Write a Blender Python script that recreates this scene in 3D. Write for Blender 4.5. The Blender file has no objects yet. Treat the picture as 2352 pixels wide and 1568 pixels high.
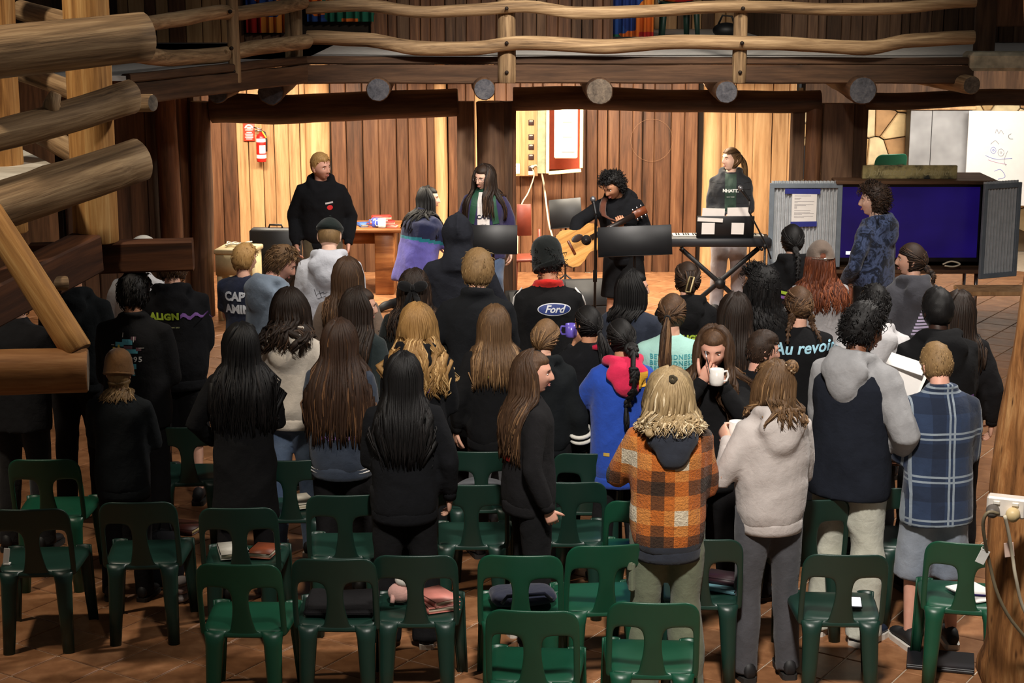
import bpy, bmesh, math, random
import numpy as np
from mathutils import Vector, Matrix, noise, Euler
from mathutils.bvhtree import BVHTree
R = math.radians
random.seed(7)
SC = bpy.context.scene
COL = SC.collection
V = Vector

# ------------------------------------------------------------------ camera, world, lamps, exposure
FPX, CAMH = 4000.0, 3.46
TH = math.atan(876.0 / FPX)
CT, ST = math.cos(TH), math.sin(TH)
cam_d = bpy.data.cameras.new('camera'); cam = bpy.data.objects.new('camera', cam_d); COL.objects.link(cam)
cam_d.sensor_width = 36.0; cam_d.lens = FPX / 2352 * 36.0; cam_d.clip_end = 200
cam.location = (0, 0, CAMH); cam.rotation_euler = (math.pi / 2 - TH, 0, 0)
SC.camera = cam
w = bpy.data.worlds.new('hall_air'); SC.world = w; w.use_nodes = True
w.node_tree.nodes['Background'].inputs[0].default_value = (0.9, 0.86, 0.82, 1)
w.node_tree.nodes['Background'].inputs[1].default_value = 0.05
SC.view_settings.view_transform = 'Standard'; SC.view_settings.look = 'None'
SC.view_settings.exposure = 0.12; SC.view_settings.gamma = 1.0; SC.view_settings.use_curve_mapping = False

def lamp(name, kind, loc, target, energy, color, size=0.4, spot=60, blend=.6, size_y=None):
    d = bpy.data.lights.new(name, kind); d.energy = energy; d.color = color
    if kind == 'AREA':
        d.size = size
        if size_y: d.shape = 'RECTANGLE'; d.size_y = size_y
    else:
        d.shadow_soft_size = size
    if kind == 'SPOT': d.spot_size = R(spot); d.spot_blend = blend
    o = bpy.data.objects.new(name, d); COL.objects.link(o); o.location = loc
    o.rotation_euler = (V(target) - V(loc)).to_track_quat('-Z', 'Y').to_euler()
    return o
NEUT = (1, .93, .85)
# fluorescent battens under the gallery light the platform and the room at the right
lamp('platform_lamp', 'AREA', (-2.3, 17.75, 2.32), (-2.2, 18.7, 0.2), 215, (1, .88, .70), 1.8, size_y=.15)
lamp('platform_lamp', 'AREA', (0.9, 17.75, 2.32), (1.0, 18.7, 0.2), 255, (1, .88, .70), 2.2, size_y=.15)
lamp('side_room_lamp', 'AREA', (4.9, 18.3, 2.25), (4.9, 20.6, 1.0), 80, (1, .93, .82), 1.4, size_y=.2)
# hall pendants above the frame, plus one spot added for the performers
lamp('hall_lamp', 'SPOT', (0.4, 3.2, 6.6), (2.0, 9.2, 0.8), 2600, NEUT, .30, 60, .9)
lamp('hall_lamp', 'SPOT', (3.9, 10.6, 6.0), (0.6, 10.6, 0.0), 1000, NEUT, .22, 110, .8)
lamp('hall_lamp', 'SPOT', (-1.0, 10.0, 6.6), (-0.4, 13.6, 1.0), 800, NEUT, .25, 62, .9)
lamp('hall_lamp', 'SPOT', (0.3, 11.2, 6.0), (0.3, 17.0, 0.9), 1350, NEUT, .2, 48, .7)  # added spot, brightens the performers from the front
lamp('landing_lamp', 'SPOT', (-4.0, 7.4, 6.2), (-2.7, 9.4, 2.6), 560, (1, .86, .68), .2, 60, .7)
lamp('gallery_lamp', 'SPOT', (2.4, 12.6, 5.4), (1.5, 17.0, 2.7), 800, (1, .90, .76), .3, 66, .8)

# ------------------------------------------------------------------ pixel -> place
def ray(px, py):
    u, v = (px - 1176) / FPX, (py - 784) / FPX
    return V((u, CT - v * ST, -ST - v * CT))
def P(px, py, g):
    d = ray(px, py); return V((0, 0, CAMH)) + d * (g / d.y)
def Pz(px, py, h):
    d = ray(px, py); return V((0, 0, CAMH)) + d * ((h - CAMH) / d.z)

# ------------------------------------------------------------------ materials
def lin(c):
    return tuple(((x / 255) / 12.92 if x / 255 <= .04045 else ((x / 255 + .055) / 1.055) ** 2.4) for x in c) + (1,)
MATS = {}
def newmat(name):
    m = bpy.data.materials.new(name); m.use_nodes = True
    nt = m.node_tree; b = nt.nodes['Principled BSDF']; return m, nt, b
def N(nt, t, **k):
    n = nt.nodes.new(t)
    for a, v in k.items(): setattr(n, a, v)
    return n
def ramp(nt, fac, stops, interp='LINEAR'):
    r = N(nt, 'ShaderNodeValToRGB'); r.color_ramp.interpolation = interp
    e = r.color_ramp.elements
    while len(e) < len(stops): e.new(.5)
    for i, (p, c) in enumerate(stops): e[i].position = p; e[i].color = c
    nt.links.new(fac, r.inputs[0]); return r.outputs[0]
def bump(nt, b, h, s=.3, d=.01):
    n = N(nt, 'ShaderNodeBump'); n.inputs['Strength'].default_value = s; n.inputs['Distance'].default_value = d
    nt.links.new(h, n.inputs['Height']); nt.links.new(n.outputs[0], b.inputs['Normal'])
def coords(nt, scale, kind='Object', rot=(0, 0, 0)):
    t = N(nt, 'ShaderNodeTexCoord'); m = N(nt, 'ShaderNodeMapping'); m.inputs['Scale'].default_value = scale
    m.inputs['Rotation'].default_value = rot
    nt.links.new(t.outputs[kind], m.inputs[0]); return m
def noise_n(nt, vec, scale, detail=4, rough=.55, dist=0):
    n = N(nt, 'ShaderNodeTexNoise'); n.inputs['Scale'].default_value = scale; n.inputs['Detail'].default_value = detail
    n.inputs['Roughness'].default_value = rough; n.inputs['Distortion'].default_value = dist
    nt.links.new(vec, n.inputs['Vector']); return n.outputs['Fac']
def mixc(nt, fac, a, b, mode='MIX'):
    n = N(nt, 'ShaderNodeMix', data_type='RGBA', blend_type=mode)
    for i, x in ((0, fac), (6, a), (7, b)):
        if hasattr(x, 'node'): nt.links.new(x, n.inputs[i])
        else: n.inputs[i].default_value = x
    return n.outputs[2]
def math_n(nt, op, a, b=None, c=None):
    n = N(nt, 'ShaderNodeMath', operation=op)
    for i, x in enumerate((a, b, c)):
        if x is None: continue
        if hasattr(x, 'node'): nt.links.new(x, n.inputs[i])
        else: n.inputs[i].default_value = x
    return n.outputs[0]

def plain(name, c, rough=.5, metal=0, emit=0, var=.12, spec=.5, nscale=14):
    if name in MATS: return MATS[name]
    m, nt, b = newmat(name)
    f = noise_n(nt, coords(nt, (1, 1, 1)).outputs[0], nscale, 3)
    c0 = lin(c); lo = tuple(x * (1 - var) for x in c0[:3]) + (1,); hi = tuple(min(1, x * (1 + var)) for x in c0[:3]) + (1,)
    nt.links.new(ramp(nt, f, [(.3, lo), (.7, hi)]), b.inputs['Base Color'])
    b.inputs['Roughness'].default_value = rough; b.inputs['Metallic'].default_value = metal
    b.inputs['Specular IOR Level'].default_value = spec
    if emit:
        b.inputs['Emission Color'].default_value = c0; b.inputs['Emission Strength'].default_value = emit
    MATS[name] = m; return m

def wood(name, dark, mid, light, gs=7, stretch=.09, rough=.7, vary=.35, bmp=.35, axis=2, spots=0):
    if name in MATS: return MATS[name]
    m, nt, b = newmat(name)
    s = [gs, gs, gs]; s[axis] = gs * stretch
    mp = coords(nt, s)
    oi = N(nt, 'ShaderNodeObjectInfo')
    off = N(nt, 'ShaderNodeVectorMath', operation='SCALE'); off.inputs[0].default_value = (37, 53, 71)
    nt.links.new(oi.outputs['Random'], off.inputs['Scale'])
    ad = N(nt, 'ShaderNodeVectorMath', operation='ADD'); nt.links.new(mp.outputs[0], ad.inputs[0]); nt.links.new(off.outputs[0], ad.inputs[1])
    f = noise_n(nt, ad.outputs[0], 1.4, 7, .62, .5)
    f2 = noise_n(nt, ad.outputs[0], 5.5, 4, .6)
    fm = math_n(nt, 'ADD', math_n(nt, 'MULTIPLY', f, .7), math_n(nt, 'MULTIPLY', f2, .3))
    c = ramp(nt, fm, [(.33, lin(dark)), (.5, lin(mid)), (.68, lin(light))])
    hs = N(nt, 'ShaderNodeHueSaturation')
    nt.links.new(c, hs.inputs['Color'])
    nt.links.new(math_n(nt, 'MULTIPLY_ADD', oi.outputs['Random'], vary, 1 - vary / 2), hs.inputs['Value'])
    out = hs.outputs[0]
    if spots:
        vo = N(nt, 'ShaderNodeTexVoronoi'); vo.inputs['Scale'].default_value = spots
        nt.links.new(coords(nt, (1, 1, .35)).outputs[0], vo.inputs['Vector'])
        out = mixc(nt, ramp(nt, vo.outputs['Distance'], [(.05, (1, 1, 1, 1)), (.22, (0, 0, 0, 1))]), out, lin(dark))
    nt.links.new(out, b.inputs['Base Color'])
    b.inputs['Roughness'].default_value = rough; b.inputs['Specular IOR Level'].default_value = .3
    bump(nt, b, fm, bmp, .012)
    MATS[name] = m; return m

def cloth(name, c, var=.10, rough=.95, weave=260, sheen=.15, kind=None, c2=None, c3=None, bstr=.25):
    if name in MATS: return MATS[name]
    m, nt, b = newmat(name)
    co = coords(nt, (1, 1, 1)).outputs[0]
    c0 = lin(c); lo = tuple(x * (1 - var) for x in c0[:3]) + (1,); hi = tuple(min(1, x * (1 + var)) for x in c0[:3]) + (1,)
    col = ramp(nt, noise_n(nt, co, 18, 4), [(.3, lo), (.7, hi)])
    sx = N(nt, 'ShaderNodeSeparateXYZ'); nt.links.new(co, sx.inputs[0])
    X, Y, Z = sx.outputs
    if kind == 'buffalo':            # big three-colour check, the stripes of both directions mixed
        def stripe(ax, per, off):
            fr = math_n(nt, 'FRACT', math_n(nt, 'MULTIPLY_ADD', ax, 1 / per, off))
            return ramp(nt, fr, [(0, (0, 0, 0, 1)), (.26, (.5, .5, .5, 1)), (.46, (1, 1, 1, 1)), (.74, (.5, .5, .5, 1))], 'CONSTANT')
        d = math_n(nt, 'ADD', stripe(X, .235, .41), stripe(Z, .265, .1))
        col = ramp(nt, math_n(nt, 'MULTIPLY', d, .5), [(0, lin((58, 42, 32))), (.2, lin((112, 66, 34))), (.45, lin((196, 108, 40))), (.7, lin((214, 138, 66))), (.95, lin((226, 214, 190)))], 'CONSTANT')
        fz = noise_n(nt, co, 90, 3, .7); col = mixc(nt, .35, col, ramp(nt, fz, [(.3, (.25, .2, .16, 1)), (.7, (1, .95, .85, 1))]), 'MULTIPLY')
        bump(nt, b, fz, .9, .012)
    elif kind == 'plaid':            # tartan with thin pale double lines
        def line(ax, per, off, wd):
            fr = math_n(nt, 'FRACT', math_n(nt, 'MULTIPLY_ADD', ax, 1 / per, off))
            a = math_n(nt, 'LESS_THAN', math_n(nt, 'ABSOLUTE', math_n(nt, 'SUBTRACT', fr, .44)), wd)
            b2 = math_n(nt, 'LESS_THAN', math_n(nt, 'ABSOLUTE', math_n(nt, 'SUBTRACT', fr, .56)), wd)
            return math_n(nt, 'MAXIMUM', a, b2)
        def band(ax, per, off):
            fr = math_n(nt, 'FRACT', math_n(nt, 'MULTIPLY_ADD', ax, 1 / per, off))
            return math_n(nt, 'LESS_THAN', math_n(nt, 'ABSOLUTE', math_n(nt, 'SUBTRACT', fr, .0)), .34)
        col = mixc(nt, math_n(nt, 'MULTIPLY', band(X, .2, .37), .55), col, lin(c2))
        col = mixc(nt, math_n(nt, 'MULTIPLY', band(Z, .22, .3), .55), col, lin(c2))
        col = mixc(nt, math_n(nt, 'MULTIPLY', math_n(nt, 'MAXIMUM', line(X, .2, .37, .028), line(Z, .22, .3, .024)), .8), col, lin(c3))
    elif kind == 'tiedye':
        f = noise_n(nt, co, 9, 5, .65, 1.2)
        col = ramp(nt, f, [(.36, lin(c)), (.47, lin(c2)), (.55, lin(c)), (.62, lin(c3)), (.7, lin(c2))])
    elif kind == 'denim':
        f = noise_n(nt, coords(nt, (40, 40, 8)).outputs[0], 3, 4); col = mixc(nt, .4, col, ramp(nt, f, [(.3, lo), (.7, hi)]), 'OVERLAY')
        f = noise_n(nt, co, 3.5, 2); col = mixc(nt, ramp(nt, f, [(.42, (0, 0, 0, 1)), (.7, (.6, .6, .6, 1))]), col, lin(c2 or c))
    nt.links.new(col, b.inputs['Base Color'])
    b.inputs['Roughness'].default_value = rough; b.inputs['Specular IOR Level'].default_value = .25
    b.inputs['Sheen Weight'].default_value = sheen
    if kind != 'buffalo':
        h = math_n(nt, 'ADD', noise_n(nt, co, 26, 3, .5, .4), math_n(nt, 'MULTIPLY', noise_n(nt, co, weave, 2), .18))
        bump(nt, b, h, bstr, .02)
    MATS[name] = m; return m

def hair_mat(name, dark, mid, light):
    if name in MATS: return MATS[name]
    m, nt, b = newmat(name)
    at = N(nt, 'ShaderNodeAttribute'); at.attribute_name = 'lk'
    f = noise_n(nt, coords(nt, (60, 60, 6)).outputs[0], 2.2, 4)
    fm = math_n(nt, 'ADD', math_n(nt, 'MULTIPLY', at.outputs['Fac'], .6), math_n(nt, 'MULTIPLY', f, .4))
    nt.links.new(ramp(nt, fm, [(.2, lin(dark)), (.5, lin(mid)), (.8, lin(light))]), b.inputs['Base Color'])
    b.inputs['Roughness'].default_value = .56; b.inputs['Specular IOR Level'].default_value = .3
    bump(nt, b, noise_n(nt, coords(nt, (150, 150, 12)).outputs[0], 3, 2), .25, .006)
    MATS[name] = m; return m
def skin_mat(name, c):
    if name in MATS: return MATS[name]
    m, nt, b = newmat(name)
    f = noise_n(nt, coords(nt, (1, 1, 1)).outputs[0], 22, 3); c0 = lin(c)
    nt.links.new(ramp(nt, f, [(.3, (c0[0] * .93, c0[1] * .86, c0[2] * .84, 1)), (.7, c0)]), b.inputs['Base Color'])
    b.inputs['Roughness'].default_value = .5; b.inputs['Subsurface Weight'].default_value = .12
    b.inputs['Subsurface Radius'].default_value = (.012, .005, .003); b.inputs['Specular IOR Level'].default_value = .35
    MATS[name] = m; return m

# ------------------------------------------------------------------ mesh helpers
class MB:
    def __init__(s): s.v = []; s.f = []; s.m = []; s.a = []; s.mi = 0; s.rv = .5
    def add(s, vs, fs):
        o = len(s.v); s.v += [tuple(p) for p in vs]; s.a += [s.rv] * len(vs)
        for f in fs: s.f.append(tuple(o + i for i in f)); s.m.append(s.mi)
    def box(s, c, d, rot=None, bev=0):
        c = V(c); hx, hy, hz = d[0] / 2, d[1] / 2, d[2] / 2
        if bev:
            b = min(bev, hx * .9, hy * .9, hz * .9); vs = []
            for sx in (-1, 1):
                for sy in (-1, 1):
                    for sz in (-1, 1):
                        vs += [V((sx * (hx - b), sy * (hy - b), sz * hz)), V((sx * (hx - b), sy * hy, sz * (hz - b))), V((sx * hx, sy * (hy - b), sz * (hz - b)))]
            bm = bmesh.new(); bv = [bm.verts.new(p) for p in vs]
            r = bmesh.ops.convex_hull(bm, input=bv); bm.verts.index_update()
            fs = [tuple(v.index for v in f.verts) for f in bm.faces]; vs = [v.co.copy() for v in bm.verts]; bm.free()
        else:
            vs = [V((x, y, z)) for x in (-hx, hx) for y in (-hy, hy) for z in (-hz, hz)]
            fs = [(0, 1, 3, 2), (4, 6, 7, 5), (0, 4, 5, 1), (2, 3, 7, 6), (0, 2, 6, 4), (1, 5, 7, 3)]
        if rot: vs = [rot @ p for p in vs]
        s.add([c + p for p in vs], fs)
    def loft(s, rings, cap=True, closed=True):
        n = len(rings[0]); vs = [p for r in rings for p in r]; fs = []
        for i in range(len(rings) - 1):
            for j in range(n if closed else n - 1):
                a, b = i * n + j, i * n + (j + 1) % n
                fs.append((a, b, b + n, a + n))
        if cap: fs.append(tuple(range(n))[::-1]); fs.append(tuple((len(rings) - 1) * n + j for j in range(n)))
        s.add(vs, fs)
    def tube(s, pts, rad, seg=8, flat=1.0, up=None, cap=True):
        pts = [V(p) for p in pts]; n = len(pts); rings = []
        if not hasattr(rad, '__len__'): rad = [rad] * n
        ref = V(up) if up else None; prev = None
        for i, p in enumerate(pts):
            t = (pts[min(i + 1, n - 1)] - pts[max(i - 1, 0)])
            if t.length < 1e-9: t = V((0, 0, 1))
            t.normalize()
            if ref is not None: x = ref.cross(t)
            elif prev is not None: x = prev - t * prev.dot(t)
            else: x = t.orthogonal()
            if x.length < 1e-6: x = t.orthogonal()
            x.normalize(); prev = x; y = t.cross(x); r = rad[i]
            rings.append([p + x * (math.cos(q) * r) + y * (math.sin(q) * r * flat) for q in [2 * math.pi * j / seg for j in range(seg)]])
        s.loft(rings, cap)
    def ell(s, c, r, seg=14, rin=9, rot=None):
        c = V(c); vs = []; fs = []
        for i in range(rin + 1):
            a = math.pi * i / rin - math.pi / 2
            for j in range(seg):
                q = 2 * math.pi * j / seg
                p = V((r[0] * math.cos(a) * math.cos(q), r[1] * math.cos(a) * math.sin(q), r[2] * math.sin(a)))
                vs.append(c + (rot @ p if rot else p))
        for i in range(rin):
            for j in range(seg):
                fs.append((i * seg + j, i * seg + (j + 1) % seg, (i + 1) * seg + (j + 1) % seg, (i + 1) * seg + j))
        s.add(vs, fs)
    def lathe(s, prof, c=(0, 0, 0), seg=20, rot=None, cap=True):
        c = V(c); rings = []
        for r, z in prof:
            ring = [V((r * math.cos(2 * math.pi * j / seg), r * math.sin(2 * math.pi * j / seg), z)) for j in range(seg)]
            rings.append([c + (rot @ p if rot else p) for p in ring])
        s.loft(rings, cap)
    def torus(s, c, R_, r, rot=None, seg=20, sec=8, sq=(1, 1)):
        c = V(c); rings = []
        for i in range(seg):
            q = 2 * math.pi * i / seg
            ring = []
            for j in range(sec):
                a = 2 * math.pi * j / sec
                p = V(((R_ + r * math.cos(a)) * math.cos(q) * sq[0], (R_ + r * math.cos(a)) * math.sin(q) * sq[1], r * math.sin(a)))
                ring.append(c + (rot @ p if rot else p))
            rings.append(ring)
        rings.append(rings[0]); s.loft(rings, cap=False)
    def mesh(s, name, mats, smooth=True, attr=False):
        me = bpy.data.meshes.new(name); me.from_pydata(s.v, [], s.f)
        for m in (mats if isinstance(mats, (list, tuple)) else [mats]): me.materials.append(m)
        if any(s.m): me.polygons.foreach_set('material_index', s.m)
        if smooth: me.polygons.foreach_set('use_smooth', [True] * len(me.polygons))
        if attr:
            at = me.attributes.new('lk', 'FLOAT', 'POINT'); at.data.foreach_set('value', s.a)
        me.update(); return me
    def build(s, name, mats, parent=None, smooth=True, attr=False, **tags):
        return obj(name, s.mesh(name, mats, smooth, attr), parent, **tags)

def obj(name, me, parent=None, loc=None, rot=None, **tags):
    o = bpy.data.objects.new(name, me); COL.objects.link(o)
    if parent: o.parent = parent
    if loc is not None: o.location = loc
    if rot is not None: o.rotation_euler = rot
    for k, v in tags.items():
        if v is not None: o['category' if k == 'cat' else k] = v
    return o
def thing(name, label, cat, loc=(0, 0, 0), rz=0, group=None):
    o = obj(name, None, loc=loc, rot=(0, 0, rz), label=label, cat=cat, group=group); o.empty_display_size = .1
    return o
def copy_tree(o, parent=None):
    c = o.copy(); COL.objects.link(c); c.parent = parent
    for ch in list(o.children): copy_tree(ch, c)
    return c
def autosmooth(o, ang=35):
    me = o.data; bm = bmesh.new(); bm.from_mesh(me)
    for e in bm.edges:
        if len(e.link_faces) == 2 and e.calc_face_angle(0) > R(ang): e.smooth = False
    bm.to_mesh(me); bm.free(); return o
WORK = bpy.data.scenes.new('workshop')      # modifiers are applied here, away from the hall; removed at the end
def evaluated(o):
    WORK.collection.objects.link(o); vl = WORK.view_layers[0]; vl.update(); dg = vl.depsgraph
    me = bpy.data.meshes.new_from_object(o.evaluated_get(dg), depsgraph=dg); bpy.data.objects.remove(o); return me
def baked(me, mods):
    """mesh with modifiers applied"""
    o = bpy.data.objects.new('tmp', me)
    for t, kw in mods:
        m = o.modifiers.new(t, t)
        for k, v in kw.items(): setattr(m, k, v)
    return evaluated(o)
def fractal(p, f=1.0, oct=3):
    return noise.fractal(p * f, 1.0, 2.0, oct)
def log_mesh(name, L, r0, r1, mats, seed=0, wob=.03, seg=18, bend=0.0, ring=.10, knots=0, lump=.05, groove=0):
    """a debarked log along local Z with sawn ends"""
    mb = MB(); n = max(4, int(L / ring)); rings = []
    o = V((seed * 7.3, seed * 3.1, seed * 1.7)); rs = random.Random(seed)
    kn = [(rs.random() * L, rs.random() * 6.28, .5 + rs.random()) for _ in range(knots)]
    for i in range(n + 1):
        t = i / n; z = t * L; r = r0 + (r1 - r0) * t
        cx = wob * (noise.noise(V((z * .9, 0, 0)) + o)) + bend * math.sin(math.pi * t); cy = wob * (noise.noise(V((z * .9, 5, 0)) + o))
        ring_ = []
        for j in range(seg):
            q = 2 * math.pi * j / seg
            rr = r * (1 + lump * noise.noise(V((math.cos(q) * 1.6, math.sin(q) * 1.6, z * 2.2)) + o) + lump * .5 * noise.noise(V((math.cos(q) * 4, math.sin(q) * 4, z * 5)) + o))
            if groove: rr *= 1 + groove * noise.noise(V((math.cos(q) * 7, math.sin(q) * 7, z * 1.3)) + o) + groove * .4 * noise.noise(V((math.cos(q) * 16, math.sin(q) * 16, z * 4)) + o)
            for kz, kq, ks in kn:
                dq = math.atan2(math.sin(q - kq), math.cos(q - kq)); rr += r * .22 * ks * math.exp(-((z - kz) / .07) ** 2 - (dq / .5) ** 2)
            ring_.append(V((cx + rr * math.cos(q), cy + rr * math.sin(q), z)))
        rings.append(ring_)
    # rounded sawn ends
    first = [p.lerp(sum(rings[0], V()) / seg, .08) - V((0, 0, .0)) for p in rings[0]]
    last = [p.lerp(sum(rings[-1], V()) / seg, .08) for p in rings[-1]]
    for p in rings[0]: p.z += .008
    for p in rings[-1]: p.z -= .008
    rings = [first] + rings + [last]
    mb.loft(rings, cap=False); mb.mi = 1
    mb.add(first, [tuple(range(seg))[::-1]]); mb.add(last, [tuple(range(seg))])
    return mb.mesh(name, mats)
def place_z(o, p0, p1, roll=0):
    d = V(p1) - V(p0); o.rotation_mode = 'QUATERNION'
    q = d.to_track_quat('Z', 'Y'); o.rotation_quaternion = q @ Matrix.Rotation(roll, 4, 'Z').to_quaternion(); o.location = p0
    return o
def log(name, p0, p1, r0, r1, mats, seed=0, parent=None, **k):
    tags = {a: k.pop(a) for a in ('label', 'cat', 'group', 'kind') if a in k}
    me = log_mesh(name, (V(p1) - V(p0)).length, r0, r1, mats, seed, **k)
    o = obj(name, me, parent, **tags); place_z(o, p0, p1); return o
def beam(name, p0, p1, wd, ht, mat, parent=None, bev=.012, seed=0, rough_=.006, **tags):
    """sawn timber along local Z; ht is measured along local Y kept close to world up"""
    L = (V(p1) - V(p0)).length; mb = MB(); n = max(2, int(L / .25)); rings = []
    o_ = V((seed * 3.3, seed, 0)); hw, hh = wd / 2, ht / 2; b = bev
    prof = [(-hw + b, -hh), (hw - b, -hh), (hw, -hh + b), (hw, hh - b), (hw - b, hh), (-hw + b, hh), (-hw, hh - b), (-hw, -hh + b)]
    for i in range(n + 1):
        z = L * i / n
        dx = rough_ * noise.noise(V((z * 1.3, 0, 0)) + o_); dy = rough_ * noise.noise(V((z * 1.3, 9, 0)) + o_)
        rings.append([V((x + dx, y + dy + rough_ * .8 * noise.noise(V((z * 2, y * 9, x * 9)) + o_), z)) for x, y in prof])
    mb.loft(rings)
    o = obj(name, mb.mesh(name, mat, smooth=False), parent, **tags)
    zax = (V(p1) - V(p0)).normalized(); yax = (V((0, 0, 1)) - zax * zax.z)
    if yax.length < 1e-3: yax = V((0, 1, 0))
    yax.normalize(); xax = yax.cross(zax)
    o.matrix_local = Matrix(((xax.x, yax.x, zax.x, p0[0]), (xax.y, yax.y, zax.y, p0[1]), (xax.z, yax.z, zax.z, p0[2]), (0, 0, 0, 1)))
    return o
def text_mesh(txt, size, shear=0, bold=0, align='CENTER', spacing=1.0):
    cu = bpy.data.curves.new('t', 'FONT'); cu.body = txt; cu.size = size; cu.shear = shear; cu.offset = bold
    cu.align_x = align; cu.align_y = 'CENTER'; cu.resolution_u = 3; cu.space_character = spacing
    return evaluated(bpy.data.objects.new('t', cu))
# ------------------------------------------------------------------ shared wood and surface materials
M_LOG = wood('weathered_log', (66, 48, 32), (146, 118, 86), (200, 170, 130), 11, .055, vary=.2, bmp=.8)
M_POST = wood('golden_log', (112, 72, 32), (182, 132, 74), (220, 178, 116), 11, .05, vary=.1, bmp=.6)
M_END = wood('sawn_end', (60, 52, 46), (104, 92, 80), (140, 124, 106), 9, 1, vary=.2)
M_ENDG = wood('grey_sawn_end', (46, 46, 50), (74, 74, 80), (100, 98, 100), 12, 1, vary=.2)
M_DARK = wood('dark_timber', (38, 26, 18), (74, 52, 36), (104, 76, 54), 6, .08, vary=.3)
M_BROWN = wood('brown_plank', (54, 34, 22), (98, 64, 42), (130, 92, 64), 7, .07, vary=.4, rough=.55)
M_TAN = wood('tan_plank', (134, 96, 60), (184, 142, 98), (208, 170, 124), 7, .07, vary=.25, rough=.55)
M_GREYP = wood('grey_brown_plank', (52, 36, 28), (98, 72, 54), (130, 100, 76), 7, .07, vary=.45)
M_PILLAR = wood('pillar_log', (84, 52, 28), (160, 108, 62), (206, 158, 104), 9, .16, vary=.1, bmp=.9, spots=26)
M_GROUT = plain('floor_grout', (190, 172, 150), .9)
LG, LP, LD = [M_LOG, M_END], [M_POST, M_END], [M_DARK, M_ENDG]

def tile_material():
    m, nt, b = newmat('terracotta_tile')
    oi = N(nt, 'ShaderNodeObjectInfo')
    at = N(nt, 'ShaderNodeAttribute'); at.attribute_name = 'lk'
    f = noise_n(nt, coords(nt, (1, 1, 1)).outputs[0], 9, 4, .6)
    f2 = math_n(nt, 'FRACT', math_n(nt, 'ADD', oi.outputs['Random'], at.outputs['Fac']))
    fm = math_n(nt, 'ADD', math_n(nt, 'MULTIPLY', f, .85), math_n(nt, 'MULTIPLY', f2, .15))
    nt.links.new(ramp(nt, fm, [(.25, lin((118, 78, 50))), (.5, lin((148, 102, 68))), (.75, lin((174, 126, 88)))]), b.inputs['Base Color'])
    b.inputs['Roughness'].default_value = .42; b.inputs['Specular IOR Level'].default_value = .4
    bump(nt, b, f, .12, .01); return m
M_TILE = tile_material()

# ------------------------------------------------------------------ floor: slab with single terracotta tiles
mb = MB(); mb.box((0, 12.2, -.056), (16, 19.6, .1)); FLOOR = mb.build('floor', M_GROUT, smooth=False, kind='structure', label='terracotta tiled hall floor')
TS = .307
def tile_geo(mb_, c, rz, s):
    h = s / 2; ca, sa = math.cos(rz), math.sin(rz); b = .004
    vs = []
    for k, z in ((h, -.008), (h, -.003), (h - b, 0)):
        for x, y in ((-k, -k), (k, -k), (k, k), (-k, k)): vs.append((c[0] + x * ca - y * sa, c[1] + x * sa + y * ca, c[2] + z))
    fs = [(8, 9, 10, 11)]
    for l in (0, 4):
        for j in range(4): fs.append((l + j, l + (j + 1) % 4, l + 4 + (j + 1) % 4, l + 4 + j))
    mb_.add(vs, fs)
tm = MB(); tile_geo(tm, (0, 0, 0), 0, TS - .008); TILE_ME = tm.mesh('tile', M_TILE, smooth=False)
ang = R(57); A0 = Pz(335, 1566, 0); ex = V((math.cos(ang), math.sin(ang), 0)) * TS; ey = V((-math.sin(ang), math.cos(ang), 0)) * TS
cells = []
for i in range(-50, 80):
    for j in range(-60, 60):
        c = A0 + ex * (i + .5) + ey * (j + .5)
        if 6.2 < c.y < 19.6 and abs(c.x) < .31 * c.y + 1.0: cells.append(c)
def inframe(c): return abs(c.x) < .30 * c.y and c.y > 7.9
near = sorted([c for c in cells if inframe(c)], key=lambda c: c.y)[:300]
nearset = {(round(c.x, 3), round(c.y, 3)) for c in near}
rest = MB()
for c in cells:
    if (round(c.x, 3), round(c.y, 3)) in nearset: continue
    rest.rv = random.random(); tile_geo(rest, c, ang, TS - .008)
for c in near: obj('tile', TILE_ME, FLOOR, loc=c, rot=(0, 0, ang))
rest.build('far_tiles', M_TILE, FLOOR, smooth=False, attr=True, kind='stuff')

# ------------------------------------------------------------------ plank walls, one object per plank
PLK = {}
def plank_mesh(wd, ht, th, mat, var=0):
    key = (round(wd, 2), round(ht, 2), th, mat.name, var)
    if key not in PLK:
        mb_ = MB(); b = .008; hw, hh = wd / 2 - .003, th / 2; rs = random.Random(var)
        prof = [(-hw + b, -hh), (hw - b, -hh), (hw, -hh + b), (hw, hh), (-hw, hh), (-hw, -hh + b)]
        rings = []
        for k in range(4):
            z = ht * k / 3; dx = rs.uniform(-.004, .004)
            rings.append([V((x + dx, y, z)) for x, y in prof])
        mb_.loft(rings); PLK[key] = mb_.mesh('plank', mat, smooth=False)
    return PLK[key]
def plank_wall(parent, p0, p1, z0, z1, mats, wmin=.13, wmax=.24, th=.03, seed=1, gap=.0):
    rs = random.Random(seed); p0, p1 = V(p0), V(p1); L = (p1 - p0).length; d = (p1 - p0) / L; a = math.atan2(d.y, d.x); x = 0; k = 0
    n_ = V((d.y, -d.x, 0))
    while x < L - .02:
        wd = min(round(rs.uniform(wmin, wmax), 2), L - x)
        if L - x - wd < .06: wd = L - x
        m = rs.choice(mats); c = p0 + d * (x + wd / 2) + n_ * rs.uniform(0, .014)
        obj('plank', plank_mesh(wd - gap, z1 - z0, th, m, rs.randrange(3)), parent, loc=(c.x, c.y, z0), rot=(0, 0, a)); x += wd; k += 1
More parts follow.
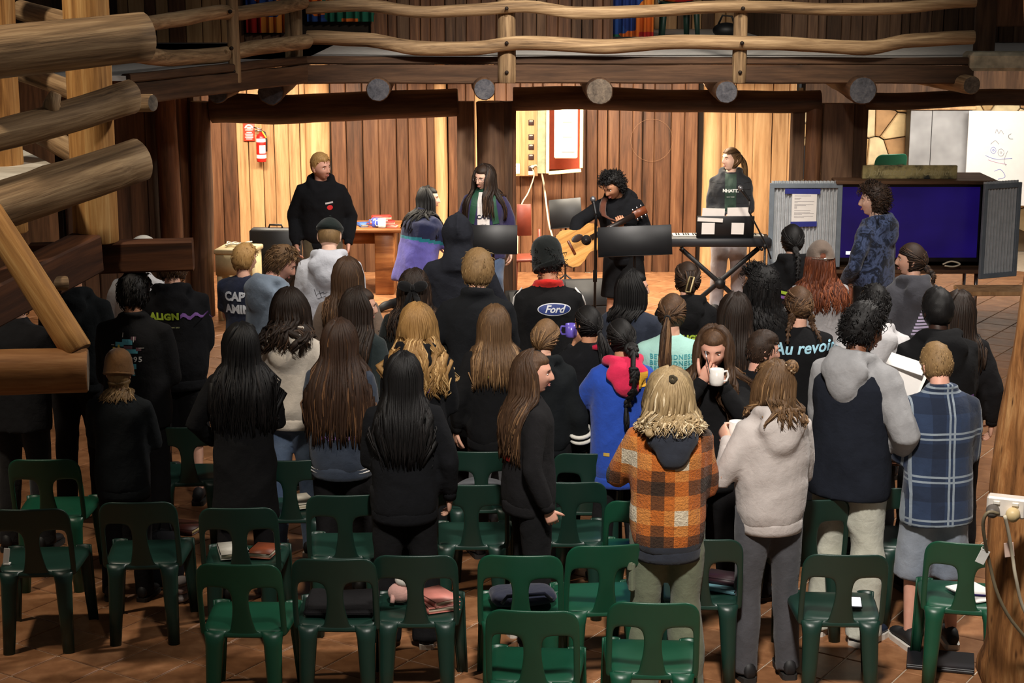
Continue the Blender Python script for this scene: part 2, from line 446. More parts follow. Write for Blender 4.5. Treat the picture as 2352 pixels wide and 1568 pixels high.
def backing(name, p0, p1, z0, z1, mat, th=.06, kind='structure', label=None, off=.06):
    p0, p1 = V(p0), V(p1); d = (p1 - p0); a = math.atan2(d.y, d.x); mb_ = MB()
    c = (p0 + p1) / 2 + V((-d.y, d.x, 0)).normalized() * off
    mb_.box((c.x, c.y, (z0 + z1) / 2), (d.length, th, z1 - z0), Matrix.Rotation(a, 3, 'Z'))
    return mb_.build(name, mat, smooth=False, kind=kind, label=label)
M_GAP = plain('dark_gap', (30, 20, 12), .95)
YW, YC, YE = 19.5, 17.0, 16.3          # platform back wall, column line, gallery edge
FZ = 2.57                              # gallery floor
def xw(px, py, g): return P(px, py, g).x
WB = backing('wall_back', (xw(470, 400, YW), YW, 0), (xw(1830, 400, YW), YW, 0), 0, 2.42, M_GAP, label='plank wall behind the platform')
segs = [(470, 548, [M_BROWN], 2), (548, 706, [M_TAN], 3), (764, 1000, [M_BROWN], 5), (1030, 1195, [M_BROWN, M_TAN], 6), (1195, 1345, [M_BROWN, M_TAN], 7),
        (1345, 1600, [M_BROWN], 8), (1652, 1822, [M_TAN], 9)]
for a_, b_, mm, sd in segs:
    plank_wall(WB, (xw(a_, 450, YW), YW, 0), (xw(b_, 450, YW), YW, 0), 0, 2.4, mm, .10, .22, seed=sd)
for px0, px1, m_, sd in ((706, 764, M_TAN, 3), (1000, 1030, M_TAN, 4), (1606, 1650, M_TAN, 6)):   # half-round wall posts
    c0 = P((px0 + px1) / 2, 640, YW - .02); r_ = (xw(px1, 450, YW) - xw(px0, 450, YW)) / 2
    log('post', (c0.x, YW + .02, 0), (c0.x, YW + .02, 2.42), r_, r_ * .96, [m_, M_END], sd, WB, wob=.02, lump=.04)
# chalk circle drawn on the planks
ck = plain('chalk_line', (150, 112, 82), .9)
mbk = MB(); cc = P(1497, 322, YW - .05); mbk.torus(cc, .235, .0012, Matrix.Rotation(R(90), 3, 'X'), 40, 5); mbk.build('chalk_circle', ck, WB)

# gallery floor and its rear wall
mb = MB(); mb.box((0.4, (YE + 24.0) / 2, FZ - .03), (13, 24.0 - YE, .05)); mb.build('floor_gallery', plain('gallery_floor_paint', (214, 210, 204), .5), smooth=False, kind='structure', label='pale painted floor of the upper gallery')
GW = backing('wall_gallery', (xw(270, 40, YW), YW, 0), (xw(1402, 40, YW), YW, 0), FZ, 4.0, M_GAP, label='brown plank wall at the back of the gallery')
for a_, b_, mm, sd in ((270, 560, [M_BROWN, M_TAN], 21), (850, 1402, [M_GREYP, M_BROWN], 23)):
    plank_wall(GW, (xw(a_, 40, YW), YW, 0), (xw(b_, 40, YW), YW, 0), FZ, 3.95, mm, .10, .20, seed=sd)
plank_wall(GW, (xw(560, 40, YW), YW, 0), (xw(850, 40, YW), YW, 0), FZ, 2.66, [M_GREYP], .10, .20, seed=22)
GW2 = backing('wall_gallery_right', (xw(1800, 40, YW), YW, 0), (xw(2420, 40, YW), YW, 0), FZ, 4.0, M_GAP, label='dark plank wall right of the gallery recess')
plank_wall(GW2, (xw(1800, 40, YW), YW, 0), (xw(2420, 40, YW), YW, 0), FZ, 3.95, [M_GREYP, M_DARK], .09, .2, seed=31)
GW3 = backing('wall_gallery_recess', (xw(1390, 40, 23.4), 23.4, 0), (xw(1810, 40, 23.4), 23.4, 0), FZ, 4.0, M_GAP, label='plank wall deep in the gallery recess')
plank_wall(GW3, (xw(1390, 40, 23.4), 23.4, 0), (xw(1810, 40, 23.4), 23.4, 0), FZ, 3.95, [M_GREYP, M_TAN], .10, .2, seed=33)
for px in (1402, 1800):
    s_ = backing('wall_recess_side', (xw(px, 40, YW), YW, 0), (xw(px, 40, YW) , 23.4, 0), FZ, 4.0, M_GREYP, off=0, label='side of the gallery recess')

# gallery edge: two sawn beams, joist logs, log beams and columns
def G(px, py, g): return P(px, py, g)
GAL = thing('gallery_edge_beam', 'long dark sawn edge beam of the gallery between corner and stone end', 'beam')
beam('upper_board', (xw(700, 140, YE), YE, 2.555), (xw(2232, 140, YE), YE, 2.545), .09, .07, M_DARK, GAL, seed=1)
beam('lower_board', (xw(700, 165, YE), YE - .02, 2.43), (xw(2232, 165, YE), YE - .02, 2.425), .11, .17, M_DARK, GAL, seed=2, rough_=.012)
CX = xw(700, 140, YE); LX, LY = P(288, 150, 13.9).x, 13.9
GL_ = thing('gallery_edge_beam', 'shadowed edge beam of the gallery wing running towards the left posts', 'beam')
beam('upper_board', (LX, LY, 2.545), (CX, YE, 2.555), .09, .07, M_DARK, GL_, seed=3)
beam('lower_board', (LX, LY, 2.42), (CX, YE - .02, 2.43), .11, .17, M_DARK, GL_, seed=4, rough_=.012)
mb = MB(); zt = FZ - .005
mb.add([(LX, LY, zt), (CX, YE, zt), (CX, 19.4, zt), (LX - 2.5, 19.4, zt), (LX - 2.5, LY, zt)] + [(LX, LY, zt - .04), (CX, YE, zt - .04), (CX, 19.4, zt - .04), (LX - 2.5, 19.4, zt - .04), (LX - 2.5, LY, zt - .04)],
       [(0, 1, 2, 3, 4), (9, 8, 7, 6, 5)] + [(i, i + 5, (i + 1) % 5 + 5, (i + 1) % 5) for i in range(5)])
mb.build('floor_gallery_wing', MATS['gallery_floor_paint'], smooth=False, kind='structure', label='floor of the left gallery wing')
jl = [(500, 216, .085, LD, 'dim joist log left of the first stage beam'), (622, 210, .12, LD, 'grey-ended joist log over the left half of the first stage beam'), (868, 208, .11, LD, 'joist log with flattened end over the middle of the first stage beam'),
      (1113, 203, .10, LD, 'small dark joist log above the central column'), (1377, 212, .125, [M_DARK, M_END], 'brown-ended joist log above the switchboard'), (1667, 212, .105, LD, 'blue-grey ended joist log above the keyboard player'),
      (1980, 205, .13, LD, 'thick joist log above the wide plank column'), (2232, 197, .085, [M_LOG, M_END], 'slanting pale joist log beside the stone slab')]
for i, (px, py, r_, mm, lb) in enumerate(jl):
    g0 = 16.05 if px > 560 else 15.3
    p0 = P(px, py, g0); p1 = (p0.x + (-.5 if px > 2200 else .12 * (1 if px > 1176 else -1) * (px != 1377)), YW - .1, p0.z + .02)
    log('joist_log', p0, p1, r_, r_ * .95, mm, 40 + i, label=lb, cat='log', group='joist logs under the gallery', wob=.02, lump=.06)
def lbeam(px0, y0, px1, y1, r, lb, sd, g=YC, mm=None):
    log('log_beam', P(px0, y0, g), P(px1, y1, g), r, r * .92, mm or [M_DARK, M_END], sd, label=lb, cat='beam', group='log beams over the stage front', wob=.05, lump=.05)
lbeam(484, 252, 1052, 230, .145, 'thick dark log beam over the stage left of the central column', 51)
lbeam(1178, 228, 1884, 228, .115, 'log beam between central column and right plank column', 52)
lbeam(1986, 232, 2440, 226, .085, 'log beam over the opening above the television', 53)
# columns
log('log_column', (P(464, 600, YC).x, YC, 0), (P(464, 300, YC).x, YC, 2.12), .112, .10, [M_GREYP, M_END], 61, label='round log column at the left side of the stage', cat='column', wob=.02)
cc = thing('plank_column', 'central column of upright log and dark slabs behind the woman with glasses', 'column', (P(1118, 600, YC).x, YC, 0))
log('trunk', (0.04, 0, 0), (0.04, 0, 2.12), .15, .14, [M_GREYP, M_END], 62, cc, wob=.02)
for i, (dx, wd, mt) in enumerate(((-.2, .17, M_GREYP), (.2, .13, M_DARK), (.27, .05, M_BROWN))):
    obj('slab', plank_mesh(wd, 2.12, .12, mt, i), cc, loc=(dx, .0, 0))
cc = thing('plank_column', 'wide right column of weathered planks beside the television opening', 'column', (P(1905, 600, YC).x, YC, 0))
for i, (px0, px1, mt, dy) in enumerate(((1818, 1848, M_DARK, .05), (1886, 1958, M_GREYP, 0), (1958, 1992, M_DARK, .04))):
    x0, x1 = P(px0, 330, YC).x - cc.location.x, P(px1, 330, YC).x - cc.location.x
    obj('slab', plank_mesh(x1 - x0, 2.1, .14, mt, i), cc, loc=((x0 + x1) / 2, dy, 0))
log('trunk', (P(1867, 330, YC).x - cc.location.x, -.02, 0), (P(1867, 330, YC).x - cc.location.x, -.02, 2.1), .082, .08, [M_BROWN, M_END], 63, cc, wob=.01)
# rails of the gallery front
RG = YE - .14
def rail(pts, r, lb, sd, mm=LG):
    """wavy pole through given pixel points"""
    P3 = [P(*p) for p in pts]; o_ = P3[0]; ax = (P3[-1] - P3[0]); L = ax.length
    o = log('gallery_rail', P3[0], P3[-1], r, r * .98, mm, sd, label=lb, cat='rail', group='gallery rail poles', wob=.045, lump=.10, ring=.09)
    # bend towards the waypoints
    inv = o.rotation_quaternion.to_matrix().inverted(); ws = [inv @ (p - o_) for p in P3]
    for v in o.data.vertices:
        for a, b in zip(ws[:-1], ws[1:]):
            if a.z <= v.co.z <= b.z or (b is ws[-1] and v.co.z >= a.z):
                t = (v.co.z - a.z) / (b.z - a.z); t = t * t * (3 - 2 * t)
                v.co.x += a.x + (b.x - a.x) * t; v.co.y += a.y + (b.y - a.y) * t; break
    return o
rail([(703, 20, RG), (830, 17, RG), (960, 26, RG), (1090, 18, RG), (1200, 12, RG), (1330, 25, RG), (1500, 22, RG), (1690, 14, RG), (1900, 18, RG), (2060, 16, RG), (2240, 7, RG)], .057, 'long upper rail pole of the gallery front', 71)
rail([(704, 92, RG), (830, 98, RG), (960, 110, RG), (1090, 106, RG), (1180, 97, RG), (1390, 106, RG), (1560, 100, RG), (1760, 98, RG), (1990, 104, RG), (2090, 88, RG), (2238, 84, RG)], .066, 'long lower rail pole of the gallery front', 72)
rail([(290, 62, 13.75), (400, 45, 14.5), (500, 25, 15.1), (560, 28, 15.4), (640, 22, 15.9), (696, 10, 16.1)], .062, 'upper rail pole of the shaded gallery wing', 73)
rail([(290, 128, 13.75), (400, 128, 14.5), (500, 122, 15.1), (600, 106, 15.6), (702, 98, 16.1)], .068, 'lower rail pole of the shaded gallery wing', 74)
for i, (px, g, lb, wd) in enumerate(((1164, YE - .06, 'bolted rail post at the middle of the gallery front', .17), (1697, YE - .06, 'bolted rail post above the keyboard player', .135), (678, YE - .02, 'corner rail post of the gallery', .17), (540, 15.25, 'dim rail post of the gallery wing', .11))):
    t = thing('rail_post', lb, 'post', (P(px, 190, g).x, g, 0), group='gallery rail posts')
    z0 = P(px, 190, g).z
    me = log_mesh('post', 3.6 - z0, wd / 2, wd / 2 * .9, [M_LOG, M_END], 80 + i, wob=.01, lump=.05)
    obj('post', me, t, loc=(0, 0, z0))
    for zz in (z0 + .10, 2.72, 3.03):
        mbb = MB(); mbb.lathe([(.018, 0), (.018, .02), (.009, .026)], (0, -wd / 2 - .075 if zz > 2.6 else -wd / 2 + .004, zz), 10, Matrix.Rotation(R(90), 3, 'X')); mbb.build('bolt', plain('rusty_bolt', (40, 30, 24), .6, .6), t)
# stone slab end beside the beam
mb = MB(); a = P(2228, 155, YE - .1); b = P(2420, 135, YE - .1)
mb.box(((a.x + b.x) / 2, YE + .05, P(2300, 142, YE - .1).z), (b.x - a.x, .34, .17), bev=.03)
o = mb.build('stone_slab', plain('rough_limestone', (196, 186, 160), .9, var=.35, nscale=9), smooth=False, label='pale rough stone slab beside the end of the gallery beam', cat='stone')
# wall parts right of the beam end, upper level
mb = MB(); q = P(2310, 30, YE + .35); mb.box((q.x + .1, q.y, q.z + .25), (.62, .04, .75), bev=.01); mb.build('wall_board', M_BROWN, smooth=False, label='brown board fixed above the stone slab', cat='board')
log('log_column', (P(2262, 60, YE + .3).x, YE + .3, 2.5), (P(2262, 60, YE + .3).x, YE + .3, 4), .1, .1, LD, 66, label='dark upright log at the right end of the gallery', cat='column')

# left dark plank wall under the gallery wing
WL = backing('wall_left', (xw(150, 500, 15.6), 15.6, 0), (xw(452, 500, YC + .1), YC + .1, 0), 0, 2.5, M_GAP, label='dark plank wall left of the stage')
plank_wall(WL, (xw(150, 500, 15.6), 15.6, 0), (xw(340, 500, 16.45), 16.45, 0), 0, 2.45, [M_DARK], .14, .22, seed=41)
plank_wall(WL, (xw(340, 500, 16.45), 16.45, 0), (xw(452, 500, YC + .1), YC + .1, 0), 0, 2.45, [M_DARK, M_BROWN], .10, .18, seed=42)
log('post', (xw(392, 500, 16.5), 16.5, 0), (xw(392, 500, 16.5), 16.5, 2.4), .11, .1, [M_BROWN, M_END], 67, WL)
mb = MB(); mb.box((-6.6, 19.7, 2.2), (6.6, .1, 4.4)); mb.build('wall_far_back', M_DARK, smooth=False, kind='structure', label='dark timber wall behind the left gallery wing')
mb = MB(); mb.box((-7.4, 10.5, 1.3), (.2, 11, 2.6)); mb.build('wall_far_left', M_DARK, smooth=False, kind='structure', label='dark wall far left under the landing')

# ------------------------------------------------------------------ left landing: posts, rails, braces
log('log_post', P(224, 556, 9.9), V((P(224, 556, 9.9).x, 9.9, 5.2)), 0.128, .13, LP, 91, label='golden log post hanging down at the left landing', cat='post', wob=.02, lump=.03)
log('log_post', (P(14, 500, 10.1).x, 10.1, 1.9), (P(14, 500, 10.1).x, 10.1, 5.2), .124, .12, LP, 92, label='golden log post at the left picture edge', cat='post', wob=.02, lump=.03)
log('landing_rail', P(-90, 132, 8.75), P(334, 84, 9.4), .134, .13, LG, 93, label='thick sawn top rail log at the left landing', cat='rail', wob=.02, lump=.03)
log('landing_rail', P(-90, 330, 8.75), P(308, 226, 9.4), .079, .093, LG, 94, label='knotted middle rail log with a branch stub', cat='rail', wob=.05, lump=.06, knots=4)
log('landing_rail', P(-90, 510, 8.7), P(322, 372, 9.4), .128, .118, LG, 95, label='thick lowest rail log sloping down at left', cat='rail', wob=.05, lump=.05, knots=3)
t = bpy.data.objects['landing_rail.001']
mb = MB(); c = P(120, 258, 9.05); mb.tube([(c.x, c.y, c.z - .03), (c.x + .005, c.y - .02, c.z + .05), (c.x + .03, c.y - .02, c.z + .1)], [.06, .042, .03], 10)
s_ = mb.build('branch_stub', M_LOG, t); s_.matrix_parent_inverse = Matrix.LocRotScale(t.location, t.rotation_quaternion, None).inverted()
log('rail_peg', P(268, 240, 9.9), P(352, 237, 9.8), .052, .05, LG, 96, label='short round peg log behind the middle rail end', cat='log')
for i, (a, b, r_, lb) in enumerate((((50, 20, 10.7), (196, 60, 10.1), .062, 'upper'), ((50, 165, 10.7), (196, 222, 10.1), .056, 'middle'), ((60, 285, 10.7), (196, 362, 10.1), .066, 'lower'))):
    log('stair_rail', P(*a), P(*b), r_, r_, LG, 101 + i, label=f'{lb} short rail pole between the two golden posts', cat='rail', wob=.02, group='short rail poles between the golden posts')
mb = MB(); zz = 2.3; poly = [Pz(-60, 338, zz), Pz(45, 340, zz), Pz(150, 392, zz), Pz(70, 425, zz), Pz(-60, 440, zz)]
mb.add(poly + [p - V((0, 0, .03)) for p in poly], [(4, 3, 2, 1, 0), (5, 6, 7, 8, 9)] + [(i, (i + 1) % 5, (i + 1) % 5 + 5, i + 5) for i in range(5)])
mb.build('landing_board', plain('white_board_paint', (214, 208, 192), .6), smooth=False, label='white landing board behind the thick lowest rail', cat='board')
beam('landing_beam', P(70, 596, 9.9), P(444, 584, 10.0), .15, .178, wood('red_brown_beam', (34, 18, 10), (70, 40, 22), (100, 60, 34), 6, .08, vary=.1), label='horizontal red-brown beam carrying the hanging post', cat='beam', seed=9)
beam('landing_beam', P(-60, 712, 8.6), P(200, 580, 9.8), .19, .22, MATS['red_brown_beam'], label='broad dark beam slanting back under the lowest rail', cat='beam', seed=10)
log('landing_brace', P(-30, 485, 8.4), P(180, 808, 8.2), .069, .074, LP, 97, label='diagonal round brace standing on the cut log', cat='brace', wob=.02)
log('cut_log', P(-80, 850, 8.1), P(203, 848, 8.2), .112, .108, [wood('cut_log_wood', (84, 52, 26), (140, 94, 52), (176, 130, 84), 6, .1, vary=.1), M_END], 98, label='cut horizontal log under the brace at the left', cat='log', wob=.02, lump=.05)
log('cut_log', P(70, 652, 9.2), P(152, 648, 9.3), .035, .04, LG, 99, label='small pale log stub behind the diagonal brace', cat='log')
# right foreground pillar
PG = 5.75
pl = log('log_pillar', V((P(2300, 1568, PG).x + .20, PG, 0)), V((P(2352, 0, PG).x + .22, PG, 4.4)), .225, .205, [M_PILLAR, M_END], 111, label='big bark-stripped log pillar at the right picture edge', cat='pillar', wob=.07, lump=.07, seg=64, knots=6, ring=.045, groove=.05)
# ------------------------------------------------------------------ green plastic stacking chairs
def chair_plastic(name, c, rough=.38):
    m, nt, b = newmat(name)
    oi = N(nt, 'ShaderNodeObjectInfo')
    f = noise_n(nt, coords(nt, (1, 1, 1)).outputs[0], 7, 3)
    c0 = lin(c); col = ramp(nt, f, [(.3, tuple(x * .85 for x in c0[:3]) + (1,)), (.7, c0)])
    nt.links.new(col, b.inputs['Base Color']); b.inputs['Roughness'].default_value = rough
    bump(nt, b, noise_n(nt, coords(nt, (1, 1, 1)).outputs[0], 420, 2), .06, .004)
    MATS[name] = m; return m
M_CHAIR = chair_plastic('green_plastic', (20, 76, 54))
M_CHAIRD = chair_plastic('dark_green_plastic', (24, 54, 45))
def chair_meshes(mat):
    # backrest: control cage with two openings, thickened and rounded by subdivision
    rows = [(.400, .200, .064), (.420, .203, .064), (.45, .204, .058), (.52, .204, .043), (.60, .203, .037), (.662, .202, .050), (.69, .201, .060), (.715, .200, .07), (.742, .195, .07), (.774, .176, .065), (.788, .138, .05)]
    vs = []; fs = []
    def pos(x, z):
        t = (z - .42) / .36; return V((x, -.185 - .085 * t - .030 * (1 - (x / .2) ** 2) * (.35 + .65 * min(1, max(0, t))), z))
    for z, wd, sp in rows:
        fr = .030
        for x in (-wd, -wd + fr, -(wd - fr + sp) / 2, -sp, 0, sp, (wd - fr + sp) / 2, wd - fr, wd): vs.append(pos(x, z))
    for r in range(len(rows) - 1):
        for c in range(8):
            if 1 <= r <= 4 and c in (1, 2, 5, 6): continue
            a = r * 9 + c; fs.append((a, a + 1, a + 10, a + 9))
    mb = MB(); mb.add(vs, fs); me = mb.mesh('backrest', mat)
    back = baked(me, [('SOLIDIFY', dict(thickness=.012, offset=0)), ('SUBSURF', dict(levels=2, render_levels=2))])
    # seat: dished pan with a turned down skirt
    vs = []; fs = []; n = 7
    for j in range(n):
        for i in range(n):
            u, v = -1 + 2 * i / (n - 1), -1 + 2 * j / (n - 1)
            x = u * (.205 + .012 * v); y = .005 + v * .205
            z = .438 - .016 * (1 - u * u) * (1 - v * v) - (.010 * max(0, v) ** 4)
            if abs(u) == 1 and abs(v) == 1: x *= .95; y = .005 + v * .197
            vs.append(V((x, y, z)))
    for j in range(n - 1):
        for i in range(n - 1): a = j * n + i; fs.append((a, a + 1, a + n + 1, a + n))
    loop = [i for i in range(n)] + [j * n + n - 1 for j in range(1, n)] + [(n - 1) * n + i for i in range(n - 2, -1, -1)] + [j * n for j in range(n - 2, 0, -1)]
    o = len(vs)
    for i in loop:
        p = vs[i]; vs.append(V((p.x * 1.02, p.y * 1.02, p.z - .045)))
    for k in range(len(loop)): a, b = k, (k + 1) % len(loop); fs.append((loop[b], loop[a], o + a, o + b))
    mb = MB(); mb.add(vs, fs); me = mb.mesh('seat', mat)
    seat = baked(me, [('SOLIDIFY', dict(thickness=.008, offset=-1)), ('SUBSURF', dict(levels=1, render_levels=1))])
    def leg(path, w0, w1, back_=True, mir=1):
        # half-round channel leg, open to the inside
        mb = MB(); rings = []; n_ = len(path)
        for k, p in enumerate(path):
            t = k / (n_ - 1); wd = w0 + (w1 - w0) * t; dp = wd * (.78 if k else (.35 if back_ else .6)); sg = -1 if back_ else 1; ring = []
            for q in range(9): a = math.pi * q / 8; ring.append(V((p[0] * mir - math.cos(a) * wd / 2, p[1] + sg * math.sin(a) * dp * .5, p[2])))
            for q in range(8, -1, -1): a = math.pi * q / 8; ring.append(V((p[0] * mir - math.cos(a) * (wd / 2 - .007), p[1] + sg * (math.sin(a) * (dp * .5 - .012) - .004), p[2])))
            rings.append(ring)
        mb.loft(rings); return mb.mesh('leg', mat)
    L = []
    for m_ in (-1, 1):
        L.append(leg([(.132, -.186, .425), (.134, -.190, .40), (.136, -.198, .36), (.142, -.215, .2), (.150, -.238, 0)], 0.112, .060, True, m_))
        L.append(leg([(.176, .185, .43), (.182, .19, .36), (.192, .198, .2), (.204, .210, 0)], .085, .052, False, m_))
    return back, seat, L
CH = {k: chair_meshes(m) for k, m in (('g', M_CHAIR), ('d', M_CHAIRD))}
def chair(px, py, label, kind='d', yaw=0, h=.785):
    """px,py: middle of the back's top edge in the photograph"""
    p = Pz(px, py, h); a = R(yaw); off = Matrix.Rotation(a, 3, 'Z') @ V((0, -.28, 0))
    t = thing('plastic_chair', label, 'chair', (p.x - off.x, p.y - off.y, 0), a, 'green plastic chairs in rows')
    b, s, L = CH[kind]; obj('backrest', b, t); obj('seat', s, t)
    for l in L: obj('leg', l, t)
    return t
chairs = {}
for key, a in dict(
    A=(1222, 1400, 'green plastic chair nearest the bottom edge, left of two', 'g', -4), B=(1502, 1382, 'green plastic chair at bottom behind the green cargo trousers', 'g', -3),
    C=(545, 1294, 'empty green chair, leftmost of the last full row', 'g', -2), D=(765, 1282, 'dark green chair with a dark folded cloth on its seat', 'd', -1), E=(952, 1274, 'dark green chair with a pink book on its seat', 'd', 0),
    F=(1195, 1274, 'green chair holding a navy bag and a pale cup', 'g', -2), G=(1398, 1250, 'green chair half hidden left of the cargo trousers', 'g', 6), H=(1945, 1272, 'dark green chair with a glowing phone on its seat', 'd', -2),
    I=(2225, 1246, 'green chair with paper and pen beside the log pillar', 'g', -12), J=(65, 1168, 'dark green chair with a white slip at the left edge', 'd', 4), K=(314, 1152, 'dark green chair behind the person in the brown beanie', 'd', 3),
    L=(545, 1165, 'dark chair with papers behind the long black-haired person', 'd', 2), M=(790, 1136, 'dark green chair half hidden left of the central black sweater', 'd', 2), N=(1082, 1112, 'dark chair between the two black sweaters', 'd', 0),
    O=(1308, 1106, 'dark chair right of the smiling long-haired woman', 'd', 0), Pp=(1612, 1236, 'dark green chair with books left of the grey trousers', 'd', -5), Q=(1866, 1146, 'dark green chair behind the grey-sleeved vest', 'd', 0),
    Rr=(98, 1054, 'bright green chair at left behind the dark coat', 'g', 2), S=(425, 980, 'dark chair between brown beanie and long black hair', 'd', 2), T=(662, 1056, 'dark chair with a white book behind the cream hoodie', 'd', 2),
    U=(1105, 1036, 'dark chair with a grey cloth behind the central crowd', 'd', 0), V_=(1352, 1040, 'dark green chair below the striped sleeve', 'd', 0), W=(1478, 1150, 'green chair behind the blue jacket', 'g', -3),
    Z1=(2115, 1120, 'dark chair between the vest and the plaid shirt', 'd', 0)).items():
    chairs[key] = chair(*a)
# ------------------------------------------------------------------ people
def head_pts(nu=40, nv=28, thick=None):
    """closed head surface, face towards +Y, centre at 0; thick(dir,pos)->extra offset gives hair caps"""
    vs = []
    for i in range(nv + 1):
        a = math.pi * i / nv - math.pi / 2
        for j in range(nu):
            q = 2 * math.pi * j / nu
            d = V((math.cos(a) * math.cos(q), math.cos(a) * math.sin(q), math.sin(a))); vs.append(head_surf(d, thick))
    fs = []
    for i in range(nv):
        for j in range(nu): fs.append((i * nu + j, i * nu + (j + 1) % nu, (i + 1) * nu + (j + 1) % nu, (i + 1) * nu + j))
    return vs, fs
def sm(a, b, x):
    t = min(1, max(0, (x - a) / (b - a))); return t * t * (3 - 2 * t)
def gs(x, s): return math.exp(-(x / s) ** 2)
def head_surf(d, thick=None):
    x, y, z = d.x * .076, d.y * .096, d.z * .118
    low = sm(.0, -.118, z)
    x *= 1 - .27 * low; x *= 1 + .03 * gs(z - .03, .04)
    if y < 0: y *= 1 - .38 * sm(-.02, -.118, z); y *= 1.04
    else: y *= 1 + .10 * sm(-.05, -.11, z)
    p = V((x, y, z))
    if thick: return p + d * thick(d, p)
    if d.y > 0:
        f = sm(.1, .6, d.y)
        y = p.y; ax = abs(p.x)
        y += f * (.006 * gs(p.z - .034, .012) * gs(ax - .03, .028) - .0085 * gs(p.z - .008, .013) * gs(ax - .031, .017)         # brow, socket
                  + .005 * gs(p.z + .025, .02) * gs(ax - .042, .02)                                                           # cheek
                  + (.006 + .019 * sm(.03, -.028, p.z)) * gs(ax, .0105) * sm(-.042, -.030, p.z) * sm(.045, .0, p.z)           # nose bridge
                  + .007 * gs(p.z + .030, .010) * gs(ax - .010, .008)                                                         # nostrils
                  + .0045 * gs(p.z + .054, .006) * gs(ax, .022) + .0045 * gs(p.z + .066, .006) * gs(ax, .018)                  # lips
                  - .004 * gs(p.z + .0600, .003) * gs(ax, .024) - .004 * gs(p.z + .077, .007) * gs(ax, .02)
                  + .009 * gs(p.z + .098, .014) * gs(ax, .022))                                                               # chin
        p.y = y
    return p
HEAD_HI = head_pts(56, 52); HEAD_LO = head_pts(28, 20)

def ik(S, T, l1, l2, pole):
    S, T = V(S), V(T); d = T - S; L = min(d.length, (l1 + l2) * .995); u = d.normalized()
    a = (l1 * l1 - l2 * l2 + L * L) / (2 * L); h = math.sqrt(max(0, l1 * l1 - a * a))
    p = V(pole); p = p - u * p.dot(u); p.normalize()
    return S + u * a + p * h, S + u * L
def fuse(mb, vox, smooth_it=4, fac=.5):
    me = mb.mesh('m', []) if False else mb.mesh('m', MATS['dark_gap'])
    return baked(me, [('REMESH', dict(mode='VOXEL', voxel_size=vox, use_smooth_shade=True)), ('SMOOTH', dict(factor=fac, iterations=smooth_it))])
def wrinkle(me, amp, seed, fx=10, fz=14, lo=.0):
    n = len(me.vertices); co = np.empty(n * 3); me.vertices.foreach_get('co', co); co = co.reshape(-1, 3)
    no = np.empty(n * 3); me.vertex_normals.foreach_get('vector', no); no = no.reshape(-1, 3)
    rg = np.random.default_rng(int(seed * 13) + 5); d = np.zeros(n); u = fx / 10.0
    for j in range(5):     # ridged, domain-warped waves read as soft folds
        th = rg.uniform(0, 6.28); kv = np.array((math.cos(th) * 20 * u, math.sin(th) * 20 * u, rg.uniform(-1, 1) * fz * 1.9))
        wv = rg.normal(0, 9 * u, 3); w2 = rg.normal(0, 14 * u, 3)
        ph = co @ kv + 1.7 * np.sin(co @ wv + rg.uniform(0, 6)) + .8 * np.sin(co @ w2 + rg.uniform(0, 6))
        d += (.55 - np.abs(np.sin(ph * .5 + rg.uniform(0, 6)))) * (.35 + .65 * (np.sin(co @ rg.normal(0, 5 * u, 3) + rg.uniform(0, 6)) > -.2))
    d *= .55
    co += no * (d * amp)[:, None]; me.vertices.foreach_set('co', co.ravel()); me.update()
def setmats(me, mats, fn=None):
    me.materials.clear()
    for m in mats: me.materials.append(m)
    n = len(me.polygons)
    if fn:
        c = np.empty(n * 3); me.polygons.foreach_get('center', c); c = c.reshape(-1, 3)
        me.polygons.foreach_set('material_index', [int(fn(V(p))) for p in c])
    else: me.polygons.foreach_set('material_index', [0] * n)
    me.polygons.foreach_set('use_smooth', [True] * n); me.update()

def hand(mb, wrist, d, palm, side, k=1.0, curl=.5, spread=.05):
    """palm, four unequal fingers and a thumb leaving the side of the palm"""
    d = V(d).normalized(); n = V(palm); n = (n - d * n.dot(d)).normalized(); s = d.cross(n) * side   # s: towards the thumb
    w_ = V(wrist); L = .088 * k
    rings = []
    for t, wd, th in ((-.02, .027, .020), (.1, .030, .020), (.45, .040, .017), (.85, .042, .014), (1.02, .039, .011)):
        c = w_ + d * (L * t); rings.append([c + s * (math.cos(q) * wd * k) + n * (math.sin(q) * th * k) for q in [2 * math.pi * j / 10 for j in range(10)]])
    mb.loft(rings)
    for i, (off, ln, r) in enumerate(((.028, .072, .0088), (.0095, .080, .0090), (-.0095, .074, .0086), (-.027, .058, .0076))):
        p = w_ + d * (L * .92) + s * (off * k); dr = (d + s * (off / .028 * spread)).normalized(); pts = [p - dr * .02 * k, p]; c = 0
        for j, f in enumerate((.45, .31, .24)):
            c += curl * (.9, 1.0, .7)[j]; v = dr * math.cos(c) + n * math.sin(c); p = p + v * (ln * f * k); pts.append(p)
        mb.tube(pts, [r * k * f for f in (.95, 1, .95, .88, .62)], 7)
    p = w_ + d * (L * .28) + s * (.026 * k); pts = [p]; tv = (s * .75 + d * .75 + n * .25).normalized()
    for j, f in enumerate((.04, .032, .026)):
        v = (tv + n * (.25 + curl * .5) * j * .6 + d * .2 * j).normalized(); p = p + v * (f * k); pts.append(p)
    mb.tube(pts, [.0125 * k, .0115 * k, .0100 * k, .007 * k], 7)

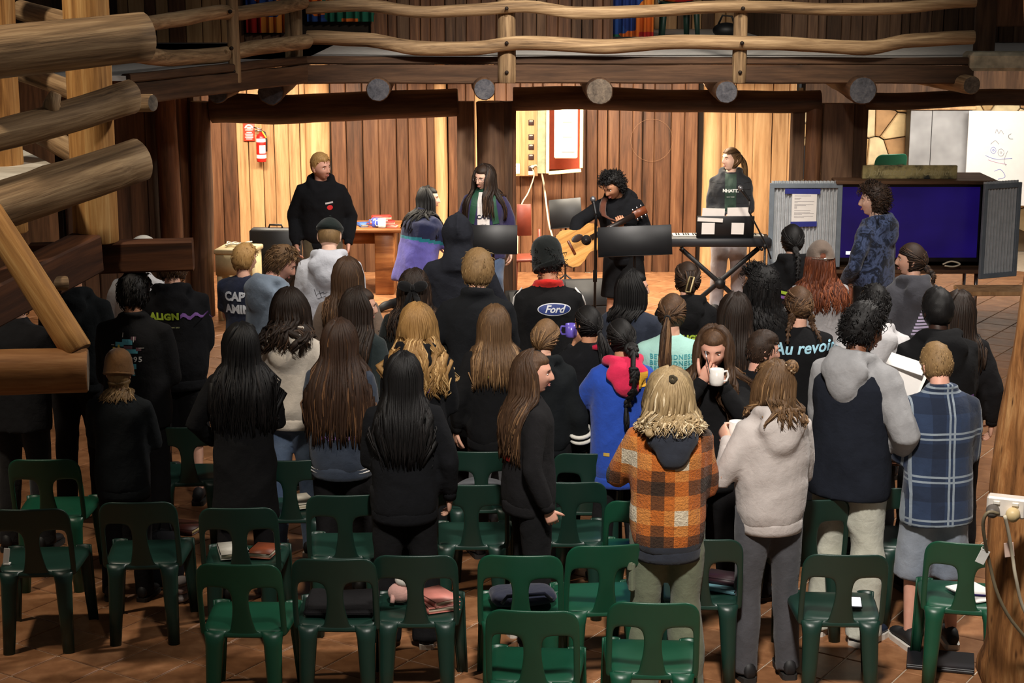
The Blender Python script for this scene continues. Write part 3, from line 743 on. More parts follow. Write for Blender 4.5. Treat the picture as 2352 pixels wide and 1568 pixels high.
ARMS = {  # wrist targets in the upright torso frame (x is outwards, y forward), elbow pole
    'down': ((.255, .03, .875), (.5, -1, .1)), 'relax': ((.235, .10, .90), (.6, -1, 0)), 'front': ((.035, .22, 1.04), (.75, -.6, -.5)),
    'pocket': ((.17, .16, .96), (1, -.7, 0)), 'fold': ((.02, .21, 1.15), (.7, -.3, -.7)), 'chin': ((.06, .20, 1.40), (.7, .1, -1)), 'mug': ((.06, .27, 1.22), (.9, -.3, -.7)), 'clap': ((.04, .30, 1.22), (.9, -.2, -.8))}

class Fig: pass
def figure(h=1.7, sex='f', lean=0, side=0, arms=('down', 'down'), head=(0, 0, 0), stance=.1, fit=1.0, pose='stand', shoulder=None, neckdrop=0, hunch=0):
    """joints of a posed body, local frame: feet at 0, facing +Y, X to the right"""
    F = Fig(); k = h / 1.75; F.k = k; F.h = h; F.sex = sex; F.fit = fit; F.pose = pose
    sw = shoulder or (.150 if sex == 'f' else .168)
    base = V((0, 0, .95))
    if pose == 'kneel': base = V((0, -.05, .50))
    if pose == 'sit': base = V((0, -.1, .55))
    rot = Matrix.Rotation(R(side), 3, 'Y') @ Matrix.Rotation(-R(lean), 3, 'X')
    def U(p, extra=0):
        p = V(p) - V((0, 0, .95)); return (base + rot @ p)
    F.U = lambda p: U(p) * k
    F.rot = rot
    F.neck = U((0, -.015 + hunch * .3, 1.455 - neckdrop)) * k
    F.headc = U((0, .012 + hunch, 1.600 - neckdrop)) * k
    F.headR = rot.lerp(Matrix.Identity(3), .35).to_quaternion().to_matrix() @ (Matrix.Rotation(R(head[0]), 3, 'Z') @ Matrix.Rotation(-R(head[1]), 3, 'X') @ Matrix.Rotation(R(head[2]), 3, 'Y'))
    F.yawR = Matrix.Rotation(R(head[0]), 3, 'Z')
    if head[1]:
        r_ = F.headc - F.neck; F.headc = F.neck + Matrix.Rotation(-R(head[1]) * .8, 3, 'X') @ r_
    F.arm = []
    for sgn, a in ((-1, arms[0]), (1, arms[1])):
        S = U((sgn * sw, -.01, 1.372)) * k
        if isinstance(a, str): tg, pl = ARMS[a]; T = U((sgn * tg[0], tg[1], tg[2])) * k; pl = V((sgn * pl[0], pl[1], pl[2]))
        elif a[0] == 'l': T = V(a[1]); pl = V(a[2])
        else: T = U(a[0]) * k; pl = V(a[1])
        E, W = ik(S, T, .285 * k, .25 * k, rot @ pl); F.arm.append((S, E, W))
    F.leg = []
    for sgn in (-1, 1):
        if pose == 'stand':
            F.leg.append([V((sgn * .088, 0, .93)) * k, V((sgn * (.09 + stance * .12), .015, .50)) * k, V((sgn * (.085 + stance * .35), -.02, .085)) * k])
        elif pose == 'kneel':
            F.leg.append([V((sgn * .088, -.05, .48)) * k, V((sgn * .13, .12, .075)) * k, V((sgn * .13, -.32, .07)) * k])
    return F

def body(F, skin, parent, detail=False, bare_legs=False, hands=(None, None), vox=.019):
    k = F.k; U = F.U; mb = MB(); rings = []
    for z, rx, ry in ((.90, .125, .085), (.97, .145, .10), (1.08, .12, .085), (1.22, .135, .095), (1.36, .14, .09), (1.43, .09, .06)):
        rings.append([U((rx * math.cos(q), ry * math.sin(q), z)) for q in [2 * math.pi * j / 14 for j in range(14)]])
    mb.loft(rings)
    mb.tube([U((0, -.01, 1.40)), F.neck, F.headc + F.headR @ V((0, -.018, -.05)) * k], [.06 * k, .053 * k if F.sex == 'f' else .060 * k, .052 * k], 12)
    for S, E, W in F.arm: mb.tube([S.lerp(U((0, 0, 1.38)), .3), S, S.lerp(E, .5), E, E.lerp(W, .3), W], [.05 * k, .05 * k, .043 * k, .036 * k, .036 * k, .024 * k], 10)
    for H_, K_, A_ in F.leg: mb.tube([H_ + V((0, 0, .03)), H_.lerp(K_, .3), K_, K_.lerp(A_, .3), A_, A_ - V((0, 0, .03 * k))], [.085 * k, .075 * k, .05 * k, .052 * k, .034 * k, .036 * k], 12)
    me = fuse(mb, vox, 3)
    mh = MB(); vs, fs = HEAD_HI if detail else HEAD_LO
    mh.add([F.headc + F.headR @ (p * k) for p in vs], fs)
    for sgn in (-1, 1): # ears
        r_ = F.headR @ Matrix.Rotation(R(18 * sgn), 3, 'Z')
        mh.ell(F.headc + F.headR @ V((sgn * .077, -.008, -.004)) * k, (.008 * k, .017 * k, .030 * k), 10, 8, r_)
        mh.ell(F.headc + F.headR @ V((sgn * .074, -.002, -.028)) * k, (.007 * k, .010 * k, .012 * k), 8, 6, r_)
    for i, sgn in enumerate((-1, 1)):
        S, E, W = F.arm[i]; d = (W - E).normalized(); hp = hands[i]
        if hp is None: hp = dict(curl=.45)
        palm = V(hp.get('palm', (-sgn, .2, 0))); hand(mh, W, V(hp.get('dir', d)), palm, hp.get('side', -sgn if False else 1), k * hp.get('k', 1), hp.get('curl', .45), hp.get('spread', .06))
    bm = bmesh.new(); bm.from_mesh(me); bm.from_mesh(mh.mesh('h', MATS['dark_gap'])); bm.to_mesh(me); bm.free()
    setmats(me, [skin]); o = obj('body', me, parent)
    if detail:
        tone = skin['tone'] if 'tone' in skin else (.6, .3, .25)
        for sgn in (-1, 1):
            def hp_(x, y, z): return F.headc + F.headR @ (V((x, y, z)) * k)
            e = MB(); e.ell(hp_(sgn * .031, .0765, .006), (.0125 * k, .0075 * k, .0046 * k), 12, 8, F.headR); eo = e.build('eye', plain('eye_white', (226, 220, 214), .25), o)
            e = MB(); e.ell(hp_(sgn * .031, .0825, .006), (.0052 * k, .0026 * k, .0046 * k), 10, 6, F.headR); e.build('iris', plain('dark_iris', (42, 28, 20), .2), eo) if False else e.build('iris', plain('dark_iris', (42, 28, 20), .2), o)
            e = MB(); e.tube([hp_(sgn * x, y, z) for x, y, z in ((.014, .0925, .026), (.028, .0915, .031), (.046, .080, .026))], [.0028 * k, .0036 * k, .002 * k], 6); e.build('eyebrow', plain('dark_brow', (50, 36, 26), .8), o)
        e = MB(); pts = [hp_(x, y, z) for x, y, z in ((-.023, .0855, -.058), (-.011, .0945, -.0545), (0, .0970, -.0555), (.011, .0945, -.0545), (.023, .0855, -.058))]
        e.tube(pts, [.001, .0028 * k, .0030 * k, .0028 * k, .001], 7); pts = [hp_(x, y, z) for x, y, z in ((-.022, .0850, -.059), (-.010, .0935, -.0645), (0, .0960, -.0660), (.010, .0935, -.0645), (.022, .0850, -.059))]
        e.tube(pts, [.001, .0032 * k, .0038 * k, .0032 * k, .001], 7); e.build('lips', plain('lip_pink', (196, 126, 116), .45), o)
    return o

TOPS = {  # rings z, rx, ry in the 1.75 m frame, from hem upwards
    'hoodie': [(.885, .170, .128), (.905, .176, .134), (.955, .192, .148), (1.03, .196, .148), (1.13, .192, .142), (1.24, .197, .143), (1.33, .198, .138), (1.395, .172, .114), (1.43, .120, .088), (1.455, .085, .072), (1.472, .064, .060)],
    'tee': [(.89, .182, .130), (.95, .180, .130), (1.05, .168, .122), (1.15, .170, .122), (1.25, .182, .130), (1.335, .188, .128), (1.40, .165, .108), (1.44, .110, .082), (1.465, .070, .064), (1.475, .060, .058)],
    'coat': [(.60, .210, .165), (.72, .205, .16), (.85, .198, .152), (.98, .190, .142), (1.10, .182, .135), (1.22, .192, .140), (1.33, .200, .140), (1.40, .180, .118), (1.44, .125, .092), (1.47, .085, .075), (1.50, .07, .066)],
    'sweater': [(.80, .185, .14), (.83, .195, .148), (.90, .200, .150), (1.0, .196, .146), (1.12, .190, .140), (1.24, .196, .142), (1.33, .198, .138), (1.40, .176, .116), (1.44, .118, .09), (1.47, .08, .07), (1.485, .064, .060)],
    'shirt': [(.76, .190, .142), (.80, .192, .142), (.92, .188, .140), (1.05, .182, .134), (1.15, .182, .132), (1.25, .190, .136), (1.335, .194, .132), (1.40, .170, .112), (1.44, .115, .085), (1.47, .078, .070), (1.50, .066, .062)]}
def top_garment(F, spec, parent, seed):
    k, U, fit = F.k, F.U, F.fit; kind = spec.get('cut', 'hoodie'); mb = MB(); rings = []; hood_me = None
    sexw = .93 if F.sex == 'f' else 1.0; hem = spec.get('hem')
    prof = TOPS[kind]
    z0 = prof[0][0]
    for z, rx, ry in prof:
        zz = z if hem is None else (z if z > 1.2 else 1.2 - (1.2 - z) * (1.2 - hem) / (1.2 - z0))
        f = fit * spec.get('fitx', 1) if z < 1.40 else 1 + (fit - 1) * .3
        ring = []
        for j in range(20):
            q = 2 * math.pi * j / 20; c, s = math.cos(q), math.sin(q); e = 2 / 2.15
            ring.append(U((math.copysign(abs(c) ** e, c) * rx * f * sexw, math.copysign(abs(s) ** e, s) * ry * f - .008, zz)))
        rings.append(ring)
    mb.loft(rings)
    sl = spec.get('sleeve', 1.0); cut = spec.get('sleeve_len', 1.0); sf = spec.get('sleeve_fit', 1.0) * (.5 + .5 * fit) * (.93 if F.sex == 'f' else 1)
    for i, (S, E, W) in enumerate(F.arm if cut else []):
        c0 = U(((-.075, .075)[i], -.012, 1.405)); dirf = (W - E).normalized()
        pts = [c0, S, S.lerp(E, .35), S.lerp(E, .75), E, E.lerp(W, .35), E.lerp(W, .75), W.lerp(E, .06)]
        rad = [.058, .071, .070, .066, .064, .060, .054, .044]
        if cut < 1: pts = pts[:4]; rad = [.060, .080, .080, .078]
        mb.tube(pts, [r * k * sf for r in rad], 12)
    if kind == 'hoodie' or spec.get('hood'):
        hd = spec.get('hood', 'down' if kind == 'hoodie' else None)
        hm_ = MB() if spec.get('hood_mat') else mb
        if hd == 'down':
            hz = spec.get('hood_size', 1.0); ho = .012 if spec.get('hood_mat') else 0
            hm_.tube([U(p) for p in ((-.045, .100, 1.385), (-.088, .045, 1.44), (-.100, -.045, 1.478), (-.06, -.100 - ho, 1.482), (0, -.112 - ho, 1.475), (.06, -.100 - ho, 1.482), (.100, -.045, 1.478), (.088, .045, 1.44), (.045, .100, 1.385))], [.02 * k, .030 * k, .036 * k, .040 * k, .042 * k, .040 * k, .036 * k, .030 * k, .02 * k], 10)
            hm_.ell(U((0, -.130 - ho, 1.41)), (.118 * k * hz, .050 * k * hz, .075 * k * hz), 16, 10, F.rot)
            hm_.ell(U((0, -.148 - ho, 1.350)), (.080 * k * hz, .040 * k * hz, .085 * k * hz), 16, 10, F.rot)
            if spec.get('hood_mat'):
                hme = fuse(hm_, .0125, 4, .5); wrinkle(hme, .009 * k, seed + 7, 16, 12); setmats(hme, [spec['hood_mat']]); hood_me = hme
        elif hd == 'up':
            c = F.headc
            mb.ell(c + F.headR @ V((0, -.022, .012)) * k, (.112 * k, .122 * k, .146 * k), 18, 12, F.headR)
            mb.ell(c + F.headR @ V((0, -.085, .02)) * k, (.07 * k, .06 * k, .09 * k), 14, 10, F.headR)
            mb.tube([c + F.headR @ V((x * k, y * k, z * k)) for x, y, z in ((-.09, .06, -.1), (-.10, .075, 0), (-.06, .09, .11), (0, .09, .145), (.06, .09, .11), (.10, .075, 0), (.09, .06, -.1))], .016 * k, 8)
            mb.tube([c + F.headR @ V((0, .115 * math.cos(q) - .022 - (.02 if q > 1.5 else 0), .15 * math.sin(q) + .012)) * k for q in [.5 + .28 * j for j in range(10)]], .008 * k, 6)
            mb.tube([c + F.headR @ V((0, -.03, -.06)) * k, F.neck + V((0, -.03, .0)), U((0, -.035, 1.40))], [.105 * k, .112 * k, .145 * k], 16)
    if spec.get('collar'):
        cz = spec['collar']; mb.tube([U((math.cos(q) * .082, math.sin(q) * .076 - .015, 1.472 + cz * .25 - .016 * math.sin(q))) for q in [2 * math.pi * j / 18 for j in range(19)]], cz * k, 8, up=(0, 0, 1))
    me = fuse(mb, spec.get('vox', .0155), 4, .55)
    wrinkle(me, spec.get('wr', .010) * k, seed)
    mats = [spec['mat']] + spec.get('mats', [])
    fn = None
    if spec.get('bands'):
        inv = F.rot.inverted(); base = U((0, 0, .95))
        def fn(p):
            q = inv @ (p - base) / k + V((0, 0, .95))
            for zlim, idx in spec['bands']:
                if q.z > zlim: return idx
            return 0
    setmats(me, mats, fn)
    o = obj(spec.get('name', kind if kind != 'tee' else 't_shirt'), me, parent)
    if kind in ('hoodie', 'sweater') and cut:
        zb = prof[0][0] if hem is None else hem; rx, ry = prof[1][1] * fit * sexw * spec.get('fitx', 1), prof[1][2] * fit * spec.get('fitx', 1); bm_ = MB()
        rr = []
        for dz, f in ((.040, .92), (.042, .97), (.014, 1.0), (-.015, .99), (-.038, .98), (-.040, .90)): rr.append([U((math.cos(q) * rx * f, math.sin(q) * ry * f - .008, zb + dz)) for q in [2 * math.pi * j / 28 for j in range(28)]])
        bm_.loft(rr, cap=False); bmat = spec['mat']; bm_.build('hem_band', bmat, o)
        for i, (S, E, W) in enumerate(F.arm):
            d = (W - E).normalized(); cm = MB(); cm.tube([W - d * .055 * k, W - d * .05 * k, W - d * .02 * k, W + d * .008 * k, W + d * .010 * k], [.034 * k, .041 * k, .040 * k, .038 * k, .030 * k], 14); cm.build('cuff', spec.get('mats', [bmat])[0] if spec.get('bands') else bmat, o)
    def addb(m_):
        n0 = len(F.bv); F.bv += [v.co.copy() for v in m_.vertices]; F.bf += [tuple(n0 + i for i in p.vertices) for p in m_.polygons]
    if not hasattr(F, 'bv'): F.bv, F.bf = [], []
    addb(me)
    if hood_me: obj('hood', hood_me, o); addb(hood_me)
    F.bvh = BVHTree.FromPolygons(F.bv, F.bf)
    return o
def bottoms(F, spec, parent, seed):
    k = F.k; mb = MB(); kind = spec.get('cut', 'pants'); fit = spec.get('fit', 1.0); short = kind == 'shorts'
    if F.pose == 'stand':
        mb.ell(V((0, -.01, .955)) * k, (.165 * k * (.5 + .5 * fit), .125 * k * (.5 + .5 * fit), .10 * k), 18, 10)
        mb.ell(V((0, -.05, .90)) * k, (.15 * k, .095 * k, .09 * k), 16, 10)
    else: mb.ell(F.U((0, -.01, .95)), (.17 * k, .14 * k, .12 * k), 16, 10)
    end = spec.get('end', .42 if short else .035)
    for H_, K_, A_ in F.leg:
        B = A_ - V((0, 0, .05 * k))
        if F.pose != 'stand': mb.tube([H_, K_, K_.lerp(A_, .5), A_], [.10 * k, .08 * k, .07 * k, .05 * k], 12); continue
        if short:
            z1 = end * k; t = (H_.z - z1) / (H_.z - K_.z); E_ = H_.lerp(K_, min(t, 1.3))
            mb.tube([H_ + V((0, 0, .02)), H_.lerp(E_, .3), H_.lerp(E_, .7), E_], [.102 * k * fit, .105 * k * fit, .108 * k * fit, .112 * k * fit], 14)
        else:
            w_ = spec.get('flare', 1.0)
            mb.tube([H_ + V((0, 0, .02)), H_.lerp(K_, .4), K_, K_.lerp(B, .4), K_.lerp(B, .85), B], [.103 * k * fit, .093 * k * fit, .076 * k * fit, .072 * k * fit * w_, .068 * k * fit * w_, .072 * k * fit * w_], 14)
    me = fuse(mb, .016, 4, .5); wrinkle(me, spec.get('wr', .009) * k, seed + 50, 12, 10)
    setmats(me, [spec['mat']]); return obj('shorts' if short else ('jeans' if spec.get('jeans') else 'trousers'), me, parent)
def shoes(F, mat, sole, parent, yaw=8):
    k = F.k
    if F.pose != 'stand':
        for i, (H_, K_, A_) in enumerate(F.leg):
            mb = MB(); mb.tube([A_ + V((0, .03, 0)), A_ + V((0, -.05, -.01)), A_ + V((0, -.14, -.045))], [.045 * k, .045 * k, .03 * k], 10); mb.build('shoe', mat, parent)
        return
    for i, (H_, K_, A_) in enumerate(F.leg):
        sg = (-1, 1)[i]; r_ = Matrix.Rotation(R(-yaw * sg), 3, 'Z'); c = V((A_.x, A_.y, 0))
        up = MB(); so = MB(); rings = []; sr = []
        for y, wd, ht in ((-.075, .022, .05), (-.065, .034, .085), (-.03, .038, .100), (.02, .040, .095), (.07, .043, .068), (.12, .046, .052), (.165, .038, .042), (.185, .016, .028)):
            rings.append([c + r_ @ V((math.cos(q) * wd * k, y * k, .022 * k + max(0, .5 + .5 * math.sin(q)) * ht * k)) for q in [2 * math.pi * j / 12 for j in range(12)]])
            sr.append([c + r_ @ V((x * (wd + .005) * k, (y * 1.03) * k, z * k)) for x, z in ((-1, .0), (1, .0), (1.02, .03), (-1.02, .03))])
        up.loft(rings); so.loft(sr); o = up.build('shoe', mat, parent); so.build('sole', sole, o, smooth=False)

# ------------------------------------------------------------------ hair
def hair_mask(p, d, line=.060, side=.012, nape=-.085):
    """1 where hair grows (head space)"""
    front = sm(line - .012, line + .012, p.z + .25 * max(0, -p.y + .03) * 0)
    back = sm(side + .02, side - .02, p.y) * sm(nape - .02, nape + .01, p.z)
    if p.y > side - .02 and p.z < line:   # temple curve
        back = sm(side + .03 + .55 * max(0, p.z), side - .01 + .55 * max(0, p.z), p.y) * sm(nape - .02, nape + .01, p.z)
    return max(front, back)
def cap_mb(mb, F, th=.012, line=.060, side=.012, nape=-.085, rough=0, fq=40, nu=40, nv=28, scale=1, seed=0, top=0):
    k = F.k; s_ = V((seed * 3.1, 0, 0))
    def tf(d, p):
        m = hair_mask(p, d, line, side, nape)
        return m * (th + top * sm(.0, .1, p.z) + (rough * noise.noise(d * fq * .12 + s_) + rough * .6 * noise.noise(d * fq * .3 + s_) if rough else 0)) - .014 * (1 - m)
    vs, fs = head_pts(nu, nv, tf)
    mb.add([F.headc + F.headR @ (p * k) for p in vs], fs)
def smooth_path(pts, n):
    pts = [V(p) for p in pts]; out = []
    m = len(pts) - 1
    for i in range(n):
        t = i / (n - 1) * m; a = min(int(t), m - 1); f = t - a
        p0, p1, p2, p3 = pts[max(a - 1, 0)], pts[a], pts[a + 1], pts[min(a + 2, m)]
        out.append(.5 * ((2 * p1) + (p2 - p0) * f + (2 * p0 - 5 * p1 + 4 * p2 - p3) * f * f + (3 * p1 - p0 - 3 * p2 + p3) * f * f * f))
    return out
def scalp(F, az, el, off=.012):
    """az: 0 back, +right ; el from horizontal up"""
    d = V((math.sin(az) * math.cos(el), -math.cos(az) * math.cos(el), math.sin(el)))
    return F.headc + F.headR @ (head_surf(d, lambda a, b: off) * F.k)
def push_out(F, p, gap):
    b = getattr(F, 'bvh', None)
    if not b: return p
    l, n, i, dist = b.find_nearest(p)
    if l is None: return p
    if (p - l).dot(n) < gap and dist < .25: p = l + n * gap
    bd = F.rot @ V((0, -1, 0)); q = p - F.neck
    if q.dot(bd) > .03 and q.z < .06 * F.k:     # behind the neck: stay outside the outermost layer
        l, n, i, dist = b.ray_cast(p + bd * .45, -bd, .45 + gap)
        if l is not None and (p - l).dot(bd) < gap: p = l + bd * gap
    return p
def long_hair(mb, F, L=.42, n=90, amax=125, wave=.0, wfreq=14, spread=1.1, w0=.011, seed=0, part=.0, front=.0, clump=0, vol=.012, hat=0):
    rs = random.Random(seed); k = F.k; npt = 11 if wave < .008 else 15
    n2 = int(n * 2.1); nb = 34
    for i in range(n2 + nb):
        base_ = i < nb
        az = R(-amax + 2 * amax * (i + .5) / nb) if base_ else R(rs.uniform(-amax, amax)); lay = 0 if base_ else rs.random()
        st = R(rs.uniform(60, 88)); sgn = 1 if az >= 0 else -1
        p0 = scalp(F, az * .35 + sgn * .1, st, .006 + vol * .6)
        p1 = scalp(F, az * .75, R(38), vol + .006 * lay); p2 = scalp(F, az, R(2), vol + .004 + .008 * lay)
        if hat: e_ = 14 if hat == 1 else -24; p0 = scalp(F, az, R(e_), .0); p1 = scalp(F, az, R(e_ - 6), .006)
        if hat == 2: p2 = scalp(F, az, R(-38), .008)
        off = F.headc; p3 = V(((p2.x - off.x) * 1.02 + off.x, p2.y, off.z - .11 * k)); ln = L * k * rs.uniform(.82, 1.03)
        fw = abs(az) > R(75) and front
        pts = [p0, p1, p2, p3]
        bdir = F.yawR @ V((0, -1, 0)); m = 4
        for j in range(1, m + 1):
            t = j / m; q = V((off.x + (p2.x - off.x) * (1 + (spread - 1) * t), p2.y, off.z - .11 * k - (ln - .11 * k) * t))
            if not fw: q = q + bdir * (.05 * t * k)
            else: q = q + bdir * (-.04 * k)
            pts.append(push_out(F, q, (.010 + .010 * lay) * k))
        path = smooth_path(pts, npt); path = [p if j < npt * .38 else push_out(F, p, (.009 + .009 * lay) * k) for j, p in enumerate(path)]
        ph = rs.uniform(0, 6.28) if not clump else (int(az * 3) * 1.3 + rs.uniform(0, .8)); wv = wave * rs.uniform(.6, 1.2)
        if wave:
            for j, p in enumerate(path):
                t = j / (npt - 1); a = sm(.18, .5, t) * wv * k
                path[j] = p + V((math.sin(t * wfreq + ph), math.cos(t * wfreq * .9 + ph) * .6, 0)) * a
        w = w0 * (2.5 if base_ else rs.uniform(.4, .8)) * k; mb.rv = .25 if base_ else rs.random()
        rad = [w * (.7 if j == 0 else 1.0) * (1 - .75 * sm(.7, 1, j / (npt - 1))) for j in range(npt)]
        mb.tube(path, rad, 5 if base_ else 4, .35 if base_ else .6)
def tail(mb, F, az, el, L, n=26, r=.028, wave=.006, w0=.007, seed=0, root=None, gap=.02, fall=(0, 0, 0), flare=1.0):
    n = n * 2; rs = random.Random(seed + 3); k = F.k; p0 = root if root else scalp(F, R(az), R(el), .02)
    out = (p0 - F.headc).normalized(); tie = p0 + out * .012 * k
    for i in range(n):
        a = rs.uniform(0, 6.28); rr = r * math.sqrt(rs.random()) * k; o_ = V((math.cos(a), math.sin(a) * .7, 0)) * rr; ln = L * k * rs.uniform(.8, 1.05)
        pts = [p0 + o_ * .3, tie + o_ * .25 + V((0, 0, .004))]
        for j in range(1, 5):
            t = j / 4; q = tie + out * (.05 * k * min(1, t * 2.2)) + V((0, 0, -ln * t)) + o_ * (1 + (flare - 1) * t) * (1 if t < .8 else .6) + V(fall) * t
            pts.append(push_out(F, q, (gap + .008 * rs.random()) * k))
        path = smooth_path(pts, 11); ph = rs.uniform(0, 6)
        path = [p + V((math.sin(j * .9 + ph), math.cos(j * .8 + ph), 0)) * wave * k * (j / 10) for j, p in enumerate(path)]
        mb.rv = rs.random(); mb.tube(path, [w0 * k * (1 - .7 * sm(.65, 1, j / 10)) for j in range(11)], 4, .7)
    return tie
def pulled(mb, F, az, el, n=60, seed=0, off=.010, w0=.006, amax=165):
    """combed locks from the hairline to the tie point"""
    n = n * 2; rs = random.Random(seed + 9); k = F.k
    for i in range(n):
        a = R(rs.uniform(-amax, amax)); e = R(rs.uniform(-35, 30)) if abs(a) < R(110) else R(rs.uniform(25, 50))
        pts = []
        for j in range(6):
            t = j / 5; q = a + (R(az) - a) * t; lift = math.sin(math.pi * t) * R(16) * (1 if el >= 0 else .6)
            pts.append(scalp(F, q, e + (R(el) - e) * t + lift * (abs(a - R(az)) / 2), off + .003 * rs.random()))
        mb.rv = rs.random(); mb.tube(smooth_path(pts, 8), [w0 * k * x for x in (.5, .9, 1, 1, 1, .9, .8, .6)], 4, .6)
def braid(mb, F, pts, r=.022, n=15, seed=0, gap=.012):
    rs = random.Random(seed); k = F.k; path = smooth_path(pts, n + 1); path = [push_out(F, p, (r * .8 + gap * .3) * k) for p in path]
    mb.rv = .3; mb.tube(path, [r * k * .62 * (1 - .4 * j / n) for j in range(n + 1)], 8)
    for i in range(n):
        t = i / n; d = (path[i + 1] - path[i]).normalized(); x = d.cross(V((0, 1, 0)));
        if x.length < .1: x = V((1, 0, 0))
        x.normalize(); s = 1 if i % 2 else -1; rr = r * k * (1 - .45 * t); mb.rv = rs.random()
        for ss in (s, -s * .6):
            z_ = (d + x * ss * .75).normalized(); rot = z_.to_track_quat('Z', 'Y').to_matrix()
            mb.ell(path[i] + x * ss * rr * .5, (rr * .62, rr * .62, rr * 1.25), 8, 6, rot)
def short_locks(mb, F, n=140, L=.05, w0=.006, seed=0, line=.066, nape=-.07, curl=0, lift=.012, fwd=.3, amin=0, elmin=-30):
    n = int(n * (1.7 if curl else 2.2)); rs = random.Random(seed + 5); k = F.k; cnt = 0; w0 *= .62
    while cnt < n:
        az = R(rs.uniform(-180, 180)); el = R(rs.uniform(elmin, 88)); cnt += 1
        d = V((math.sin(az) * math.cos(el), -math.cos(az) * math.cos(el), math.sin(el))); p = head_surf(d, lambda a, b: 0)
        if hair_mask(p, d, line, .008, nape) < .5: continue
        n_ = d; dn = V((0, -.3, -1)); dn = dn - n_ * dn.dot(n_)
        if el > R(55): dn = V((rs.uniform(-.6, .6), fwd, 0)) - n_ * 0
        if dn.length < .01: dn = V((1, 0, 0))
        dn.normalize(); dn = (dn + V((rs.uniform(-1, 1), rs.uniform(-1, 1), rs.uniform(-1, 1))) * (.45 if curl else .22)).normalized(); ln = L * rs.uniform(.6, 1.2); pts = []
        sd = n_.cross(dn)
        for j in range(7 if curl else 5):
            t = j / (6 if curl else 4); q = p + n_ * (lift * (.4 + math.sin(math.pi * min(1, t * .9)) * .9)) + dn * (ln * t)
            if curl: q = q + (sd * math.sin(t * 9) + n_ * math.cos(t * 9)) * curl
            pts.append(F.headc + F.headR @ (q * k))
        mb.rv = rs.random(); m_ = len(pts); mb.tube(pts, [w0 * k * (1 - .6 * j / (m_ - 1)) for j in range(m_)], 4, .7)

HAIRC = {'black': ((8, 7, 8), (17, 15, 15), (32, 28, 27)), 'darkbrown': ((22, 15, 11), (48, 34, 25), (84, 62, 46)), 'brown': ((40, 27, 18), (82, 58, 39), (128, 96, 66)), 'lightbrown': ((62, 44, 28), (112, 84, 56), (158, 124, 86)),
         'darkblond': ((74, 55, 32), (132, 104, 68), (178, 146, 100)), 'blond': ((112, 80, 42), (176, 136, 82), (222, 186, 130)), 'paleblond': ((110, 90, 60), (190, 164, 122), (238, 222, 190)), 'red': ((60, 28, 16), (112, 58, 34), (158, 92, 58)), 'ombre': ((30, 20, 15), (68, 46, 32), (116, 82, 54))}
def HM(c): return hair_mat('hair_' + c, *HAIRC[c])
SKINC = {'light': (228, 180, 156), 'pale': (236, 196, 174), 'tan': (194, 142, 110), 'brown': (128, 84, 60), 'dark': (58, 38, 30), 'ruddy': (226, 172, 150)}
def SK(c): return skin_mat('skin_' + c, SKINC[c])

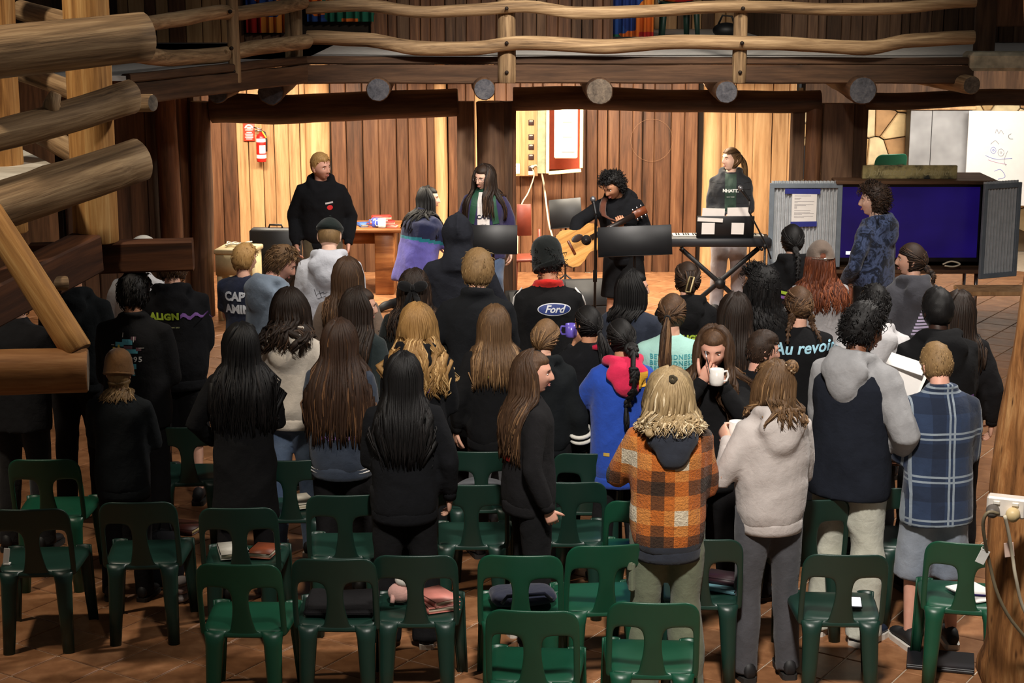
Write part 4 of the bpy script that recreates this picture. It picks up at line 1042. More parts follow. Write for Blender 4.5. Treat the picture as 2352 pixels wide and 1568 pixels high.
def hair(F, spec, parent, seed):
    st = spec['style']; c = spec['color']; mb = MB(); k = F.k; name = 'hair'; extra = spec.get('n', 1)
    if st == 'long':
        cap_mb(mb, F, .010 if not spec.get('hat') else .004, seed=seed, nape=-.1, side=.0 if spec.get('amax', 125) < 120 else .02)
        long_hair(mb, F, spec.get('L', .42), int(spec.get('count', 90)), spec.get('amax', 125), spec.get('wave', .004), spec.get('wfreq', 12), spec.get('spread', 1.12), spec.get('w0', .011), seed, front=spec.get('front', 0), clump=spec.get('clump', 0), vol=spec.get('vol', .012), hat=spec.get('hat', 0))
    elif st in ('pony', 'lowpony', 'braid', 'twobraids', 'bun', 'halfup', 'clip'):
        az, el = spec.get('tie', {'pony': (0, 12), 'lowpony': (0, -22), 'braid': (0, -18), 'twobraids': (0, -20), 'bun': (20, 35), 'halfup': (0, 40), 'clip': (0, 0)}[st])
        cap_mb(mb, F, .009, seed=seed, nape=-.088, side=.015)
        if st in ('pony', 'lowpony'):
            pulled(mb, F, az, el, 70, seed); tie = tail(mb, F, az, el, spec.get('L', .32), spec.get('count', 34), spec.get('r', .026), spec.get('wave', .005), seed=seed, flare=spec.get('flare', 1.2))
            e = MB(); e.torus(tie, .016 * k, .007 * k, (tie - F.headc).to_track_quat('Z', 'Y').to_matrix(), 12, 6); F.tie = e
        elif st == 'braid':
            pulled(mb, F, az, el, 70, seed); p = scalp(F, R(az), R(el), .016); b = F.yawR @ V((0, -1, 0)); L = spec.get('L', .34) * k
            mq = MB(); F.mq = mq
            braid(mq, F, [p, p + b * .03 * k + V((0, 0, -.04 * k)), p + b * .05 * k + V((spec.get('sx', 0) * .3, 0, -L * .5)), p + b * .05 * k + V((spec.get('sx', 0), 0, -L))], spec.get('r', .022), 20, seed)
            tail(mq, F, 0, 0, spec.get('tl', .10), 14, .014, .004, .006, seed, root=push_out(F, p + b * .05 * k + V((spec.get('sx', 0), 0, -L + .01)), .02 * k))
        elif st == 'twobraids':
            for s in (-1, 1):
                pulled(mb, F, s * 50, -25, 45, seed + s, amax=130); p = scalp(F, R(s * 50), R(-25), .014); b = F.yawR @ V((0, -1, 0)); L = .2 * k
                braid(mb, F, [p, p + V((s * .012, 0, -.06 * k)), p + b * .02 * k + V((s * .02, 0, -L))], .021, 9, seed + s)
        elif st == 'bun':
            pulled(mb, F, az, el, 55, seed, off=.014); p = scalp(F, R(az), R(el), .035); rs = random.Random(seed)
            for i in range(26):
                d = V((rs.uniform(-1, 1), rs.uniform(-1, 1), rs.uniform(-1, 1))).normalized(); x = d.orthogonal().normalized(); y = d.cross(x); mb.rv = rs.random()
                mb.tube([p + (x * math.cos(q) + y * math.sin(q)) * .032 * k + d * .008 for q in [j * .62 for j in range(8)]], .008 * k, 5)
            if spec.get('L'): long_hair(mb, F, spec['L'], 60, 115, spec.get('wave', .012), 16, 1.15, .009, seed, front=.5)
            F.tiep = p
        elif st == 'halfup':
            long_hair(mb, F, spec.get('L', .3), int(spec.get('count', 90)), spec.get('amax', 120), spec.get('wave', .02), spec.get('wfreq', 18), spec.get('spread', 1.25), spec.get('w0', .010), seed, vol=spec.get('vol', .022), front=spec.get('front', 0))
            pulled(mb, F, az, el, 46, seed, off=.024, amax=150); F.tiep = scalp(F, R(az), R(el), .05)
        elif st == 'clip':
            pulled(mb, F, 0, -5, 70, seed, off=.014); rs = random.Random(seed); p = scalp(F, 0, R(-2), .022)
            for i in range(18):
                o_ = V((rs.uniform(-.03, .03), rs.uniform(-.012, .012), 0)) * k; mb.rv = rs.random()
                mb.tube(smooth_path([p + o_ + V((0, -.01, -.06 * k)), p + o_ * .8 + V((0, -.022, 0)), p + o_ + V((0, -.012, .06 * k)), p + o_ * 1.4 + V((0, .01, .085 * k))], 8), .009 * k, 5)
            F.tiep = p
    elif st == 'short':
        cap_mb(mb, F, spec.get('th', .014), spec.get('line', .066), .006, spec.get('nape', -.07), rough=.006, fq=60, seed=seed, top=spec.get('top', .008)); short_locks(mb, F, spec.get('count', 260), spec.get('L', .045), spec.get('w0', .008), seed, lift=spec.get('lift', .015), fwd=spec.get('fwd', .3), nape=spec.get('nape', -.07))
    elif st == 'fade':
        cap_mb(mb, F, .005, .068, .004, -.062, rough=.001, fq=90, seed=seed, top=spec.get('top', .012)); short_locks(mb, F, 170, .022, .006, seed, lift=.009, elmin=spec.get('elmin', 25))
    elif st == 'curly':
        cap_mb(mb, F, spec.get('th', .02), .064, .004, spec.get('nape', -.06), rough=.010, fq=80, nu=56, nv=40, seed=seed, top=.010); short_locks(mb, F, spec.get('count', 420), .05, .006, seed, curl=spec.get('curl', .011), lift=spec.get('lift', .026), nape=-.06)
        if spec.get('L'): long_hair(mb, F, spec['L'], spec.get('lcount', 110), 120, spec.get('wave', .018), 30, spec.get('spread', 1.25), .0075, seed, vol=.03)
    elif st == 'buzz':
        cap_mb(mb, F, .004, .066, .004, -.06, rough=.001, fq=120, seed=seed)
    o = mb.build('hair', HM(c), parent, attr=True)
    if hasattr(F, 'mq'): F.mq.build('braid', HM(c), o, attr=True)
    if hasattr(F, 'tie'): F.tie.build('hair_tie', plain('hair_elastic', (24, 22, 24), .8), o)
    if spec.get('scrunchie') and hasattr(F, 'tiep'):
        e = MB(); e.torus(F.tiep, (.026 if st == 'bun' else .014) * k, (.012 if st == 'bun' else .008) * k, (F.tiep - F.headc).to_track_quat('Z', 'Y').to_matrix(), 18, 8); wm = e.mesh('scrunchie', spec['scrunchie']); wrinkle(wm, .006, seed, 90, 90); obj('scrunchie', wm, o)
    if spec.get('bow') and hasattr(F, 'tiep'):
        e = MB(); p = F.tiep; 
        for s in (-1, 1):
            e.ell(p + V((s * .045, -.012, .012)), (.05, .016, .034), 12, 8, Matrix.Rotation(R(-20 * s), 3, 'Y')); e.tube([p, p + V((s * .025, -.02, -.06)), p + V((s * .045, -.02, -.14))], [.012, .024, .028], 8, .3)
        e.ell(p + V((0, -.018, .005)), (.016, .016, .02)); e.build('bow', cloth('bow_black', (18, 18, 20)), o)
    if spec.get('claw') and hasattr(F, 'tiep'):
        e = MB(); p = F.tiep + V((0, -.035, 0))
        pts = [p + V((x * k, 0, z * k)) for x, z in ((-.018, -.055), (-.018, .05), (.010, .055), (.014, -.05), (-.018, -.055))]
        pts = [Matrix.Rotation(R(15), 3, 'Y') @ (q - p) + p for q in pts]; e.tube(pts, .0055, 6); e.build('claw_clip', plain('horn_clip', (196, 176, 128), .3), o)
    return o
def beanie(F, mat, parent, name='beanie', slouch=.02, low=.0, fold=True):
    k = F.k; mb = MB()
    def tf(d, p):
        m = sm(-.002 - low, .022 - low, p.z + .22 * p.y); return m * (.023 + slouch * sm(.3, 1, d.z) + .003 * noise.noise(d * 9)) - .02 * (1 - m)
    vs, fs = head_pts(40, 28, tf); mb.add([F.headc + F.headR @ (p * k) for p in vs], fs)
    if fold:
        pts = []
        for j in range(25):
            q = 2 * math.pi * j / 24; d = V((math.cos(q), math.sin(q), .14 - .24 * math.sin(q) - low * 6)).normalized(); pts.append(F.headc + F.headR @ (head_surf(d, lambda a, b: .019) * k))
        mb.tube(pts, .009 * k, 8, 1.0)
    return mb.build(name, mat, parent)
def flat_cap(F, mat, parent):
    k = F.k; mb = MB()
    def tf(d, p):
        m = sm(.012, .035, p.z + .05 * p.y); return m * (.014 + .022 * (1 - d.z) * sm(.02, .05, p.z) + .006 * sm(.2, 1, d.y)) - .02 * (1 - m)
    vs, fs = head_pts(40, 28, tf); mb.add([F.headc + F.headR @ (p * k) for p in vs], fs)
    o = mb.build('flat_cap', mat, parent)
    mb = MB(); mb.ell(F.headc + F.headR @ V((0, .105, .045)) * k, (.075 * k, .055 * k, .010 * k), 16, 8, F.headR @ Matrix.Rotation(R(-14), 3, 'X')); mb.build('cap_peak', mat, o)
    mb = MB(); mb.ell(F.headc + F.headR @ V((0, -.005, .141)) * k, (.008, .008, .005)); mb.build('cap_button', mat, o); return o
def baseball(F, mat, parent, back=False, strap=None):
    k = F.k; mb = MB()
    def tf(d, p):
        m = sm(.000, .014, p.z)
        if back and d.y < 0: m *= 1 - gs(p.x, .022) ** 1.0 * sm(.075, .05, p.z) * sm(.022, .034, p.z) if abs(p.x) < .04 else 1
        return m * (.026 + .004 * d.z) - .02 * (1 - m)
    vs, fs = head_pts(48, 40, tf); mb.add([F.headc + F.headR @ (p * k) for p in vs], fs); o = mb.build('cap', mat, parent)
    mb = MB(); mb.ell(F.headc + F.headR @ V((0, .125, .03)) * k, (.075 * k, .075 * k, .008 * k), 16, 8, F.headR @ Matrix.Rotation(R(-10), 3, 'X')); mb.build('cap_peak', mat, o)
    if back:
        mb = MB(); mb.tube([F.headc + F.headR @ (head_surf(V((math.sin(R(a)), -math.cos(R(a)), .19)).normalized(), lambda x, y: .027) * k) for a in range(-45, 46, 10)], .011 * k, 8, .35, up=(0, 0, 1)); mb.build('strap', mat, o)
        mb = MB(); p = F.headc + F.headR @ (head_surf(V((.1, -1, .17)).normalized(), lambda x, y: .026) * k); mb.box(p, (.022, .006, .018), F.headR, .002); mb.build('buckle', plain('steel_buckle', (200, 200, 200), .3, .9), o)
    return o

def project(F, me, cx, cz, side, off=.004, mat=None, parent=None, name='print', rot=0, sub=0):
    """lay flat print geometry (x right as read, y up) on the garment's back or front"""
    s = -1 if side == 'back' else 1; bm = bmesh.new(); bm.from_mesh(me)
    bmesh.ops.triangulate(bm, faces=bm.faces[:])
    for _ in range(4):
        ed = [e for e in bm.edges if e.calc_length() > .016]
        if not ed: break
        bmesh.ops.subdivide_edges(bm, edges=ed, cuts=1); bmesh.ops.triangulate(bm, faces=bm.faces[:])
    c, sn = math.cos(rot), math.sin(rot)
    for v in bm.verts:
        x, z = v.co.x * c - v.co.y * sn, v.co.x * sn + v.co.y * c
        x = (cx + x) * (1 if side == 'back' else -1); org = F.U((x / F.k, s * .9, (cz + z) / F.k)); dr = F.rot @ V((0, -s, 0))
        l, n, i, d = F.bvh.ray_cast(org, dr)
        v.co = (l + n * off) if l is not None else F.U((x / F.k, s * .15, (cz + z) / F.k))
    out = bpy.data.meshes.new(name); bm.to_mesh(out); bm.free()
    for m in (mat if isinstance(mat, list) else [mat]): out.materials.append(m)
    return obj(name, out, parent)
def ptext(F, txt, size, cx, cz, col, parent, side='back', shear=0, bold=0, rot=0, name='print', sp=1.0, off=.004):
    return project(F, text_mesh(txt, size, shear, bold, spacing=sp), cx, cz, side, off, plain('print_%02x%02x%02x' % col, col, .7), parent, name, rot)
def prect(F, rects, cx, cz, col, parent, side='back', name='print', rot=0, off=.003):
    if len(rects) > 1:
        for r_ in rects: prect(F, [r_], cx, cz, col, parent, side, name, rot, off)
        return
    mb = MB()
    for x, y, wd, ht in rects: mb.add([(x, y, 0), (x + wd, y, 0), (x + wd, y + ht, 0), (x, y + ht, 0)], [(0, 1, 2, 3)])
    return project(F, mb.mesh('r', MATS['dark_gap'], smooth=False), cx, cz, side, off, plain('print_%02x%02x%02x' % col, col, .7), parent, name, rot)

BLK = lambda i=0: cloth(f'black_cloth_{i}', ((17, 17, 19), (14, 15, 19), (22, 21, 23), (16, 20, 23))[i % 4], .15, sheen=0)
M_SHOE = plain('black_shoe', (24, 24, 26), .6); M_SOLE = plain('white_sole', (212, 206, 196), .6); M_SOLED = plain('dark_sole', (40, 38, 36), .7)
PEOPLE = {}
def person(key, px, py, label, h=1.66, yaw=0, sex='f', skin='light', top=None, bottom=None, hairs=None, hat=None, detail=False, shoe=None, sole=None, hands=(None, None), at=None, **fk):
    seed = len(PEOPLE) + 1
    ar = fk.get('arms', ('down', 'down')); wa = any(isinstance(x, tuple) and x[0] == 'w' for x in ar)
    if wa: fk['arms'] = ('down', 'down')
    F = figure(h, sex, **fk); rz = R(yaw)
    if at: loc = V(at)
    else:
        tp = F.headc + F.headR @ V((0, -.01, .128)) * F.k
        w_ = Pz(px, py, tp.z); o_ = Matrix.Rotation(rz, 3, 'Z') @ V((tp.x, tp.y, 0)); loc = V((w_.x - o_.x, w_.y - o_.y, 0))
    if wa:
        inv = Matrix.Rotation(-rz, 3, 'Z'); fk['arms'] = tuple((('l', inv @ (P(x[1], x[2], loc.y + x[3]) - loc), x[4]) if x[0] == 'w' else x) for x in ar); F = figure(h, sex, **fk)
    t = thing('person', label, 'person', loc, rz, 'people in the hall')
    F.root = t; PEOPLE[key] = F; F.b = body(F, SK(skin), t, detail, hands=hands)
    top = dict(top or dict(mat=BLK())); bottom = dict(bottom or dict(mat=BLK(2)))
    F.top = top_garment(F, top, t, seed)
    if top.get('vest'): F.vest = top_garment(F, dict(top['vest'], sleeve_len=0), t, seed + 30)
    F.bot = bottoms(F, bottom, t, seed)
    if shoe != 0: shoes(F, shoe or M_SHOE, sole or M_SOLED, t)
    if hairs: F.hair = hair(F, hairs, t, seed)
    if hat == 'beanie_black': beanie(F, cloth('beanie_black', (20, 24, 24)), t, slouch=.045, low=.05)
    elif hat == 'beanie_brown': beanie(F, cloth('beanie_brown', (104, 72, 40)), t, low=.03, slouch=.03)
    elif hat == 'flat': flat_cap(F, cloth('flat_cap_wool', (26, 34, 32)), t)
    elif hat == 'white': baseball(F, cloth('white_cap', (226, 222, 210)), t)
    elif hat == 'cap_back': baseball(F, cloth('taupe_cap', (112, 98, 88)), t, True)
    elif hat == 'white_hood': pass
    return F
# ------------------------------------------------------------------ the crowd, nearest first
JEANS = cloth('blue_denim', (96, 116, 144), .15, kind='denim', c2=(140, 158, 182)); GREYP_ = cloth('charcoal_trouser', (74, 74, 78), .1)
PALEJ = cloth('pale_denim', (132, 140, 152), .12, kind='denim', c2=(166, 172, 180)); STONE = cloth('stone_cotton', (190, 190, 178), .08, kind='denim', c2=(206, 206, 196))
def T(mat, cut='sweater', **k): return dict(mat=mat, cut=cut, **k)
def C(n, c, **k): return cloth(n, c, **k)
LIME, PURP = (176, 206, 64), (126, 86, 160)
hf = person('hoodie', 1775, 826, 'woman in a pale grey hoodie and charcoal trousers holding a white mug', 1.62, 12, top=T(C('pale_grey_fleece', (188, 180, 176), var=.06), 'hoodie', hem=.86, wr=.011, hood_size=1.15), bottom=dict(mat=GREYP_),
       hairs=dict(style='bun', color='lightbrown', L=.19, wave=.014, tie=(28, 36), scrunchie=C('cream_scrunchie', (222, 200, 168))), arms=(('w', 1672, 1012, .10, (-.5, -.3, -1)), 'fold'), head=(26, 6, 0), fit=1.06, detail=True, hands=(dict(dir=(-.1, .8, .5), palm=(1, .2, -.2), curl=.75), None))
cg = person('cargo', 1540, 850, 'woman with curly blond hair in an orange checked sherpa jacket and green cargo trousers', 1.62, 2, top=T(C('navy_quilt', (44, 48, 58)), 'hoodie', hem=.79, mats=[C('orange_sherpa', (196, 120, 60), kind='buffalo')], bands=[(.85, 1)], name='jacket', hood_mat=C('navy_quilt', (44, 48, 58)), hood_size=1.18, wr=.010, sleeve_fit=1.12), bottom=dict(mat=C('sage_cargo', (106, 112, 92)), fit=1.08, flare=1.25),
       hairs=dict(style='halfup', color='paleblond', L=.17, wave=.018, wfreq=18, spread=1.5, count=130, vol=.030, w0=.011, amax=128, clump=1, scrunchie=C('tortoise_clip', (60, 52, 36))), arms=('mug', 'fold'), fit=1.10)
person('smile', 1225, 805, 'smiling woman with long brown hair in a black sweater seen from the side', 1.57, -74, top=T(BLK(2), hem=.84), bottom=dict(mat=BLK(0), fit=1.05, flare=1.2), hairs=dict(style='long', color='brown', L=.50, wave=.012, spread=1.3, amax=98, count=100), head=(-18, 4, 0), detail=True, skin='ruddy', arms=('down', 'down'), fit=1.02, sole=M_SOLE, hands=(dict(k=.85, curl=.7), dict(k=.85, curl=.7)))
person('blackstraight', 925, 808, 'person with long straight black hair and black sweater in the centre', 1.57, 4, top=T(BLK(1), hem=.80), bottom=dict(mat=BLK(0), fit=1.1, flare=1.2), hairs=dict(style='long', color='black', L=.50, wave=.003, spread=.72, amax=110, count=80), arms=('front', 'down'), sole=M_SOLE, fit=1.04, shoulder=.165)
ob = person('ombre', 778, 733, 'person with very long brown hair over a navy sweater with white hem stripes', 1.58, -6, top=T(C('slate_navy', (48, 56, 70)), hem=.80), hairs=dict(style='long', color='ombre', L=.62, wave=.006, spread=1.45, amax=125, count=130, w0=.012), arms=('front', 'front'), fit=1.06)
person('blackcoat', 552, 742, 'person with long black hair in a knee-length black coat', 1.58, 10, top=T(BLK(0), 'coat', hem=.52), hairs=dict(style='long', color='black', L=.52, wave=.010, spread=1.35, amax=125, count=110), arms=('pocket', 'fold'), head=(18, 0, 0), fit=1.05)
person('brownbeanie', 270, 814, 'person in a brown knitted beanie and black sweater', 1.40, -4, shoulder=.17, top=T(BLK(3), hem=.78), hairs=dict(style='long', color='darkblond', L=.20, hat=2, wave=.01, amax=100, count=14, w0=.006, spread=1.9), hat='beanie_brown', arms=('fold', 'fold'), fit=1.02)
mn = person('nineties', 309, 624, 'dark-haired man in a black top with pixel print on the back', 1.72, -6, 'm', 'tan', top=T(BLK(0), 'shirt', hem=.80, collar=.016), hairs=dict(style='short', color='black', L=.05, th=.018), head=(-8, 10, 0), arms=('front', 'front'), fit=1.08)
al = person('alignman', 396, 572, 'man in a black hoodie with lime lettering under the landing beam', 1.70, 6, 'm', 'light', top=T(BLK(1), 'hoodie', hem=.84), hairs=dict(style='short', color='brown', L=.04), head=(0, 22, 0), arms=('pocket', 'front'), fit=1.14, bottom=dict(mat=BLK(0), cut='shorts'))
person('whitecap', 330, 546, 'person in a white cap and white top behind the landing beam', 1.66, -20, 'm', 'light', top=T(C('white_cotton', (214, 214, 216)), 'shirt'), hairs=dict(style='buzz', color='brown'), hat='white', head=(-30, 10, 0))
person('leftman', 166, 575, 'short-haired man in a dark green-black hoodie left of the brace', 1.74, -4, 'm', 'tan', top=T(BLK(3), 'hoodie'), hairs=dict(style='fade', color='darkbrown'), arms=('front', 'front'))
person('leftcoat', 40, 640, 'person in a charcoal coat behind the cut log at the left edge', 1.66, -8, 'm', 'light', top=T(C('charcoal_coat', (30, 30, 33), sheen=0), 'shirt', hem=.78), hairs=dict(style='short', color='darkbrown'), bottom=dict(mat=C('dark_trouser', (34, 34, 36))), lean=6, arms=('front', 'front'), fit=1.1)
vs_ = person('vest', 1995, 700, 'young man with black curls in a navy vest with grey hoodie sleeves', 1.79, -40, 'm', 'brown', top=T(C('grey_marl', (150, 150, 152)), 'hoodie', hem=.88, wr=.012, hood_size=1.15, fitx=.9, name='hoodie', sleeve_fit=1.12, vest=dict(mat=C('navy_vest', (24, 28, 38), sheen=0), cut='shirt', hem=.76, name='vest', fitx=1.06)), bottom=dict(mat=STONE, fit=1.18, flare=1.15, wr=.014, end=.03), hairs=dict(style='curly', color='black', count=420, th=.022, curl=.006, lift=.018), head=(-28, 14, 0), arms=('front', ((.20, .16, .98), (.9, -1, .1))), fit=1.10, shoe=plain('navy_trainer', (34, 44, 66), .5), sole=M_SOLE, detail=True, lean=3, shoulder=.165)
person('plaid', 2146, 785, 'boy with cropped hair in a blue plaid shirt and pale denim shorts', 1.62, 6, 'm', 'ruddy', top=T(C('blue_plaid', (44, 58, 84), kind='plaid', c2=(28, 34, 48), c3=(150, 162, 172)), 'shirt', hem=.72, collar=.016), bottom=dict(mat=PALEJ, cut='shorts', end=.40, fit=.95), hairs=dict(style='short', color='darkblond', L=.02, w0=.005, count=500, lift=.006, th=.009, top=.006), head=(6, 22, 0), arms=('front', 'front'), shoe=plain('black_canvas', (26, 26, 28), .7), sole=M_SOLE, lean=4, fit=1.06)
dk = person('drink', 1640, 752, 'woman with long highlighted brown hair drinking from a white mug', 1.63, 176, skin='ruddy', top=T(BLK(0)), hairs=dict(style='long', color='brown', L=.46, wave=.016, spread=1.35, amax=128, front=1, count=110), head=(-8, 20, 0), arms=(((-.05, .17, 1.40), (-.7, 0, -1)), ((.07, .17, 1.42), (.7, 0, -1))), hands=(dict(dir=(.55, .1, .7), palm=(0, -1, .2), curl=.8), dict(dir=(-.5, .1, .8), palm=(0, -1, .1), curl=.8)), detail=True)
person('profileboy', 1756, 760, 'boy with short brown hair in profile behind the grey hoodie', 1.52, -62, 'm', 'ruddy', top=T(BLK(1)), hairs=dict(style='short', color='darkbrown', L=.028, line=.06, fwd=.8, lift=.007, th=.010, top=.012), head=(-16, 8, 0), detail=True)
ar = person('aurevoir', 1836, 655, 'girl with two short braids in a black shirt lettered in pale blue', 1.62, -4, top=T(BLK(0), 'tee', hem=.86), hairs=dict(style='twobraids', color='brown'), head=(12, 6, 0), arms=('fold', 'fold'), fit=1.12, shoulder=.165)
person('whitehood', 2010, 655, 'dark-haired boy in a white fleece behind the black curls', 1.64, -6, 'm', 'light', top=T(C('cream_fleece', (206, 204, 206)), 'hoodie', hood_size=1.2), hairs=dict(style='short', color='black', L=.035), head=(14, 8, 0), fit=1.06)
bm_ = person('darkhead', 2155, 660, 'man with close-cropped black hair in a black hoodie by the pillar', 1.74, 8, 'm', 'dark', top=T(BLK(0), 'hoodie', hood_size=1.2), hairs=dict(style='short', color='black', L=.012, w0=.005, count=560, lift=.004, th=.010, top=.004), head=(8, 4, 0), arms=('front', 'front'), fit=1.16)
person('behinddark', 2205, 668, 'long brown-haired person half hidden beside the cropped black head', 1.62, 0, top=T(BLK(2)), hairs=dict(style='long', color='darkbrown', L=.36))
bl = person('bluejacket', 1425, 730, 'girl with a long black braid in a blue jacket with pink and yellow hood', 1.55, 10, skin='tan', top=T(C('royal_blue_shell', (38, 74, 170)), 'hoodie', hem=.70, hood_mat=C('hot_pink_fleece', (214, 44, 84)), hood_size=1.15), hairs=dict(style='braid', color='black', L=.36, sx=-.05, r=.034), head=(16, 8, 0), arms=('mug', 'fold'), fit=1.08)
person('stripes', 1256, 730, 'person with combed-back brown hair in a black hoodie with striped sleeve', 1.53, -14, top=T(BLK(3), 'hoodie'), hairs=dict(style='lowpony', color='lightbrown', L=.12, tie=(0, -40), r=.02), head=(-12, 14, 0), fit=1.1, arms=('fold', 'down'))
person('bandana', 1352, 700, 'girl with low black ponytail in a black top holding a purple cup', 1.53, 10, skin='tan', top=T(BLK(1)), hairs=dict(style='lowpony', color='black', L=.22, r=.032, tie=(0, -18)), head=(26, 2, 0), arms=('chin', 'fold'))
mt = person('mint', 1545, 672, 'girl with long brown ponytail in a mint shirt with teal lettering', 1.62, -4, top=T(C('mint_jersey', (168, 214, 204), var=.05), 'tee', hem=.84), hairs=dict(style='pony', color='brown', L=.42, tie=(0, -8), r=.03, count=40), head=(-14, 6, 0), arms=('fold', ((.16, .05, 1.2), (.8, -.6, -.5))), fit=1.05, shoulder=.165)
person('darklong', 1690, 672, 'person with long dark hair in black behind the drinking woman', 1.60, 0, top=T(BLK(1)), hairs=dict(style='long', color='darkbrown', L=.46, spread=1.25, amax=125, count=110))
person('blondwave', 958, 698, 'girl with long wavy blond hair in a black hoodie', 1.62, -6, top=T(BLK(1), 'hoodie'), hairs=dict(style='long', color='blond', L=.42, wave=.018, wfreq=22, spread=1.2, amax=122, clump=1, count=105, vol=.018), arms=('front', 'front'))
st = person('straightbrown', 1135, 700, 'girl with long straight light-brown hair in a black printed sweater', 1.53, 8, top=T(BLK(0)), hairs=dict(style='long', color='lightbrown', L=.42, spread=1.35, amax=118, count=110), head=(10, 4, 0), fit=1.05, bottom=dict(mat=C('grey_track', (92, 92, 94))))
person('cream', 665, 663, 'girl with wavy dark hair in a cream hoodie and jeans', 1.62, -12, top=T(C('cream_fleece_warm', (208, 198, 184), var=.05), 'hoodie', hood_size=1.3, wr=.011), bottom=dict(mat=JEANS), hairs=dict(style='long', color='darkbrown', L=.24, wave=.016, spread=1.25, amax=125, vol=.02), head=(-12, 4, 0), fit=1.04, sole=M_SOLE)
person('profilegirl', 828, 660, 'girl with long brown hair and dark top turning her face right', 1.60, -30, top=T(C('deep_teal_knit', (30, 40, 42))), hairs=dict(style='long', color='darkbrown', L=.40, spread=1.3, amax=112), head=(-42, 6, 0), detail=True)
person('taupe', 797, 591, 'person with long straight brown hair in a taupe jumper', 1.62, 0, top=T(C('taupe_knit', (104, 88, 76))), hairs=dict(style='long', color='brown', L=.34, spread=1.1, amax=120, count=110), fit=1.1)
person('bow', 950, 618, 'girl with half-up dark hair and a black bow', 1.60, 0, top=T(C('dark_check', (30, 34, 32)), 'shirt'), hairs=dict(style='halfup', color='darkbrown', L=.34, wave=.014, wfreq=14, tie=(0, 8), bow=1, vol=.016), fit=1.12)
person('bob', 1455, 620, 'girl with a straight black bob in a navy shirt facing right', 1.60, -24, top=T(C('navy_jersey', (40, 46, 60)), 'tee', sleeve_len=.5), hairs=dict(style='long', color='black', L=.22, spread=1.0, wave=.001, amax=118, count=110), head=(-50, 4, 0), detail=True, arms=('fold', 'fold'))
cl = person('clip', 1580, 600, 'girl with claw-clipped dark hair in a black shirt with lime lettering', 1.62, 2, top=T(BLK(0), 'hoodie'), hairs=dict(style='clip', color='darkbrown', claw=1), arms=('fold', 'fold'))
person('curlylong', 1745, 612, 'girl with long tight black curls and glasses facing left', 1.62, 30, skin='tan', top=T(BLK(3)), hairs=dict(style='curly', color='black', L=.42, lcount=130, count=300, wave=.016), head=(32, 4, 0), detail=True)
person('beret', 758, 500, 'man in a dark flat cap and white hoodie with ink drawings', 1.75, 2, 'm', 'pale', top=T(C('cool_white_fleece', (204, 206, 214), var=.04), 'hoodie', hem=.84, hood_size=1.25, wr=.010), bottom=dict(mat=JEANS), hairs=dict(style='buzz', color='darkblond'), hat='flat', head=(-6, 20, 0), arms=('front', 'front'), fit=1.05, neckdrop=0)
person('hooded', 1052, 499, 'person in a dark coat with the hood up', 1.76, 0, 'm', 'light', top=T(C('ink_wool', (28, 30, 38), sheen=0), 'coat', hood='up', wr=.012), arms=('pocket', 'pocket'), fit=1.02)
person('coatman', 1098, 575, 'man with dark-blond hair in a long black coat', 1.76, -2, 'm', 'light', top=T(C('black_wool', (20, 22, 26), sheen=0), 'coat', collar=.026), hairs=dict(style='short', color='darkblond', L=.05, th=.022, lift=.010), arms=('pocket', 'front'), head=(-6, 10, 0), fit=1.02)
fd = person('ford', 1255, 560, 'man in black beanie and black jacket with a blue oval badge on the back', 1.72, 2, 'm', 'tan', top=T(BLK(0), 'shirt', hem=.86, collar=.024, mats=[C('red_collar', (196, 36, 30))], bands=[(1.462, 1)]), hairs=dict(style='curly', color='black', count=60, th=.006), hat='beanie_black', head=(30, 14, 0), arms=('front', 'chin'))
cp = person('capt', 562, 561, 'blond boy in a navy t-shirt with white lettering', 1.50, -18, 'm', 'light', top=T(C('navy_tee', (30, 36, 56)), 'tee', sleeve_len=.5), hairs=dict(style='short', color='blond', L=.05, th=.02, lift=.010), head=(-28, 6, 0), arms=('front', 'front'), detail=True)
person('bluegrey', 662, 566, 'young man in a blue-grey hoodie bending his head to the right', 1.68, -42, 'm', 'ruddy', top=T(C('bluegrey_fleece', (128, 142, 158), var=.06), 'hoodie', hood_size=1.25), bottom=dict(mat=JEANS), hairs=dict(style='short', color='lightbrown', L=.05), head=(-38, 26, 0), detail=True, arms=('front', 'front'), lean=6)
bb = person('blackbraid', 1822, 514, 'girl with a dark braid in a black hoodie before the metal panel', 1.64, 4, top=T(BLK(0), 'hoodie', mats=[], hood_size=.8), hairs=dict(style='braid', color='black', L=.34, r=.02))
person('redhair', 1886, 557, 'girl with long red hair, taupe cap and grey sweatshirt', 1.63, 2, top=T(C('light_grey_marl', (158, 156, 158)), hem=.82), hairs=dict(style='long', color='red', L=.36, hat=1, wave=.016, wfreq=18, spread=1.3, amax=125, count=120), hat='cap_back', fit=1.12, arms=('fold', 'fold'))
lg = person('laughing', 2098, 556, 'laughing girl with dark braid in a charcoal hoodie with striped print', 1.64, 14, top=T(C('charcoal_fleece', (64, 64, 70)), 'hoodie'), hairs=dict(style='braid', color='darkbrown', L=.16, r=.02, tie=(-20, -20)), head=(64, 2, 0), detail=True, fit=1.05)
person('tiedye', 2010, 424, 'tall boy with dark curls in a blue tie-dyed hoodie facing left', 1.76, 52, 'm', 'pale', top=T(C('tie_dye', (20, 28, 46), kind='tiedye', c2=(66, 78, 110), c3=(14, 18, 28)), 'hoodie', hood_size=1.1), hairs=dict(style='curly', color='darkbrown', count=420, th=.026, curl=.013, nape=-.07), head=(30, 2, 0), detail=True, arms=('pocket', 'pocket'))
